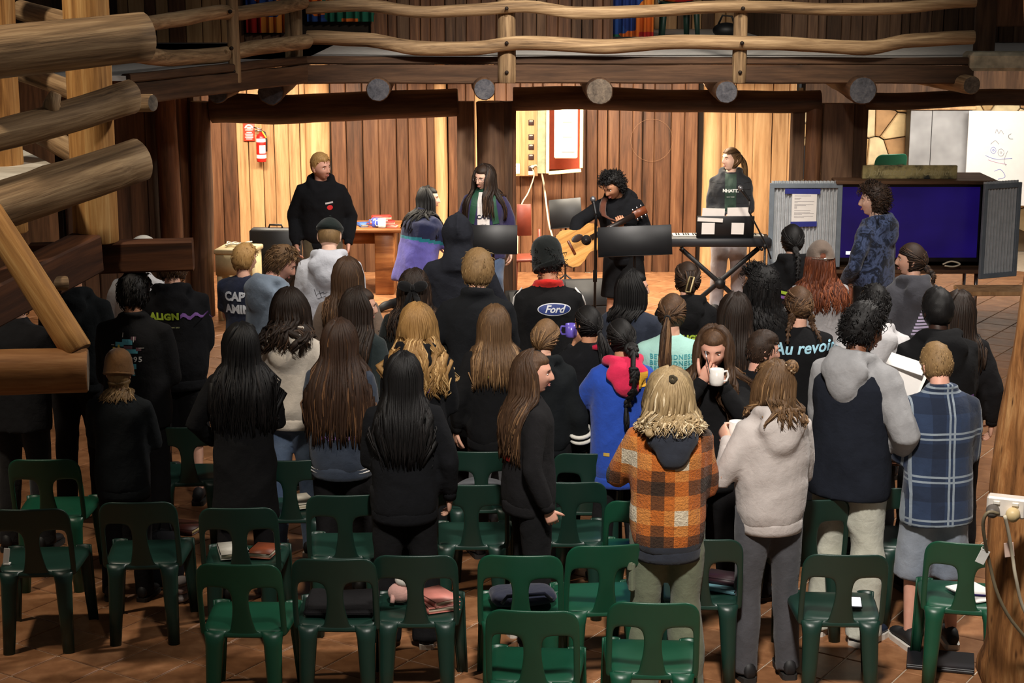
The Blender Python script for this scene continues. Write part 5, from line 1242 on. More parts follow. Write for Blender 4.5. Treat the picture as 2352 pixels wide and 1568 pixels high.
# ---- platform
sm_ = person('stageman', 733, 351, 'man in a black hoodie with a red chest logo at the table', 1.78, 186, 'm', 'ruddy', top=T(BLK(1), 'hoodie', hood_size=.9), bottom=dict(mat=C('khaki_trouser', (92, 82, 62))), hairs=dict(style='fade', color='blond', top=.014), head=(42, 4, 6), lean=8, arms=('relax', 'relax'), detail=True, fit=1.02)
kn = person('kneel', 984, 428, 'laughing dark-haired woman kneeling in a navy and violet windbreaker with a microphone', 1.72, -52, skin='pale', pose='kneel', top=T(C('violet_shell', (88, 84, 158)), 'shirt', hem=.72, collar=.02, mats=[C('teal_piping', (24, 104, 120)), C('navy_shell', (26, 32, 62))], bands=[(1.20, 2), (1.165, 1)], wr=.014), bottom=dict(mat=BLK(0)), hairs=dict(style='long', color='black', L=.34, spread=1.2, amax=116), head=(-38, -4, 0), arms=('fold', ((.06, .32, 1.28), (.8, -.3, -.8))), fit=1.42, detail=True, lean=13, hands=(None, dict(dir=(0, .5, .8), palm=(-1, 0, 0), curl=.9)))
gw = person('glasses', 1112, 378, 'woman with glasses and long dark hair in a navy jacket with green collar', 1.66, 176, skin='pale', top=T(C('plum_navy_shell', (48, 44, 82)), 'shirt', hem=.80, collar=.022, wr=.014, mats=[C('bottle_green', (28, 70, 52))], bands=[(1.452, 1)]), bottom=dict(mat=JEANS, fit=1.1, flare=1.2), hairs=dict(style='long', color='darkbrown', L=.40, front=1, spread=1.2, wave=.008, amax=128), head=(-36, 12, -6), arms=('down', 'down'), fit=1.16, detail=True, sole=M_SOLE)
gm = person('guitarist', 1398, 398, 'guitarist in a dark hoodie and black shorts leaning over a microphone', 1.72, 158, 'm', 'tan', top=T(BLK(1), 'hoodie', hood_size=1.3), bottom=dict(mat=BLK(0), cut='shorts', end=.52), hairs=dict(style='curly', color='black', th=.02, count=380), head=(-24, 24, 0), lean=10, side=5, arms=(('w', 1432, 522, -.30, (-.6, .2, -1)), ('w', 1318, 548, -.34, (1, -.3, .1))), hands=(dict(dir=(.3, .2, .8), palm=(.3, -.9, 0), curl=1.0), dict(dir=(-.8, .2, -.4), palm=(0, -1, 0), curl=.6)), detail=True)
kw = person('keys', 1682, 337, 'woman in a black puffer jacket and dark green hoodie behind the keyboard', 1.68, 174, skin='pale', top=T(C('black_puffer', (38, 40, 44)), 'hoodie', wr=.016, hem=.86), bottom=dict(mat=C('light_grey_track', (160, 156, 160)), fit=1.12), hairs=dict(style='pony', color='lightbrown', L=.28, tie=(0, 8)), head=(-52, 0, 0), arms=('front', 'front'), detail=True, sole=M_SOLE, fit=1.16)
F = PEOPLE['cargo']; k = F.k; H_, K_, A_ = F.leg[0]; c = H_.lerp(K_, .62)
mb = MB(); mb.box(c + V((-.088, -.02, 0)) * k, (.03, .13, .15), bev=.01); pk = mb.build('cargo_pocket', MATS['sage_cargo'], F.bot, smooth=False); mb = MB(); mb.box(c + V((-.098, -.02, .06)) * k, (.028, .135, .05), bev=.008); mb.build('pocket_flap', MATS['sage_cargo'], F.bot, smooth=False)
# ------------------------------------------------------------------ platform furniture and equipment
M_BLACKM = plain('black_metal', (22, 22, 24), .45, .3); M_BLACKP = plain('black_plastic', (18, 18, 20), .5); M_CHROME = plain('chrome', (200, 200, 204), .2, 1)
M_WHITEP = plain('white_plastic', (228, 222, 210), .4); M_PAPER = plain('white_paper', (232, 228, 224), .8, var=.03); M_CORD = plain('cream_cord', (226, 214, 188), .5); M_BCORD = plain('black_cord', (20, 20, 22), .5)
M_RED = plain('red_enamel', (196, 30, 24), .35); M_TABLE = wood('table_wood', (84, 46, 22), (138, 86, 46), (170, 116, 68), 6, .1, axis=0, vary=.1, rough=.45)
def RX(a): return Matrix.Rotation(R(a), 3, 'X')
def RZ(a): return Matrix.Rotation(R(a), 3, 'Z')
def RY(a): return Matrix.Rotation(R(a), 3, 'Y')
# fire extinguisher
p = P(601, 372, YW - .13); t = thing('fire_extinguisher', 'red fire extinguisher with white label hanging on the tan planks', 'extinguisher', p)
mb = MB(); mb.lathe([(.02, 0), (.05, .004), (.054, .02), (.054, .27), (.046, .30), (.02, .315), (.016, .33)], seg=20); mb.build('cylinder', M_RED, t)
mb = MB(); mb.lathe([(.0555, .045), (.0555, .085)], cap=False, seg=20); mb.lathe([(.0555, .225), (.0555, .265)], cap=False, seg=20)
rg = []
for z in (.10, .19): rg.append([V((.0555 * math.cos(R(a)), .0555 * math.sin(R(a)), z)) for a in range(-105, -20, 8)])
mb.loft(rg, cap=False, closed=False); mb.build('label_band', M_PAPER, t)
mb = MB(); mb.tube([(0, 0, .33), (0, 0, .36)], .014, 10); mb.box((-.03, -.01, .375), (.09, .02, .012), RY(12)); mb.box((-.03, -.01, .352), (.07, .02, .010), RY(-8)); mb.build('valve', M_CHROME, t)
mb = MB(); mb.tube([(.01, 0, .345), (.05, -.02, .33), (.066, -.02, .25), (.062, -.02, .12)], .009, 8); mb.build('hose', M_BLACKP, t)
mb = MB(); mb.box((.045, -.055, .31), (.016, .002, .085), RY(-30)); mb.build('tag', plain('yellow_tag', (232, 176, 60), .6), t)
p = P(572, 303, YW - .045); t = thing('safety_sign', 'red and white extinguisher sign on the wall', 'sign', p)
mb = MB(); mb.box((0, 0, 0), (.125, .006, .205), bev=.002); mb.build('panel', plain('sign_red', (214, 66, 46), .5), t)
mb = MB(); rg = []
for r_ in (.034, .05): rg.append([V((r_ * math.cos(R(a)), -.005, .035 + r_ * math.sin(R(a)))) for a in range(10, 171, 16)])
mb.loft(rg, cap=False, closed=False); mb.box((0, -.0045, .045), (.05, .003, .02)); mb.build('arch_mark', M_PAPER, t)
for i, (z, wd) in enumerate(((.022, .085), (-.005, .06), (-.024, .09), (-.043, .08), (-.06, .092), (-.078, .07))):
    mb = MB(); mb.box((0, -.0045, z), (wd, .003, .010)); mb.build('text_line', M_PAPER, t)
# table with books and mug
tx0, tx1 = P(690, 520, 18.3).x, P(928, 520, 18.3).x; tz = P(860, 524, 18.1).z
t = thing('wooden_table', 'varnished wooden slab table against the plank wall', 'table', ((tx0 + tx1) / 2, 18.35, 0)); hw = (tx1 - tx0) / 2
mb = MB(); mb.box((0, 0, tz - .02), (hw * 2, .62, .045), bev=.012); mb.build('tabletop', M_TABLE, t)
for sx in (-1, 1): mb = MB(); mb.box((sx * (hw - .2), 0, (tz - .045) / 2), (.2, .5, tz - .045), bev=.01); mb.build('leg_panel', M_TABLE, t)
mb = MB(); mb.box((0, .05, tz - .13), (hw * 2 - .5, .03, .16)); mb.build('apron', M_TABLE, t)
def book(px, py, g, dims, col, rz, label, z=None, pages=(226, 214, 190)):
    p = P(px, py, g); z = p.z if z is None else z
    t = thing('book', label, 'book', (p.x, g, z), R(rz)); wd, dp, ht = dims; cm = plain('cover_%02x%02x%02x' % col, col, .5)
    mb = MB(); mb.box((0, 0, ht / 2), (wd - .008, dp - .012, ht - .008)); mb.build('pages', plain('page_%02x%02x%02x' % pages, pages, .8), t)
    mb = MB(); mb.box((0, 0, .002), (wd, dp, .004)); mb.box((0, 0, ht - .002), (wd, dp, .004)); mb.box((-wd / 2 + .002, 0, ht / 2), (.004, dp, ht)); mb.build('cover', cm, t); return t
tt = tz + .0035
book(838, 492, 18.25, (.15, .2, .03), (60, 96, 160), 20, 'blue book at the left of the table', tt); book(858, 500, 18.2, (.14, .1, .035), (170, 50, 34), -8, 'low red box-like book before the mug', tt)
book(872, 489, 18.32, (.2, .15, .03), (206, 186, 60), 5, 'yellow book lowest in the table stack', tt); book(872, 484, 18.32, (.19, .14, .03), (236, 226, 216), -6, 'white book in the table stack', tt + .031); book(876, 478, 18.32, (.2, .14, .035), (198, 48, 40), 12, 'red and white book topmost of the table stack', tt + .062)
book(893, 494, 18.25, (.13, .1, .05), (206, 40, 40), 4, 'red book right of the mug', tt); book(900, 506, 18.15, (.12, .09, .03), (226, 70, 60), -14, 'bright red book at the table edge', tt)
def mug(name, label, loc, col=(232, 228, 222), rz=0, r=.042, h=.095, band=None, tilt=None):
    t = thing(name, label, 'mug', loc, R(rz)); m = plain('mug_%02x%02x%02x' % col, col, .25)
    rt = tilt if tilt else Matrix.Identity(3)
    mb = MB(); mb.lathe([(r * .8, 0), (r * .95, .004), (r, .02), (r, h), (r - .005, h), (r - .006, .012), (0.001, .010)], seg=22, rot=rt); mb.build('cup', m, t)
    mb = MB(); mb.tube([rt @ V(q) for q in ((r - .004, 0, h * .8), (r + .022, 0, h * .82), (r + .03, 0, h * .5), (r + .02, 0, h * .22), (r - .004, 0, h * .2))], .006, 8); mb.build('handle', m, t)
    return t
pm = P(877, 513, 18.12); mug('mug', 'white mug on the wooden table', (pm.x, 18.12, tt), rz=200); pm = P(862, 509, 18.1); mug('mug', 'blue and white mug beside the white table mug', (pm.x, 18.16, tt), (70, 84, 170), rz=180)
# black case and cream bench at left
p = P(636, 622, 17.3); t = thing('equipment_case', 'black upright equipment case below the man in black', 'case', (p.x, 17.3, 0), R(-4)); hgt = P(636, 523, 17.3).z
mb = MB(); mb.box((0, 0, hgt / 2 + .01), (.52, .14, hgt - .02), bev=.03); mb.build('shell', M_BLACKP, t)
mb = MB(); mb.torus((0, -.072, hgt / 2), .2, .006, RX(90), 24, 6, (1, 1)); mb.build('rim', M_BLACKM, t); mb = MB(); mb.tube([(-.07, 0, hgt - .005), (-.06, 0, hgt + .03), (.06, 0, hgt + .03), (.07, 0, hgt - .005)], .01, 8); mb.build('handle', M_BLACKM, t)
a, b = P(498, 598, 16.9), P(588, 640, 16.5); t = thing('bench', 'cream painted bench at the left column', 'bench', ((a.x + b.x) / 2, 16.9, 0), R(-8)); bz = P(540, 572, 16.9).z
mb = MB(); mb.box((0, 0, bz), (.38, .42, .05), bev=.01); mb.build('seat_board', plain('cream_paint', (196, 178, 136), .6), t); mb = MB(); mb.box((0, -.18, bz - .13), (.36, .03, .2)); mb.build('front_board', plain('cream_paint', (216, 196, 150), .6), t)
for sx in (-1, 1): mb = MB(); mb.box((sx * .15, 0, bz / 2 - .012), (.05, .36, bz - .03)); mb.build('leg', MATS['cream_paint'], t)
mb = MB(); q = V((t.location.x, 16.9, bz + .034)); rs = random.Random(5)
mb.tube(smooth_path([q + V((rs.uniform(-.12, .12), rs.uniform(-.12, .14), .004 + .008 * i / 6)) for i in range(16)], 70), .007, 6); mb.build('cable_heap', plain('white_cable', (220, 214, 200), .5), label='white cable heaped on the cream bench', cat='cable')
# music stands
def music_stand(px, py, g, wd, ht, yaw, tilt, label, base=True, roll=0):
    p = P(px, py, g); t = thing('music_stand', label, 'music stand', (p.x, g, 0), R(yaw)); z = p.z; rot = RY(roll) @ RX(tilt)
    mb = MB(); mb.box((0, 0, z), (wd, .004, ht), rot, .001); mb.build('desk', M_BLACKM, t)
    mb = MB(); mb.box(V((0, 0, z)) + rot @ V((0, .025, -ht / 2)), (wd, .05, .004), rot); mb.build('ledge', M_BLACKM, t)
    mb = MB(); mb.tube([(0, -.012, z), (0, -.02, z - ht * .3), (0, -.02, .12)], .011, 8); mb.build('pole', M_BLACKM, t); mb = MB(); mb.ell((0, -.025, z - ht * .28), (.018, .012, .012)); mb.build('clamp', M_CHROME, t)
    for k_ in range(3):
        q = R(90 + 120 * k_); mb = MB(); mb.tube([(0, -.02, .2), (math.cos(q) * .22, math.sin(q) * .22 - .02, .012)], .009, 6); mb.build('leg', M_BLACKM, t)
    return t
music_stand(1133, 550, gw.root.location.y - .6, .43, .26, 178, 12, 'black music stand in front of the woman with glasses'); music_stand(1299, 490, 18.2, .34, .31, 172, 14, 'dark music stand behind the guitarist', roll=6); music_stand(1458, 553, gm.root.location.y - .85, .62, .25, 176, 12, 'wide black music stand right of the guitarist', roll=3)
# microphones
def mic_parts(t, tip, d, name='microphone'):
    d = V(d).normalized(); rot = d.to_track_quat('Z', 'Y').to_matrix(); b = V(tip) - d * .17
    mb = MB(); mb.lathe([(.010, 0), (.012, .02), (.015, .11), (.02, .125)], b, 12, rot); mb.build(name + '_body', M_BLACKM, t)
    mb = MB(); mb.ell(V(tip) - d * .022, (.024, .024, .027), 14, 10, rot); mb.build(name + '_grille', plain('grille_grey', (120, 120, 124), .4, .7), t); return b
my = gm.root.location.y - .80; p = P(1361, 452, my); t = thing('microphone_stand', 'straight microphone stand before the guitarist', 'mic stand', (P(1366, 700, my).x, my, 0)); lx = p.x - t.location.x
b_ = mic_parts(t, (lx, 0, p.z), (-.15, .5, .8)); mb = MB(); mb.tube([b_, (0.0, -.02, p.z - .22), (0, 0, .05)], [.009, .011, .011], 8); mb.build('pole', M_BLACKM, t)
mb = MB(); mb.tube([(0, -.005, p.z - .62), (0, -.005, p.z - .72)], .018, 10); mb.build('clutch', M_BLACKM, t); mb = MB(); mb.lathe([(.13, 0), (.13, .012), (.03, .03), (.012, .05)]); mb.build('base', M_BLACKM, t)
MY2 = kw.root.location.y - .75; p = P(1698, 428, MY2); e = P(1757, 566, MY2); t = thing('microphone_stand', 'boom microphone stand beside the keyboard', 'mic stand', (e.x, MY2, 0)); lx = p.x - e.x
b_ = mic_parts(t, (lx, 0, p.z), (-.45, .1, .6)); mb = MB(); mb.tube([b_, (lx * .62, 0, p.z - .24), (.02, 0, e.z), (.06, 0, e.z - .12)], .008, 8); mb.build('boom', M_BLACKM, t)
mb = MB(); mb.tube([(0, 0, e.z + .02), (0, 0, .2)], .011, 8); mb.build('pole', M_BLACKM, t); mb = MB(); mb.ell((0, 0, e.z), (.022, .022, .03)); mb.build('clutch', M_BLACKM, t)
for k_ in range(3): q = R(30 + 120 * k_); mb = MB(); mb.tube([(0, 0, .34), (math.cos(q) * .3, math.sin(q) * .3, .012)], .009, 6); mb.build('leg', M_BLACKM, t)
# handheld microphone of the kneeling woman
W_ = kn.root.matrix_basis @ kn.arm[1][2]; t = thing('microphone', 'handheld microphone in the hand of the kneeling woman', 'microphone', (W_.x, W_.y, W_.z)); mic_parts(t, (.03, -.02, .17), (.12, -.1, 1))
# keyboard on X stand
KG = kw.root.location.y - .46; a, b = P(1532, 552, KG), P(1768, 552, KG); kz = a.z; L_ = b.x - a.x
t = thing('keyboard', 'black electric keyboard with paper sheets on its rest', 'keyboard', ((a.x + b.x) / 2, KG, kz))
mb = MB(); mb.box((0, 0, 0), (L_, .30, .085), bev=.014); mb.build('case', plain('keyboard_black', (26, 27, 32), .55), t)
mb = MB(); mb.box((0, .06, .047), (L_ - .12, .15, .012)); mb.build('white_keys', M_WHITEP, t)
for i in range(36):
    if i % 7 in (2, 6): continue
    mb = MB(); mb.box((-L_ / 2 + .08 + i * (L_ - .16) / 36 + .012, .04, .056), (.011, .09, .014)); mb.build('black_key', M_BLACKP, t)
z0, z1 = P(1660, 540, KG).z - kz, P(1660, 503, KG).z - kz; x0, x1 = P(1597, 520, KG).x - t.location.x, P(1728, 520, KG).x - t.location.x
mb = MB(); mb.box(((x0 + x1) / 2, -.12, (z0 + z1) / 2 + .02), (x1 - x0, .012, z1 - z0 + .06), RX(8), .004); mb.build('music_rest', M_BLACKP, t)
for i, (ax, ay, bx, by, r_, lb) in enumerate(((1613, 478, 1664, 506, 2, 'wide sheet of paper at upper left of the music rest'), (1671, 476, 1722, 503, -1, 'sheet of paper at upper right of the music rest'), (1612, 511, 1641, 538, 0, 'small sheet at lower left of the music rest'), (1680, 511, 1708, 538, 1, 'small sheet at lower right of the music rest'), (1602, 500, 1660, 509, 3, 'folded strip of paper on the ledge of the music rest'))):
    A_, B_ = P(ax, ay, KG - .14), P(bx, by, KG - .14); mb = MB(); mb.box(((A_.x + B_.x) / 2, KG - .135 - .004 * i, (A_.z + B_.z) / 2), (B_.x - A_.x, .0015, A_.z - B_.z), RX(8) @ RY(r_)); mb.build('paper_sheet', M_PAPER, smooth=False, label=lb, cat='paper')
t = thing('keyboard_stand', 'black folding cross stand under the keyboard', 'stand', ((a.x + b.x) / 2 + .02, KG, 0)); zt = kz - .045
for sx in (-1, 1):
    mb = MB(); mb.box((0, .03 * sx, zt / 2 + .005), (.045, .028, math.hypot(zt - .06, .78)), RY(sx * math.degrees(math.atan2(.78, zt - .06))), .006); mb.build('cross_bar', M_BLACKM, t)
    mb = MB(); mb.tube([(sx * .38, -.17, zt - .016), (sx * .38, .17, zt - .016)], .016, 8); mb.build('top_bar', M_BLACKM, t); mb = MB(); mb.tube([(sx * .38, -.2, .02), (sx * .38, .2, .02)], .016, 8); mb.build('foot_bar', M_BLACKM, t)
mb = MB(); mb.lathe([(.05, -.06), (.05, .06)], (0, 0, zt / 2), 14, RX(90)); mb.build('pivot', M_BLACKP, t)
# guitar, held across the guitarist
gr = gm.root.matrix_basis
gy = gm.root.location.y; c0 = P(1330, 560, gy - .40); c1 = P(1440, 503, gy - .30); ax = (c1 - c0).normalized(); nrm = V((-.15, -1, .12)); nrm = (nrm - ax * nrm.dot(ax)).normalized(); sd = nrm.cross(ax)
t = thing('guitar', 'acoustic guitar with honey-coloured top held by the guitarist', 'guitar', c0); t.scale = (.9, .9, .9); t.rotation_mode = 'QUATERNION'
t.rotation_quaternion = Matrix(((sd.x, nrm.x, ax.x), (sd.y, nrm.y, ax.y), (sd.z, nrm.z, ax.z))).to_quaternion()
SPR = wood('spruce_top', (170, 112, 50), (206, 150, 78), (226, 176, 104), 14, .06, vary=0, rough=.3); MAH = wood('mahogany', (58, 26, 14), (98, 48, 26), (126, 68, 40), 8, .08, vary=0, rough=.3)
def gout(n=48):
    o_ = []
    for i in range(n):
        q = 2 * math.pi * i / n; z = -math.cos(q) * .24; x = math.sin(q)
        u = (z + .24) / .48; wd = .185 * math.sqrt(max(0, 1 - ((u - .30) / .32) ** 2)) if u < .3 else 0
        prof = [(0, 0), (.05, .115), (.15, .172), (.28, .192), (.42, .168), (.56, .126), (.64, .118), (.74, .130), (.84, .138), (.93, .112), (.985, .055), (1, .0)]
        for (u0, w0_), (u1, w1_) in zip(prof[:-1], prof[1:]):
            if u0 <= u <= u1: f = (u - u0) / (u1 - u0); f = f * f * (3 - 2 * f) if 0 < u0 < .95 else f ** .6; wd = w0_ + (w1_ - w0_) * f; break
        o_.append((math.copysign(wd, x) if abs(x) > 1e-6 else 0, z))
    return o_
go = gout(); mb = MB(); mb.loft([[V((x, .10 - .05, z)) for x, z in go], [V((x, -.045, z)) for x, z in go]]); autosmooth(mb.build('body_shell', MAH, t))
mb = MB(); mb.loft([[V((x * .995, .048 - .002, z * .995)) for x, z in go], [V((x * .995, .0535, z * .995)) for x, z in go]]); autosmooth(mb.build('soundboard', SPR, t))
mb = MB(); mb.lathe([(.001, .0), (.047, .0), (.049, .002)], (0, .0545, .07), 24, RX(-90)); mb.build('sound_hole', M_BLACKP, t); mb = MB(); mb.box((0, .058, -.09), (.15, .008, .026), bev=.003); mb.build('bridge', MAH, t)
mb = MB(); mb.ell((.055, .0545, .0), (.035, .002, .06), 14, 8); mb.build('pickguard', plain('tortoise_guard', (44, 26, 18), .25), t)
mb = MB(); mb.box((0, .045, .40), (.052, .03, .40), bev=.006); mb.build('neck', MAH, t); mb = MB(); mb.box((0, .061, .36), (.05, .004, .48)); mb.build('fretboard', plain('rosewood', (36, 24, 18), .4), t); mb = MB(); mb.box((0, .042, .66), (.075, .018, .15), RX(10), .006); mb.build('headstock', MAH, t)
for i in range(6): mb = MB(); s_ = -1 if i % 2 else 1; mb.ell((s_ * .05, .04, .61 + (i // 2) * .045), (.016, .008, .010)); mb.build('tuning_peg', M_CHROME, t)
for i in range(6): mb = MB(); x = (i - 2.5) * .008; mb.tube([(x, .066, -.09), (x, .066, .6)], .0008, 4); mb.build('string', M_CHROME, t)
mb = MB(); mp = gr @ gm.U((.10, .14, 1.36)); mb2 = [c0 + ax * .42 + nrm * -.03, mp + V((0, -.10, .0)), gr @ gm.U((.09, .02, 1.47)), gr @ gm.U((.0, -.14, 1.30)), gr @ gm.U((-.14, .0, 1.0))]
mb.tube(smooth_path(mb2, 14), .03, 6, .15, up=(0, 0, 1)); so = mb.build('guitar_strap', cloth('brown_strap', (86, 48, 34)), label='brown guitar strap over the guitarist', cat='strap')
# small red-brown chair back behind the glasses woman
p = P(1204, 505, 18.0); t = thing('wooden_chair', 'red-brown wooden chair behind the woman with glasses', 'chair', (p.x, 18.0, 0), R(12)); CHW = plain('red_varnish', (112, 46, 28), .45)
mb = MB(); mb.box((0, 0, p.z), (.15, .02, .33), RX(-6), .006); mb.build('backrest', CHW, t); mb = MB(); mb.box((0, -.2, .45), (.38, .38, .03), bev=.008); mb.build('seat', CHW, t)
for sx in (-1, 1):
    for sy in (0, -.36): mb = MB(); mb.tube([(sx * .16, sy, .44 if sy else p.z - .1), (sx * .17, sy, 0)], .016, 8); mb.build('leg', CHW, t)
# wedge monitors
for px, py, g, lb in ((1212, 640, 16.4, 'dark wedge speaker behind the black coat'), (1330, 628, 17.0, 'dark wedge speaker under the guitar')):
    p = Pz(px, py + 36, 0); t = thing('wedge_speaker', lb, 'speaker', (p.x, g, 0), R(10)); mb = MB()
    prof = [(-.2, 0), (.2, 0), (.2, .2), (.08, .36), (-.2, .12)]; mb.loft([[V((-.22, y, z)) for y, z in prof], [V((.22, y, z)) for y, z in prof]]); mb.build('cabinet', plain('speaker_carpet', (44, 42, 42), .95), t, smooth=False)
    mb = MB(); mb.box((0, -.075, .245), (.38, .012, .32), RX(-49.4)); mb.build('grille', plain('speaker_grille', (30, 30, 32), .7), t)
# switch board column and meter cabinet on the wall beside the central column
g = YW - .17; a, b = P(1184, 235, g), P(1236, 404, g); t = thing('switch_board', 'upright board with five dark switches beside the central column', 'switch board', ((a.x + b.x) / 2, g, b.z)); hh = a.z - b.z
mb = MB(); mb.box((0, .04, hh / 2), (b.x - a.x, .12, hh), bev=.006); mb.build('board', M_TAN, t, smooth=False)
for i, y in enumerate((281, 314, 337, 360, 386)):
    z = P(1220, y, g).z - b.z; mb = MB(); mb.box((P(1220, y, g).x - t.location.x, -.026, z), (.062, .012, .062), bev=.004); s_ = mb.build('switch', plain('brown_switch', (66, 46, 44), .35), t)
    mb = MB(); mb.box((P(1220, y, g).x - t.location.x, -.033, z + .018), (.04, .004, .012)); mb.build('rocker', plain('pale_rocker', (214, 196, 170), .4), s_)
for px, y, wd, hg in ((1188, 387, .06, .115), (1219, 397, .055, .045)): mb = MB(); mb.box((P(px, y, g).x - t.location.x, -.024, P(px, y, g).z - b.z), (wd, .012, hg), bev=.004); mb.build('cover_plate', M_WHITEP, t)
MG = YW - .45; a, b = P(1236, 235, MG), P(1338, 392, MG); t = thing('meter_cabinet', 'open framed cabinet with a white meter panel on the wall', 'cabinet', ((a.x + b.x) / 2, MG, P(1290, 398, MG).z), R(0)); wd = b.x - a.x; hh = 0.78
mb = MB(); mb.box((-wd / 2 + .04, .2, hh / 2), (.09, .4, hh)); mb.build('side_board', plain('grey_green_paint', (120, 124, 96), .8, var=.25), t, smooth=False)
mb = MB(); mb.box((.04, .38, hh / 2), (wd - .08, .02, hh)); mb.build('back_board', plain('rust_red_board', (176, 74, 44), .7), t, smooth=False)
for i, (c, d) in enumerate((((-wd / 2 + .105, 0, hh / 2), (.035, .05, hh)), ((wd / 2 - .015, 0, hh / 2 + .03), (.035, .05, hh - .06)), ((.05, 0, .018), (wd - .13, .05, .036)))): mb = MB(); mb.box(c, d, RY(-5) if i == 2 else None, .004); mb.build('frame_rail', plain('cream_frame', (232, 206, 150), .5), t, smooth=False)
mb = MB(); mb.box((.06, .06, hh / 2 + .07), (wd * .52, .13, hh * .76), bev=.012); mp_ = mb.build('meter_panel', plain('white_enamel', (236, 230, 222), .35), t, smooth=False)
mb = MB(); mb.box((.085, -.012, hh / 2 + .07), (wd * .30, .012, hh * .58), bev=.003); mb.build('window', plain('ivory_window', (222, 212, 180), .2), mp_, smooth=False)
for z in (.36, .52): mb = MB(); mb.box((.075, -.02, z + .04), (wd * .2, .004, .012)); mb.build('breaker_row', plain('grey_mark', (150, 140, 118), .5), mp_, smooth=False)
for z in (.3, .6): mb = MB(); mb.ell((wd * .28, -.012, z + .06), (.014, .012, .018)); mb.build('latch', M_WHITEP, mp_)
def cord(name, pts, r, mat, label, n=24, parent=None):
    mb = MB(); mb.tube(smooth_path(pts, n), r, 7)
    if not parent: return mb.build(name, mat, label=label, cat='cord')
    o = mb.build(name, mat, parent); o.matrix_parent_inverse = parent.matrix_basis.inverted(); return o
g = YW - .2; SB = bpy.data.objects['switch_board']
cord('power_cord', [P(1225, 382, g), P(1233, 380, g), P(1243, 395, g), P(1250, 430, g), P(1256, 480, g), P(1262, 520, g), P(1272, 560, g), P(1276, 640, g)], .011, M_CORD, None, parent=SB)
cord('power_cord', [P(1222, 385, g), P(1227, 400, g), P(1222, 420, g), P(1212, 445, g), P(1198, 470, g), P(1190, 520, g), P(1188, 600, g)], .008, M_CORD, None, parent=SB)
mb = MB(); q = P(1223, 383, YW - .2) - SB.location; mb.lathe([(.018, 0), (.02, .02), (.012, .05)], q + V((0, .02, 0)), 12, RX(90)); mb.build('plug', M_WHITEP, SB)
# ------------------------------------------------------------------ television cabinet and the room at the right
TG = 16.7
def corrugated(name, parent, x0, x1, z0, z1, pitch=.036, amp=.016):
    mb = MB(); n = int((x1 - x0) / pitch * 6); rings = []
    top = []; bot = []
    for i in range(n + 1):
        x = x0 + (x1 - x0) * i / n; y = amp * math.cos(2 * math.pi * (x - x0) / pitch); top.append(V((x, y, z1))); bot.append(V((x, y, z0)))
    mb.loft([bot, top], cap=False, closed=False); return mb.build(name, parent=parent, mats=plain('galvanised_steel', (176, 180, 184), .5, .1))
def panel(px0, px1, py0, py1, g, yaw, label, frame=True):
    a, b = P(px0, py0, g), P(px1, py1, g); t = thing('corrugated_panel', label, 'panel', ((a.x + b.x) / 2, g, b.z), R(yaw)); hw = (b.x - a.x) / 2 / math.cos(R(yaw)); h = a.z - b.z
    corrugated('sheet', t, -hw + .02, hw - .02, .01, h + .02); fm = plain('painted_frame', (112, 122, 132), .5)
    for c, d in (((-hw + .022, -.018, h / 2), (.045, .03, h)), ((hw - .022, -.018, h / 2), (.045, .03, h)), ((0, -.018, h - .025), (hw * 2, .032, .045)), ((0, -.018, .022), (hw * 2, .032, .045))):
        mb = MB(); mb.box(c, d, bev=.004); mb.build('frame_bar', fm, t, smooth=False)
    return t, hw, h
t, hw, h = panel(1768, 1927, 420, 612, TG, 0, 'open corrugated metal door with a taped notice, left of the television')
BT = plain('blue_tape', (36, 44, 130), .6)
t2 = thing('notice', 'white printed notice taped with blue tape to the metal door', 'notice', (t.location.x - .015, TG - .035, P(1846, 476, TG).z)); nw, nh = P(1873, 470, TG).x - P(1816, 470, TG).x, P(1846, 443, TG).z - P(1846, 508, TG).z
mb = MB(); mb.box((0, 0, 0), (nw, .002, nh)); mb.build('sheet', M_PAPER, t2, smooth=False)
mb = MB(); mb.box((-.02, -.002, nh / 2 + .022), (nw * 1.42, .002, .05), RY(.5)); mb.build('tape', BT, t2, smooth=False); mb = MB(); mb.box((.0, -.002, -nh / 2 - .02), (nw * 1.06, .002, .05), RY(-1)); mb.build('tape', BT, t2, smooth=False)
GI = plain('print_grey', (150, 146, 150), .8)
for i, (z, w_) in enumerate(((.42, .62), (.34, .25), (.30, .2), (.225, .75), (.185, .12), (.12, .72), (.085, .44), (.05, .1), (.01, .1), (-.03, .1), (-.09, .62), (-.16, .6), (-.195, .75), (-.235, .3), (-.30, .72), (-.34, .38))):
    mb = MB(); mb.box((-nw * .40 + nw * w_ * .53, -.0018, z * nh), (nw * w_ * 1.06, .001, nh * .012)); mb.build('text_line', GI, t2, smooth=False)
panel(2252, 2336, 420, 636, TG - .1, 24, 'open corrugated metal door between the television and the log pillar')
a, b = P(1927, 420, TG + .1), P(2262, 615, TG + .1); cx = (a.x + b.x) / 2; cw = b.x - a.x
t = thing('television_cabinet', 'dark wooden television cabinet with plank lid', 'cabinet', (cx, TG + .1, 0)); M_CAB = wood('cabinet_wood', (46, 30, 20), (86, 60, 42), (116, 86, 62), 7, .08, axis=0, vary=.1)
z0, z1 = b.z, a.z
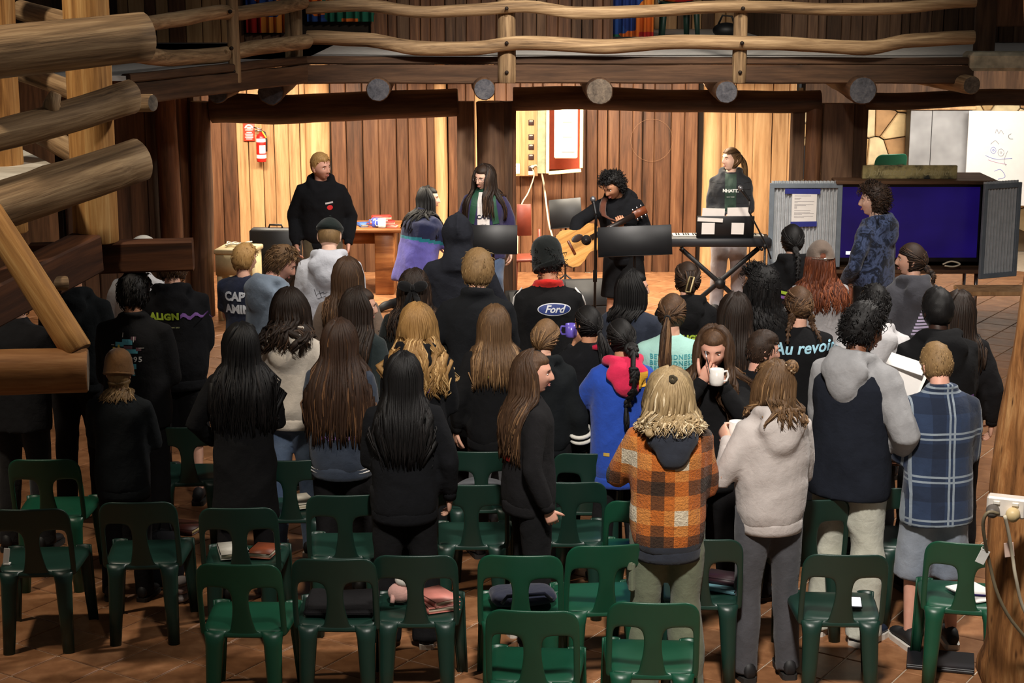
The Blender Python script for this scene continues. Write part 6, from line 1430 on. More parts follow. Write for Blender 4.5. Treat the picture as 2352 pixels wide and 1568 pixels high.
for nm, c, d, m_ in (('lid', (0, .2, z1 + .02), (cw + .1, .7, .035), M_CAB), ('bottom_shelf', (0, .22, z0 - .02), (cw + .05, .66, .04), M_CAB), ('back_panel', (0, .5, (z0 + z1) / 2), (cw, .03, z1 - z0), M_BLACKP), ('side_panel', (-cw / 2 + .015, .25, (z0 + z1) / 2), (.03, .5, z1 - z0), M_BLACKP), ('side_panel', (cw / 2 - .015, .25, (z0 + z1) / 2), (.03, .5, z1 - z0), M_BLACKP)):
    mb = MB(); mb.box(c, d, bev=.006); mb.build(nm, m_, t, smooth=False)
for sx in (-1, 1):
    for sy in (.0, .45): mb = MB(); mb.tube([(sx * (cw / 2 - .08), sy, z0 - .04), (sx * (cw / 2 - .08), sy, 0)], .02, 8); mb.build('leg', M_CHROME if sx > 0 else M_BLACKM, t)
ta, tb = P(1932, 424, TG + .06), P(2250, 604, TG + .06)
t = thing('television', 'large flat television showing a plain deep blue screen', 'television', ((ta.x + tb.x) / 2, TG + .1, tb.z)); w2, h2 = tb.x - ta.x, ta.z - tb.z
mb = MB(); mb.box((0, .03, h2 / 2), (w2, .05, h2), bev=.008); mb.build('bezel', plain('tv_black', (10, 10, 14), .3), t, smooth=False)
m, nt, bs = newmat('blue_screen'); bs.inputs['Base Color'].default_value = (.004, .003, .02, 1); bs.inputs['Roughness'].default_value = .25
f = noise_n(nt, coords(nt, (1, 1, 1)).outputs[0], 2.0, 2); nt.links.new(ramp(nt, f, [(.3, lin((24, 10, 84))), (.7, lin((34, 18, 112)))]), bs.inputs['Emission Color']); bs.inputs['Emission Strength'].default_value = .5
mb = MB(); mb.box((.0, .002, h2 / 2 + .01), (w2 - .05, .006, h2 - .075)); sc_ = mb.build('screen', m, t, smooth=False)
m, nt, bs = newmat('white_caption'); bs.inputs['Emission Color'].default_value = (.9, .9, 1, 1); bs.inputs['Emission Strength'].default_value = 1.0
mb = MB(); q = P(1958, 582, TG + .06); mb.box((q.x - t.location.x, -.003, q.z - tb.z), (.115, .003, .032)); mb.build('caption_bar', m, sc_, smooth=False)
sa = P(1981, 380, TG + .12); sb = P(2197, 408, TG + .12)
t = thing('carved_sign', 'narrow mossy board sign standing on the television cabinet', 'sign', ((sa.x + sb.x) / 2, TG + .12, z1 + .0385)); sw_, sh_ = sb.x - sa.x, .13
m, nt, bs = newmat('mossy_board'); mp = coords(nt, (1, 1, 1)); f = noise_n(nt, mp.outputs[0], 9, 4, .6); sx = N(nt, 'ShaderNodeSeparateXYZ'); nt.links.new(mp.outputs[0], sx.inputs[0])
ee = math_n(nt, 'MULTIPLY', math_n(nt, 'ABSOLUTE', math_n(nt, 'SUBTRACT', sx.outputs[2], sh_ / 2)), 7.5); fm = math_n(nt, 'ADD', f, math_n(nt, 'MULTIPLY', ee, .35))
nt.links.new(ramp(nt, fm, [(.52, lin((166, 152, 104))), (.70, lin((116, 106, 72))), (.80, lin((40, 42, 40)))]), bs.inputs['Base Color']); bs.inputs['Roughness'].default_value = .9
mb = MB(); mb.box((0, 0, sh_ / 2), (sw_, .05, sh_), bev=.005); mb.build('board', m, t, smooth=False)
me = text_mesh('Johnstons TV Cabinet', .098, shear=.3); me.materials.append(plain('pale_carving', (168, 156, 116), .9)); o = obj('lettering', me, t, loc=(0, -.0275, sh_ / 2), rot=(math.pi / 2, 0, 0)); o.scale = (sw_ * .90 / max(.01, o.dimensions.x if o.dimensions.x else 1.0),) * 2 + (1,)
xs = [v.co.x for v in me.vertices]; o.scale = (sw_ * .9 / (max(xs) - min(xs)), 1, 1)
cord('cable', [P(1900, 415, TG + .3), P(1908, 396, TG + .3), P(1925, 388, TG + .3), P(1948, 386, TG + .3), P(1960, 392, TG + .3)], .007, M_BCORD, 'black cable looping over the cabinet corner')
cord('cable', [P(2165, 607, TG - .05), P(2185, 600, TG - .05), P(2205, 606, TG - .05), P(2190, 612, TG - .08), P(2170, 610, TG - .1)], .008, M_CORD, 'small tangle of cable below the television')
# the room beyond: stone wall, chalk doors, whiteboard
SG = 20.9; x0, x1 = P(1975, 300, SG).x, P(2480, 300, SG).x
ws = backing('wall_stone', (x0 - .6, SG, 0), (x1, SG, 0), 0, 2.0, plain('stone_mortar', (110, 92, 70), .95), label='rough stone wall of the room at the right', off=.08)
STN = [plain(f'sandstone_{i}', c, .9, var=.2, nscale=6) for i, c in enumerate(((226, 196, 146), (206, 168, 116), (232, 210, 166), (190, 148, 104)))]
rs = random.Random(12); pts = []
for i in range(12):
    for j in range(9): pts.append((x0 - .4 + (x1 - x0 + .4) * (i + .5 + rs.uniform(-.38, .38)) / 12, 2.5 * (j + .5 + rs.uniform(-.36, .36)) / 9))
def cell(k):
    px, pz = pts[k]; poly = [(px - .5, pz - .5), (px + .5, pz - .5), (px + .5, pz + .5), (px - .5, pz + .5)]
    for m_, (qx, qz) in enumerate(pts):
        if m_ == k or abs(qx - px) > 1 or abs(qz - pz) > 1: continue
        mx, mz, nx, nz = (px + qx) / 2, (pz + qz) / 2, qx - px, qz - pz; out = []
        for i in range(len(poly)):
            a_, b_ = poly[i], poly[(i + 1) % len(poly)]; da = (a_[0] - mx) * nx + (a_[1] - mz) * nz; db = (b_[0] - mx) * nx + (b_[1] - mz) * nz
            if da <= 0: out.append(a_)
            if (da < 0) != (db < 0): f_ = da / (da - db); out.append((a_[0] + (b_[0] - a_[0]) * f_, a_[1] + (b_[1] - a_[1]) * f_))
        poly = out
        if len(poly) < 3: return None
    return poly
for k in range(len(pts)):
    pl_ = cell(k)
    if not pl_: continue
    cxx, czz = sum(p[0] for p in pl_) / len(pl_), sum(p[1] for p in pl_) / len(pl_); dp = rs.uniform(.03, .06); mb = MB()
    if not (x0 - .5 < cxx < x1 and 0 < czz < 2.02): continue
    mb.loft([[V((cxx + (x - cxx) * f_, SG - y, min(1.99, max(0, czz + (z - czz) * f_)))) for x, z in pl_][::1] for f_, y in ((.95, 0), (.95, dp * .7), (.86, dp))]); mb.build('stone', STN[k % 4], ws, smooth=False)
mb = MB(); mb.box(((x0 + x1) / 2 - .3, SG - .05, 2.14), (x1 - x0 + .8, .3, .68)); mb.build('shade_filler_1', M_DARK, smooth=False, kind='structure', label='dark filler standing in for shade above the stone wall')  # dark box added to stand in for shade in the gap
CB = plain('chalky_board', (150, 150, 152), .8, var=.35, nscale=2.2)
a, b = P(2086, 248, SG - .25), P(2226, 250, SG - .25)
t = thing('chalkboard_cupboard', 'grey chalk-smeared cupboard with two doors', 'cupboard', ((a.x + b.x) / 2, SG - .3, 0)); cw = b.x - a.x; ch = a.z
for i, (f0, f1) in enumerate(((0, .345), (.355, 1))): mb = MB(); mb.box((-cw / 2 + cw * (f0 + f1) / 2, -.1, ch / 2), (cw * (f1 - f0), .02, ch - .01), bev=.004); mb.build('door', CB, t, smooth=False)
mb = MB(); mb.box((0, .02, ch / 2), (cw, .2, ch)); mb.build('carcass', M_BLACKP, t, smooth=False); mb = MB(); mb.box((0, -.05, ch + .02), (cw + .04, .3, .04), bev=.005); mb.build('lid', M_TAN, t, smooth=False)
a, b = P(2226, 254, SG - .6), P(2460, 300, SG - .6); t = thing('whiteboard', 'white drawing board with faint marker doodles', 'whiteboard', (a.x, SG - .6, 0), R(-6)); bw = b.x - a.x
mb = MB(); mb.box((bw / 2, 0, a.z - .55), (bw, .02, 1.1), bev=.004); mb.build('panel', plain('white_board', (226, 224, 222), .3, var=.02), t, smooth=False)
for sx in (.1, .9):
    mb = MB(); mb.tube([(bw * sx, .03, a.z - .5), (bw * sx, .03, 0)], .015, 8); mb.build('leg', M_CHROME, t)
MK = [plain('marker_blue', (120, 130, 200), .6), plain('marker_grey', (150, 150, 160), .6), plain('marker_pink', (206, 160, 190), .6), plain('marker_black', (60, 60, 64), .6)]
def doodle(pts, mi, cl=False):
    q = [P(px, py, SG - .6) for px, py in pts]; q = [V((p.x - a.x, -.013 + (p.x - a.x) * 0, p.z)) for p in q]
    if cl: q.append(q[0])
    mb = MB(); mb.tube(smooth_path(q, len(q) * 4), .0028, 5); mb.build('marker_line', MK[mi], t)
for cx_, cy_, r_, mi in ((2280, 344, 6, 0), (2297, 349, 7, 1)): doodle([(cx_ + r_ * math.cos(i), cy_ + r_ * 1.2 * math.sin(i)) for i in range(7)], mi); doodle([(cx_ + 2 * math.cos(i), cy_ + 2 * math.sin(i)) for i in range(7)], mi)
doodle([(2262, 356), (2285, 364), (2322, 362)], 0); doodle([(2268, 366), (2288, 372), (2310, 376)], 2); doodle([(2274, 330), (2284, 322), (2292, 330)], 1); doodle([(2284, 305), (2288, 296), (2292, 306), (2297, 298), (2303, 307)], 1); doodle([(2320, 306), (2314, 310), (2316, 317), (2324, 318)], 3); doodle([(2282, 392), (2296, 388), (2306, 404), (2290, 410)], 0); doodle([(2312, 345), (2304, 366), (2308, 380)], 1)
def plain_chair_top(px, py, g, label, kind, yaw, h=.785):
    p = P(px, py, g); t = thing('plastic_chair', label, 'chair', (p.x, g, p.z - h), R(yaw), 'green plastic chairs in rows'); b_, s_, L_ = CH[kind]; obj('backrest', b_, t); obj('seat', s_, t)
    for l in L_: obj('leg', l, t)
    return t
c_ = plain_chair_top(2018, 348, 18.9, 'pale green chair back seen above the mossy sign', 'g', 20)
# stand it on a stack of its own kind so that it is carried
base = c_.location.z; t = thing('storage_crate', 'dark storage crate carrying a chair behind the television', 'crate', (c_.location.x, c_.location.y, 0)); mb = MB(); mb.box((0, 0, base / 2), (.62, .6, base - .002), bev=.01); mb.build('box', M_CAB, t, smooth=False)
for i in range(4): mb = MB(); mb.box((0, -.305, base * (i + .5) / 4), (.6, .012, .03)); mb.build('batten', M_CAB, t, smooth=False)
# bench and cushion under the right panel
p = Pz(2300, 760, .45); t = thing('bench', 'pale wooden bench under the right metal door', 'bench', (p.x + .45, 15.6, 0)); mb = MB(); mb.box((0, 0, .52), (.9, .35, .04), bev=.006); mb.build('seat_board', M_TAN, t, smooth=False)
for sx in (-1, 1): mb = MB(); mb.box((sx * .38, 0, .25), (.05, .3, .5)); mb.build('leg', M_TAN, t, smooth=False)
# ------------------------------------------------------------------ gallery: curtains and chair
def curtain(px0, px1, g, z0, z1, label, seed, folds=9):
    a, b = P(px0, 50, g).x, P(px1, 50, g).x; m, nt, bs = newmat('patchwork_curtain_%d' % seed); mp = coords(nt, (1, .01, 1)); vo = N(nt, 'ShaderNodeTexVoronoi', distance='CHEBYCHEV'); vo.inputs['Scale'].default_value = 5.5; vo.inputs['Randomness'].default_value = .55
    nt.links.new(mp.outputs[0], vo.inputs['Vector']); sp = N(nt, 'ShaderNodeSeparateXYZ'); nt.links.new(vo.outputs['Color'], sp.inputs[0])
    nt.links.new(ramp(nt, sp.outputs[0], [(0, lin((32, 58, 130))), (.2, lin((226, 112, 34))), (.42, lin((24, 104, 82))), (.6, lin((196, 40, 36))), (.75, lin((36, 76, 150))), (.88, lin((240, 150, 60)))], 'CONSTANT'), bs.inputs['Base Color']); bs.inputs['Roughness'].default_value = .9
    mb = MB(); n = folds * 8; r0, r1 = [], []
    for i in range(n + 1): x = a + (b - a) * i / n; y = g + .03 * math.sin(2 * math.pi * i / 8) + .01 * math.sin(i * 1.3); r0.append(V((x, y, z0))); r1.append(V((x, y + .01, z1)))
    mb.loft([r0, r1], cap=False, closed=False); o = mb.build('curtain', m, label=label, cat='curtain'); md = o.modifiers.new('s', 'SOLIDIFY'); md.thickness = .006
curtain(566, 662, YW - .12, 2.68, 3.7, 'orange and blue patchwork curtain left of the gallery window', 1, 5); curtain(706, 860, YW - .1, 2.80, 3.7, 'patchwork curtain with dark squares right of the gallery corner', 2, 8); curtain(1404, 1502, YW + .3, 2.62, 3.7, 'patchwork curtain at the gallery recess', 3, 6)
p = P(1556, 40, 20.3); t = thing('plastic_chair', 'dark green chair on the gallery with a colourful cushion', 'chair', (p.x, 20.3, FZ - .004), R(184), 'green plastic chairs in rows'); b_, s_, L_ = CH['d']; obj('backrest', b_, t); obj('seat', s_, t)
for l in L_: obj('leg', l, t)
t = thing('cushion', 'blue and red cushion on the gallery chair', 'cushion', (p.x, 20.22, FZ + .45)); mb = MB(); mb.ell((0, 0, .0), (.18, .16, .04), 16, 10); mb.build('cover', bpy.data.materials['patchwork_curtain_2'], t)
mb = MB(); mb.torus((0, 0, 0), .165, .008, None, 20, 6); mb.build('piping', M_RED, t)
t = thing('black_bag', 'black bag lying on the gallery floor', 'bag', (P(1668, 70, 20.6).x, 20.6, FZ)); mb = MB(); mb.ell((0, 0, .09), (.16, .1, .09), 16, 10); mb.build('pouch', M_BLACKP, t); mb = MB(); mb.tube([(-.1, 0, .14), (-.05, -.02, .26), (.06, -.02, .25), (.1, 0, .13)], .012, 8); mb.build('handle', M_BLACKP, t)
# ------------------------------------------------------------------ pillar outlet and cords
g = PG - .26
p = P(2318, 1168, g); t = thing('power_outlet', 'white double power outlet box on the log pillar', 'outlet', (p.x, g + .03, p.z), R(-22))
OUT = t
mb = MB(); mb.box((0, 0, 0), (.125, .05, .068), bev=.006); mb.build('housing', plain('outlet_white', (232, 224, 214), .35), t, smooth=False)
for x in (-.03, .03): mb = MB(); mb.box((x, -.027, .016), (.022, .006, .012), bev=.002); mb.build('rocker', M_WHITEP, t, smooth=False)
mb = MB(); mb.lathe([(.021, 0), (.023, .012), (.018, .04), (.011, .05)], (-.04, -.02, -.012), 14, RX(90)); mb.build('black_plug', plain('grey_plug', (92, 86, 80), .5), t); mb = MB(); mb.lathe([(.022, 0), (.024, .015), (.022, .035), (.012, .045)], (.025, -.02, -.016), 14, RX(90)); mb.build('cream_plug', plain('cream_plug', (214, 190, 140), .45), t)
mb = MB(); mb.tube([(.06, .005, -.005), (.3, .02, 0)], .013, 10); mb.build('conduit', plain('flex_conduit', (180, 176, 168), .5), t)
cord('power_cord', [P(2294, 1180, g - .05), P(2270, 1176, g - .06), P(2258, 1200, g - .05), P(2262, 1240, g - .03), P(2272, 1290, g), P(2290, 1360, g), P(2320, 1420, g), P(2370, 1480, g)], .006, plain('grey_cord', (128, 116, 92), .5), None, parent=OUT)
cord('power_cord', [P(2308, 1184, g - .06), P(2318, 1230, g - .04), P(2326, 1280, g - .02), P(2334, 1330, g - .02), P(2352, 1400, g), P(2400, 1480, g)], .006, M_CORD, None, parent=OUT)
for px, py, rz, lb, cl in ((2257, 1278, 24, 'white paper tag on the grey cord', (232, 230, 224)), (2318, 1262, -8, 'pinkish tag on the cream cord', (226, 196, 180))):
    p = P(px, py, g - .015); t = thing('cord_tag', lb, 'tag', p); mb = MB(); mb.box((0, 0, 0), (.032, .002, .05), RY(rz), .0008); mb.build('card', plain('tag_%d' % px, cl, .7), t, smooth=False); mb = MB(); mb.torus((0, 0, .028), .006, .0015, RX(90), 10, 5); mb.build('loop', M_WHITEP, t)
# ------------------------------------------------------------------ prints on clothing
F = PEOPLE['ford']; k = F.k
def oval(a_, b_, n=36): mb = MB(); mb.add([(a_ * math.cos(2 * math.pi * i / n), b_ * math.sin(2 * math.pi * i / n), 0) for i in range(n)], [tuple(range(n))]); return mb.mesh('o', MATS['dark_gap'], smooth=False)
bd = project(F, oval(.105, .040), .03, 1.30, 'back', .003, plain('badge_white', (222, 224, 230), .6), F.top, 'badge')
project(F, oval(.098, .034), .03, 1.30, 'back', .006, plain('badge_blue', (44, 62, 128), .6), F.top, 'badge_field'); ptext(F, 'Ford', .062, .03, 1.30, (226, 228, 234), F.top, shear=.35, bold=.0015, name='badge_lettering', off=.009)
for sx in (-1, 1):
    S, E, W = F.arm[(sx + 1) // 2]; mb = MB(); n_ = V((sx * .9, -.3, .2)); mb.tube([push_out(F, p + n_ * .06, .004) for p in (S + V((-sx * .05, 0, .06)), S, S.lerp(E, .3), S.lerp(E, .6), S.lerp(E, .95))], .007, 6, .4); mb.build('sleeve_stripe', M_PAPER, F.top)
F = PEOPLE['nineties']; TE, TD, YE_, MV = (84, 166, 184), (46, 110, 130), (214, 188, 72), (104, 74, 84)
prect(F, [(-.06, .02, .05, .025), (-.02, .03, .06, .03), (.0, -.02, .07, .025), (-.05, -.02, .03, .03)], -.01, 1.27, TE, F.top); prect(F, [(-.01, .005, .05, .02), (.03, .055, .03, .02), (.06, -.005, .03, .02)], -.01, 1.27, MV, F.top, off=.004); prect(F, [(-.045, .0, .012, .03), (-.075, -.005, .015, .02)], -.01, 1.27, YE_, F.top, off=.005)
prect(F, [(.045, .045, .004, .03), (-.02, .07, .004, .025), (.075, .01, .03, .004), (-.085, .025, .02, .004)], -.01, 1.27, (214, 206, 196), F.top, off=.005); ptext(F, '51995', .042, .02, 1.215, (206, 204, 200), F.top, sp=1.25, bold=.001); prect(F, [(.03, -.03, .03, .03), (.0, -.03, .02, .03), (.035, -.07, .015, .025)], -.01, 1.19, TE, F.top)
def align(F, cx, cz, sc=1.0, rot=0, txt='ALIGN'):
    ptext(F, txt, .046 * sc, cx, cz, LIME, F.top, bold=.0035, sp=1.1, rot=rot, name='lettering'); mb = MB(); n = 14
    up = [V((.012 * i * sc, (.010 * math.sin(i * 1.25) + .009 * (1 - i / n)) * sc, 0)) for i in range(n + 1)]; dn = [p - V((0, .020 * (1 - (i / n) ** 2) * sc, 0)) for i, p in enumerate(up)]; mb.loft([dn, up], cap=False, closed=False)
    c, s = math.cos(rot), math.sin(rot); project(F, mb.mesh('w', MATS['dark_gap'], smooth=False), cx + .078 * sc * c, cz + .078 * sc * s, 'back', .004, plain('print_purple', PURP, .7), F.top, 'wave_mark', rot)
align(PEOPLE['alignman'], -.045, 1.27, 1.25); ptext(PEOPLE['alignman'], 'MAY 2023', .012, .02, 1.20, (200, 206, 150), PEOPLE['alignman'].top, name='small_lettering')
align(PEOPLE['clip'], .0, 1.13, 1.1); ptext(PEOPLE['clip'], 'MY', .014, .06, 1.08, LIME, PEOPLE['clip'].top, name='small_lettering')
F = PEOPLE['darkhead']; prect(F, [(0, 0, .05, .028)], .04, 1.12, LIME, F.top, rot=R(-3)); prect(F, [(0, 0, .09, .022)], .095, 1.118, PURP, F.top, rot=R(2))
F = PEOPLE['blackbraid']; prect(F, [(-.16, 0, .12, .022)], .0, 1.12, LIME, F.top, rot=R(-10)); prect(F, [(-.14, -.03, .12, .02)], .0, 1.12, PURP, F.top, rot=R(-8), off=.004)
F = PEOPLE['straightbrown']; prect(F, [(0, .05, .05, .014), (0, -.01, .05, .014)], -.075, 1.12, LIME, F.top); prect(F, [(0, .006, .016, .045), (.034, .01, .016, .04)], -.075, 1.12, PURP, F.top)
F = PEOPLE['blondwave']; prect(F, [(0, 0, .05, .025), (.03, .01, .03, .02)], .05, 1.13, PURP, F.top)
F = PEOPLE['aurevoir']; ptext(F, 'Au revoir', .092, .03, 1.25, (158, 206, 224), F.top, shear=.25, bold=.002, name='lettering', rot=R(4))
F = PEOPLE['mint']
for i in range(4): ptext(F, 'BEYONDNESS', .036, .0, 1.25 - i * .034, (64, 150, 156), F.top, bold=.001, sp=1.15, name='lettering')
F = PEOPLE['capt']; ptext(F, 'CAPT', .085, .0, 1.12, (214, 220, 228), F.top, bold=.004, name='lettering'); ptext(F, 'AMIN', .085, .0, 1.03, (214, 220, 228), F.top, bold=.004, name='lettering')
F = PEOPLE['smile']; prect(F, [(-.05, -.1, .10, .22)], .02, 1.10, (196, 44, 40), F.top, name='red_panel'); prect(F, [(-.03, -.06, .05, .012), (-.02, .0, .06, .014), (-.03, .05, .05, .012)], .02, 1.10, (222, 214, 206), F.top, off=.005)
F = PEOPLE['laughing']; prect(F, [(-.02 - .009 * i, .16 - .022 * i, .10 + .012 * i, .014) for i in range(11)], .05, 1.08, (176, 166, 196), F.top, name='striped_print')
F = PEOPLE['beret']; IN = (40, 42, 46)
prect(F, [(-.05, .02, .003, .05), (-.04, .03, .05, .003), (-.02, .0, .003, .05), (-.05, -.0, .06, .003), (0.0, .02, .03, .003)], -.03, 1.20, IN, F.top, rot=R(20), name='ink_drawing')
for i in range(8): prect(F, [(-.03, -.0025, .06, .005)], -.02, 1.08, IN, F.top, rot=R(22.5 * i), name='ink_star')
F = PEOPLE['stripes']; S, E, W = F.arm[1]
for f_ in (.45, .62):
    c = E.lerp(W, f_); d = (W - E).normalized(); mb = MB(); mb.torus(c, .062, .012, d.to_track_quat('Z', 'Y').to_matrix(), 18, 6); mb.build('sleeve_stripe', plain('stripe_white', (206, 204, 196), .8), F.top)
F = PEOPLE['ombre']
for z in (.805, .825): mb = MB(); mb.tube([F.U((math.cos(q) * .192, math.sin(q) * .146 - .008, z)) for q in [2 * math.pi * j / 28 for j in range(29)]], .0055, 6); mb.build('hem_stripe', M_PAPER, F.top)
ptext(F, 'ENJOY SUNSET', .03, .02, .93, (150, 96, 164), F.top, name='lettering')
F = PEOPLE['bluejacket']; prect(F, [(.055, -.03, .055, .09)], .0, 1.20, (224, 168, 52), F.top, name='yellow_panel', off=.005); prect(F, [(-.12, -.2, .03, .02)], .0, .98, (196, 160, 70), F.top, name='patch')
F = PEOPLE['keys']; prect(F, [(-.055, -.30, .11, .42)], .0, 1.30, (26, 52, 40), F.top, 'front', 'green_hoodie_front', off=.004); ptext(F, 'NHATT.', .042, .0, 1.24, (222, 224, 220), F.top, 'front', bold=.002, name='lettering', off=.008); ptext(F, 'NEW YORK', .014, .0, 1.18, (222, 224, 220), F.top, 'front', name='lettering', off=.008)
for z in (1.02, 1.09, 1.16, 1.23, 1.30, 1.37):
    mb = MB(); pts = []
    for j in range(25):
        q = 2 * math.pi * j / 24; l, n_, i_, d_ = F.bvh.find_nearest(F.U((math.cos(q) * .2, math.sin(q) * .15, z))); pts.append(l - n_ * .001)
    mb.tube(pts, .003, 5); mb.build('quilt_seam', plain('seam_black', (12, 12, 14), .8), F.top)
F = PEOPLE['stageman']; project(F, oval(.026, .022), .075, 1.27, 'front', .004, plain('print_red', (214, 40, 44), .7), F.top, 'logo'); prect(F, [(-.035, 0, .07, .016)], .07, 1.305, (196, 190, 190), F.top, 'front', 'logo_bar', rot=R(8))
F = PEOPLE['glasses']; prect(F, [(-.055, -.42, .11, .50)], .0, 1.30, (222, 216, 212), F.top, 'front', 'white_shirt_front', off=.004); ptext(F, 'CAPE', .05, .0, 1.16, (40, 44, 66), F.top, 'front', bold=.002, name='lettering', off=.008); ptext(F, 'LOUIS', .02, .0, 1.09, (40, 44, 66), F.top, 'front', name='lettering', off=.008)
for sx in (-1, 1): prect(F, [(sx * .085 - .028, -.20, .056, .30)], .0, 1.28, (30, 74, 54), F.top, 'front', 'green_facing', rot=R(sx * 8), off=.006)
def specs(F, mat):
    k = F.k; t = thing('glasses', 'thin metal glasses on the face of ' + ('the woman in the navy jacket' if F is PEOPLE['glasses'] else 'the girl with tight black curls'), 'glasses', F.root.matrix_basis @ F.headc, F.root.rotation_euler.z)
    h_ = lambda x, y, z: F.headR @ (V((x, y, z)) * k)
    for sx in (-1, 1):
        mb = MB(); mb.tube([h_(sx * .033 + .024 * math.cos(q), .1, .004 + .02 * math.sin(q)) for q in [2 * math.pi * j / 16 for j in range(17)]], .0016, 6); mb.build('rim', mat, t); mb = MB(); mb.tube([h_(sx * .057, .098, .008), h_(sx * .078, .05, .008), h_(sx * .08, -.01, .004)], .0015, 6); mb.build('temple', mat, t)
    mb = MB(); mb.tube([h_(-.009, .101, .008), h_(.009, .101, .008)], .0015, 6); mb.build('bridge', mat, t)
specs(PEOPLE['glasses'], M_CHROME); specs(PEOPLE['curlylong'], M_CHROME)
# ------------------------------------------------------------------ things held
def wpt(F, p): return F.root.matrix_basis @ V(p)
F = PEOPLE['hoodie']; p = wpt(F, F.arm[0][2]); mug('mug', 'white mug in the hand of the woman in the pale grey hoodie', (p.x + .055, p.y + .085, p.z - .02), rz=150)
mb = MB(); q = V((p.x + .05, p.y + .085, p.z + .02)); mb.tube([q, q + V((.05, 0, .085))], .003, 6); mb.build('spoon', M_CHROME, label='spoon in the mug of the grey hoodie woman', cat='spoon')
F = PEOPLE['drink']; p = (wpt(F, F.arm[0][2]) + wpt(F, F.arm[1][2])) / 2; mug('mug', 'white mug at the lips of the drinking woman', (p.x + .012, p.y - .075, p.z + .01), rz=20, r=.037, h=.085)
mb = MB(); q = V((p.x - .02, p.y - .08, p.z + .06)); mb.tube([q, q + V((-.03, 0, .13))], .003, 6); mb.build('spoon', M_CHROME, label='thin spoon rising from the drinking woman\'s mug', cat='spoon')
F = PEOPLE['mint']; p = wpt(F, F.arm[1][2]); q = P(1578, 790, p.y); mug('mug', 'royal blue mug beside the mint shirt', (p.x + .02, p.y - .02, p.z), (36, 52, 160), rz=0, r=.05, h=.1)
F = PEOPLE['cargo']; p = wpt(F, F.arm[0][2]); mug('mug', 'white mug with a stick left of the orange sherpa jacket', (p.x - .07, p.y + .03, p.z - .02), rz=180)
F = PEOPLE['bandana']; p = wpt(F, F.arm[0][2]); mug('mug', 'purple cup at the chin of the low-ponytail girl', (p.x - .01, p.y + .06, p.z + .05), (104, 90, 190), rz=180, r=.035, h=.08)
mb = MB(); F2 = PEOPLE['bandana']; pts = [F2.U((math.cos(q) * .085 + .02, math.sin(q) * .08 - .02, 1.462)) for q in [R(a_) for a_ in range(-100, 30, 12)]]; mb.tube(pts, [.012 + .004 * (i % 3) for i in range(len(pts))], 8); wm = mb.mesh('bandana', cloth('red_bandana', (176, 26, 60))); obj('bandana', wm, F2.top)
F = PEOPLE['vest']; q = P(2075, 872, F.root.location.y + .45); t = thing('paper_sheet', 'folded white paper held between vest and plaid shirt', 'paper', q); mb = MB(); mb.box((0, 0, 0), (.21, .003, .15), RX(-35) @ RY(28)); mb.build('sheet', M_PAPER, t, smooth=False); mb = MB(); mb.box((.02, .03, .08), (.2, .003, .1), RX(-60) @ RY(28)); mb.build('fold', M_PAPER, t, smooth=False)
# ------------------------------------------------------------------ things on the chairs and floor
def on_seat(key, dx=0, dy=0, dz=.0): t = chairs[key]; return t.matrix_basis @ V((dx, dy, .436 + dz))
def bookat(p, dims, col, rz, label, pages=(226, 214, 190)):
    t = book(1176, 784, p.y, dims, col, rz, label, p.z, pages); t.location.x = p.x; return t
p = on_seat('E', .09, .0); bookat(p, (.16, .22, .028), (196, 116, 104), 20, 'pink book on the dark green chair, lower of two'); bookat(p + V((0, 0, .029)), (.14, .20, .026), (206, 130, 118), 34, 'pink book topmost on the dark green chair')
p = on_seat('E', -.09, .03); t = thing('soft_toy', 'pale pink and white plush toy on the dark green chair', 'toy', p); mb = MB(); mb.ell((0, 0, .05), (.06, .05, .05)); mb.build('body', cloth('pink_plush', (206, 160, 150)), t); mb = MB(); mb.ell((.02, 0, .115), (.045, .04, .035)); mb.build('head', cloth('white_plush', (224, 218, 208)), t); mb = MB(); mb.tube([(-.03, -.03, .05), (-.035, -.05, 0.015)], .012, 8); mb.build('arm', cloth('pink_plush', (206, 160, 150)), t)
p = on_seat('D', 0, .02); t = thing('folded_cloth', 'dark folded cloth on the chair seat', 'cloth', p); mb = MB(); mb.box((0, 0, .02), (.34, .3, .04), bev=.015); wm = mb.mesh('cloth', BLK(2)); wm = baked(wm, [('SUBSURF', dict(levels=3, render_levels=3, subdivision_type='SIMPLE'))]); wrinkle(wm, .01, 3); setmats(wm, [BLK(2)]); obj('cloth', wm, t)
p = on_seat('F', .0, .02); t = thing('bag', 'navy soft bag on the green chair', 'bag', p, R(12)); mb = MB(); mb.box((0, 0, .04), (.32, .22, .08), bev=.03); wm = baked(mb.mesh('pouch', MATS['dark_gap']), [('SUBSURF', dict(levels=3, render_levels=3))]); wrinkle(wm, .012, 4); setmats(wm, [C('navy_bag', (34, 38, 56))]); obj('pouch', wm, t); mb = MB(); mb.tube([(-.12, -.11, .05), (-.1, -.13, .09), (.08, -.13, .09), (.12, -.11, .05)], .01, 6); mb.build('strap', C('navy_bag', (34, 38, 56)), t)
p = on_seat('F', -.03, .13, .0); mug('paper_cup', 'cream paper cup standing behind the navy bag', p + V((0, .03, 0)), (226, 214, 190), r=.032, h=.1)
p = on_seat('H', .09, .0, .004); t = thing('phone', 'phone with glowing white screen on the dark green chair', 'phone', p, R(-8)); mb = MB(); mb.box((0, 0, .005), (.075, .15, .009), bev=.003); mb.build('case', M_BLACKP, t, smooth=False); m, nt, bs = newmat('lit_phone'); bs.inputs['Emission Color'].default_value = (.85, .9, 1, 1); bs.inputs['Emission Strength'].default_value = 1.6; mb = MB(); mb.box((0, -.005, .0102), (.066, .12, .0012)); mb.build('screen', m, t, smooth=False)
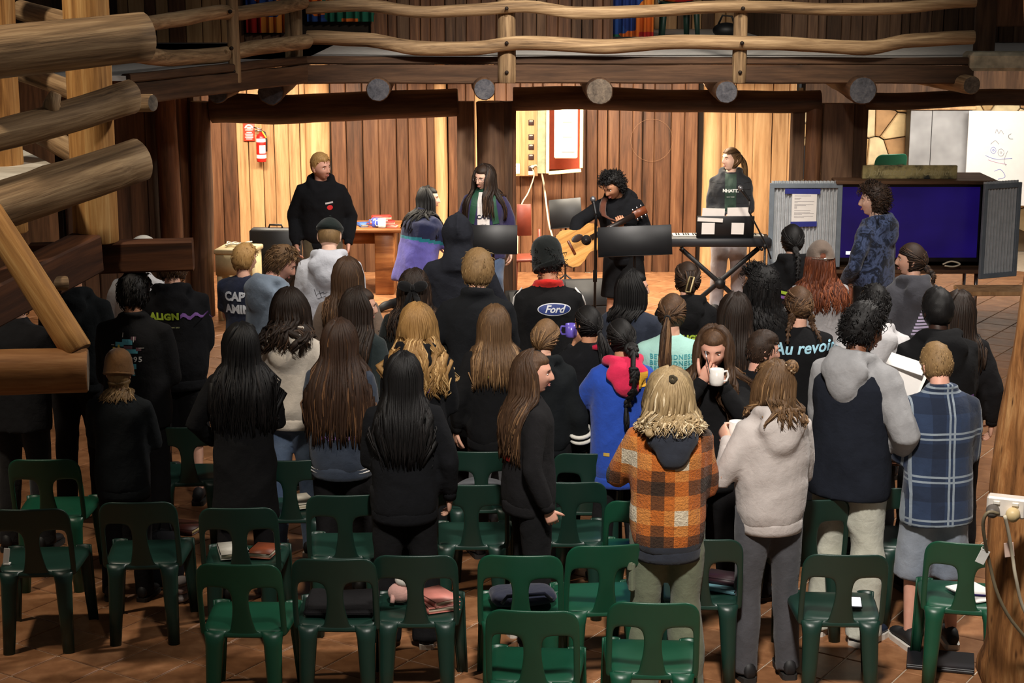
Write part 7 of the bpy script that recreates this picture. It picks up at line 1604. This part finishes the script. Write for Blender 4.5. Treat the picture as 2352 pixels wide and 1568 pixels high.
p = on_seat('I', .06, .0, .002); t = thing('paper_pad', 'white paper pad with a purple pen on the chair by the pillar', 'paper', p, R(24)); mb = MB(); mb.box((0, 0, .004), (.17, .24, .006)); mb.build('sheet', M_PAPER, t, smooth=False)
t = thing('pen', 'purple pen on the white paper pad', 'pen', p + V((-.02, -.06, .012)), R(80)); mb = MB(); mb.tube([(0, -.06, 0), (0, .055, 0), (0, .068, 0)], [.0045, .0045, .001], 8); mb.build('barrel', plain('pen_purple', (60, 40, 130), .3), t); mb = MB(); mb.box((.0, .03, .005), (.003, .04, .002)); mb.build('clip', M_CHROME, t)
p = on_seat('Pp', .10, .02, .002); bookat(p, (.16, .22, .02), (96, 140, 150), 60, 'pale blue book on the chair left of the grey trousers'); bookat(p + V((.03, .02, .021)), (.13, .19, .03), (44, 22, 30), 66, 'dark maroon book lying on the pale blue book')
p = on_seat('L', -.07, .03, .002); bookat(p, (.15, .2, .03), (206, 204, 196), 15, 'white booklet on the chair behind the black coat'); p = on_seat('L', .09, .02, .002); bookat(p, (.13, .17, .03), (128, 62, 34), -12, 'brown book on the chair behind the black coat')
p = on_seat('T', .03, .02, .002); bookat(p, (.14, .2, .03), (214, 206, 186), 24, 'cream book on the chair behind the cream hoodie')
p = on_seat('J', -.16, -.12, .0); t = thing('paper_slip', 'small white slip standing at the left chair', 'paper', p); mb = MB(); mb.box((0, 0, .045), (.03, .003, .09), RY(8)); mb.build('card', M_PAPER, t, smooth=False); mb = MB(); mb.box((0, .01, .004), (.03, .03, .006)); mb.build('foot', M_PAPER, t, smooth=False)
p = on_seat('U', 0, .03, .0); t = thing('folded_cloth', 'grey folded cloth on the chair in the central crowd', 'cloth', p); mb = MB(); mb.ell((0, 0, .04), (.16, .14, .045), 20, 12); wm = mb.mesh('cloth', MATS['dark_gap']); wrinkle(wm, .02, 8); setmats(wm, [C('grey_towel', (96, 98, 102))]); obj('cloth', wm, t)
p = Pz(425, 1210, .02); bookat(V((p.x, p.y, .001)), (.18, .2, .035), (70, 26, 18), 70, 'red-brown book on the floor at left', (226, 206, 150))
p = Pz(2160, 1515, .02); t = thing('laptop', 'closed black laptop lying under the chair by the pillar', 'laptop', (p.x, p.y, .001), R(-14)); mb = MB(); mb.box((0, 0, .010), (.33, .23, .018), bev=.005); mb.build('base', plain('laptop_black', (28, 28, 32), .4), t, smooth=False); mb = MB(); mb.box((0, 0, .023), (.33, .23, .008), bev=.003); mb.build('lid', plain('laptop_black', (28, 28, 32), .4), t, smooth=False)
p = Pz(2282, 1500, .0); t = thing('tissue', 'crumpled white tissue on the floor by the pillar', 'tissue', (p.x - .02, p.y, .0)); mb = MB(); mb.ell((0, 0, .022), (.035, .025, .022), 20, 14); wm = mb.mesh('paper', M_PAPER); wrinkle(wm, .018, 5, 60, 60); wm.materials.clear(); wm.materials.append(M_PAPER)
for v in wm.vertices: v.co.z = max(v.co.z, .001)
obj('paper', wm, t)
p = Pz(416, 1370, .03); t = thing('pencil_case', 'knitted grey and pink pencil case on the floor at left', 'pouch', (p.x, p.y, 0), R(60))
for i in range(3): mb = MB(); mb.ell((0, 0, .03 + i * .045), (.055, .045, .028), 14, 8); mb.build('roll', C('grey_pink_knit_%d' % i, ((150, 140, 136), (168, 142, 136), (136, 130, 130))[i]), t)
p = Pz(380, 1350, .0); t = thing('backpack', 'black backpack on the floor beside the dark chair', 'backpack', (p.x + .0, p.y + .03, 0)); mb = MB(); mb.box((0, 0, .17), (.24, .16, .34), bev=.06); wm = baked(mb.mesh('pouch', MATS['dark_gap']), [('SUBSURF', dict(levels=2, render_levels=2))]); wrinkle(wm, .01, 6); setmats(wm, [BLK(1)]); obj('pouch', wm, t); mb = MB(); mb.tube([(-.03, 0, .33), (-.02, 0, .38), (.03, 0, .38), (.04, 0, .33)], .008, 6); mb.build('loop', BLK(1), t)
bpy.data.scenes.remove(WORK)
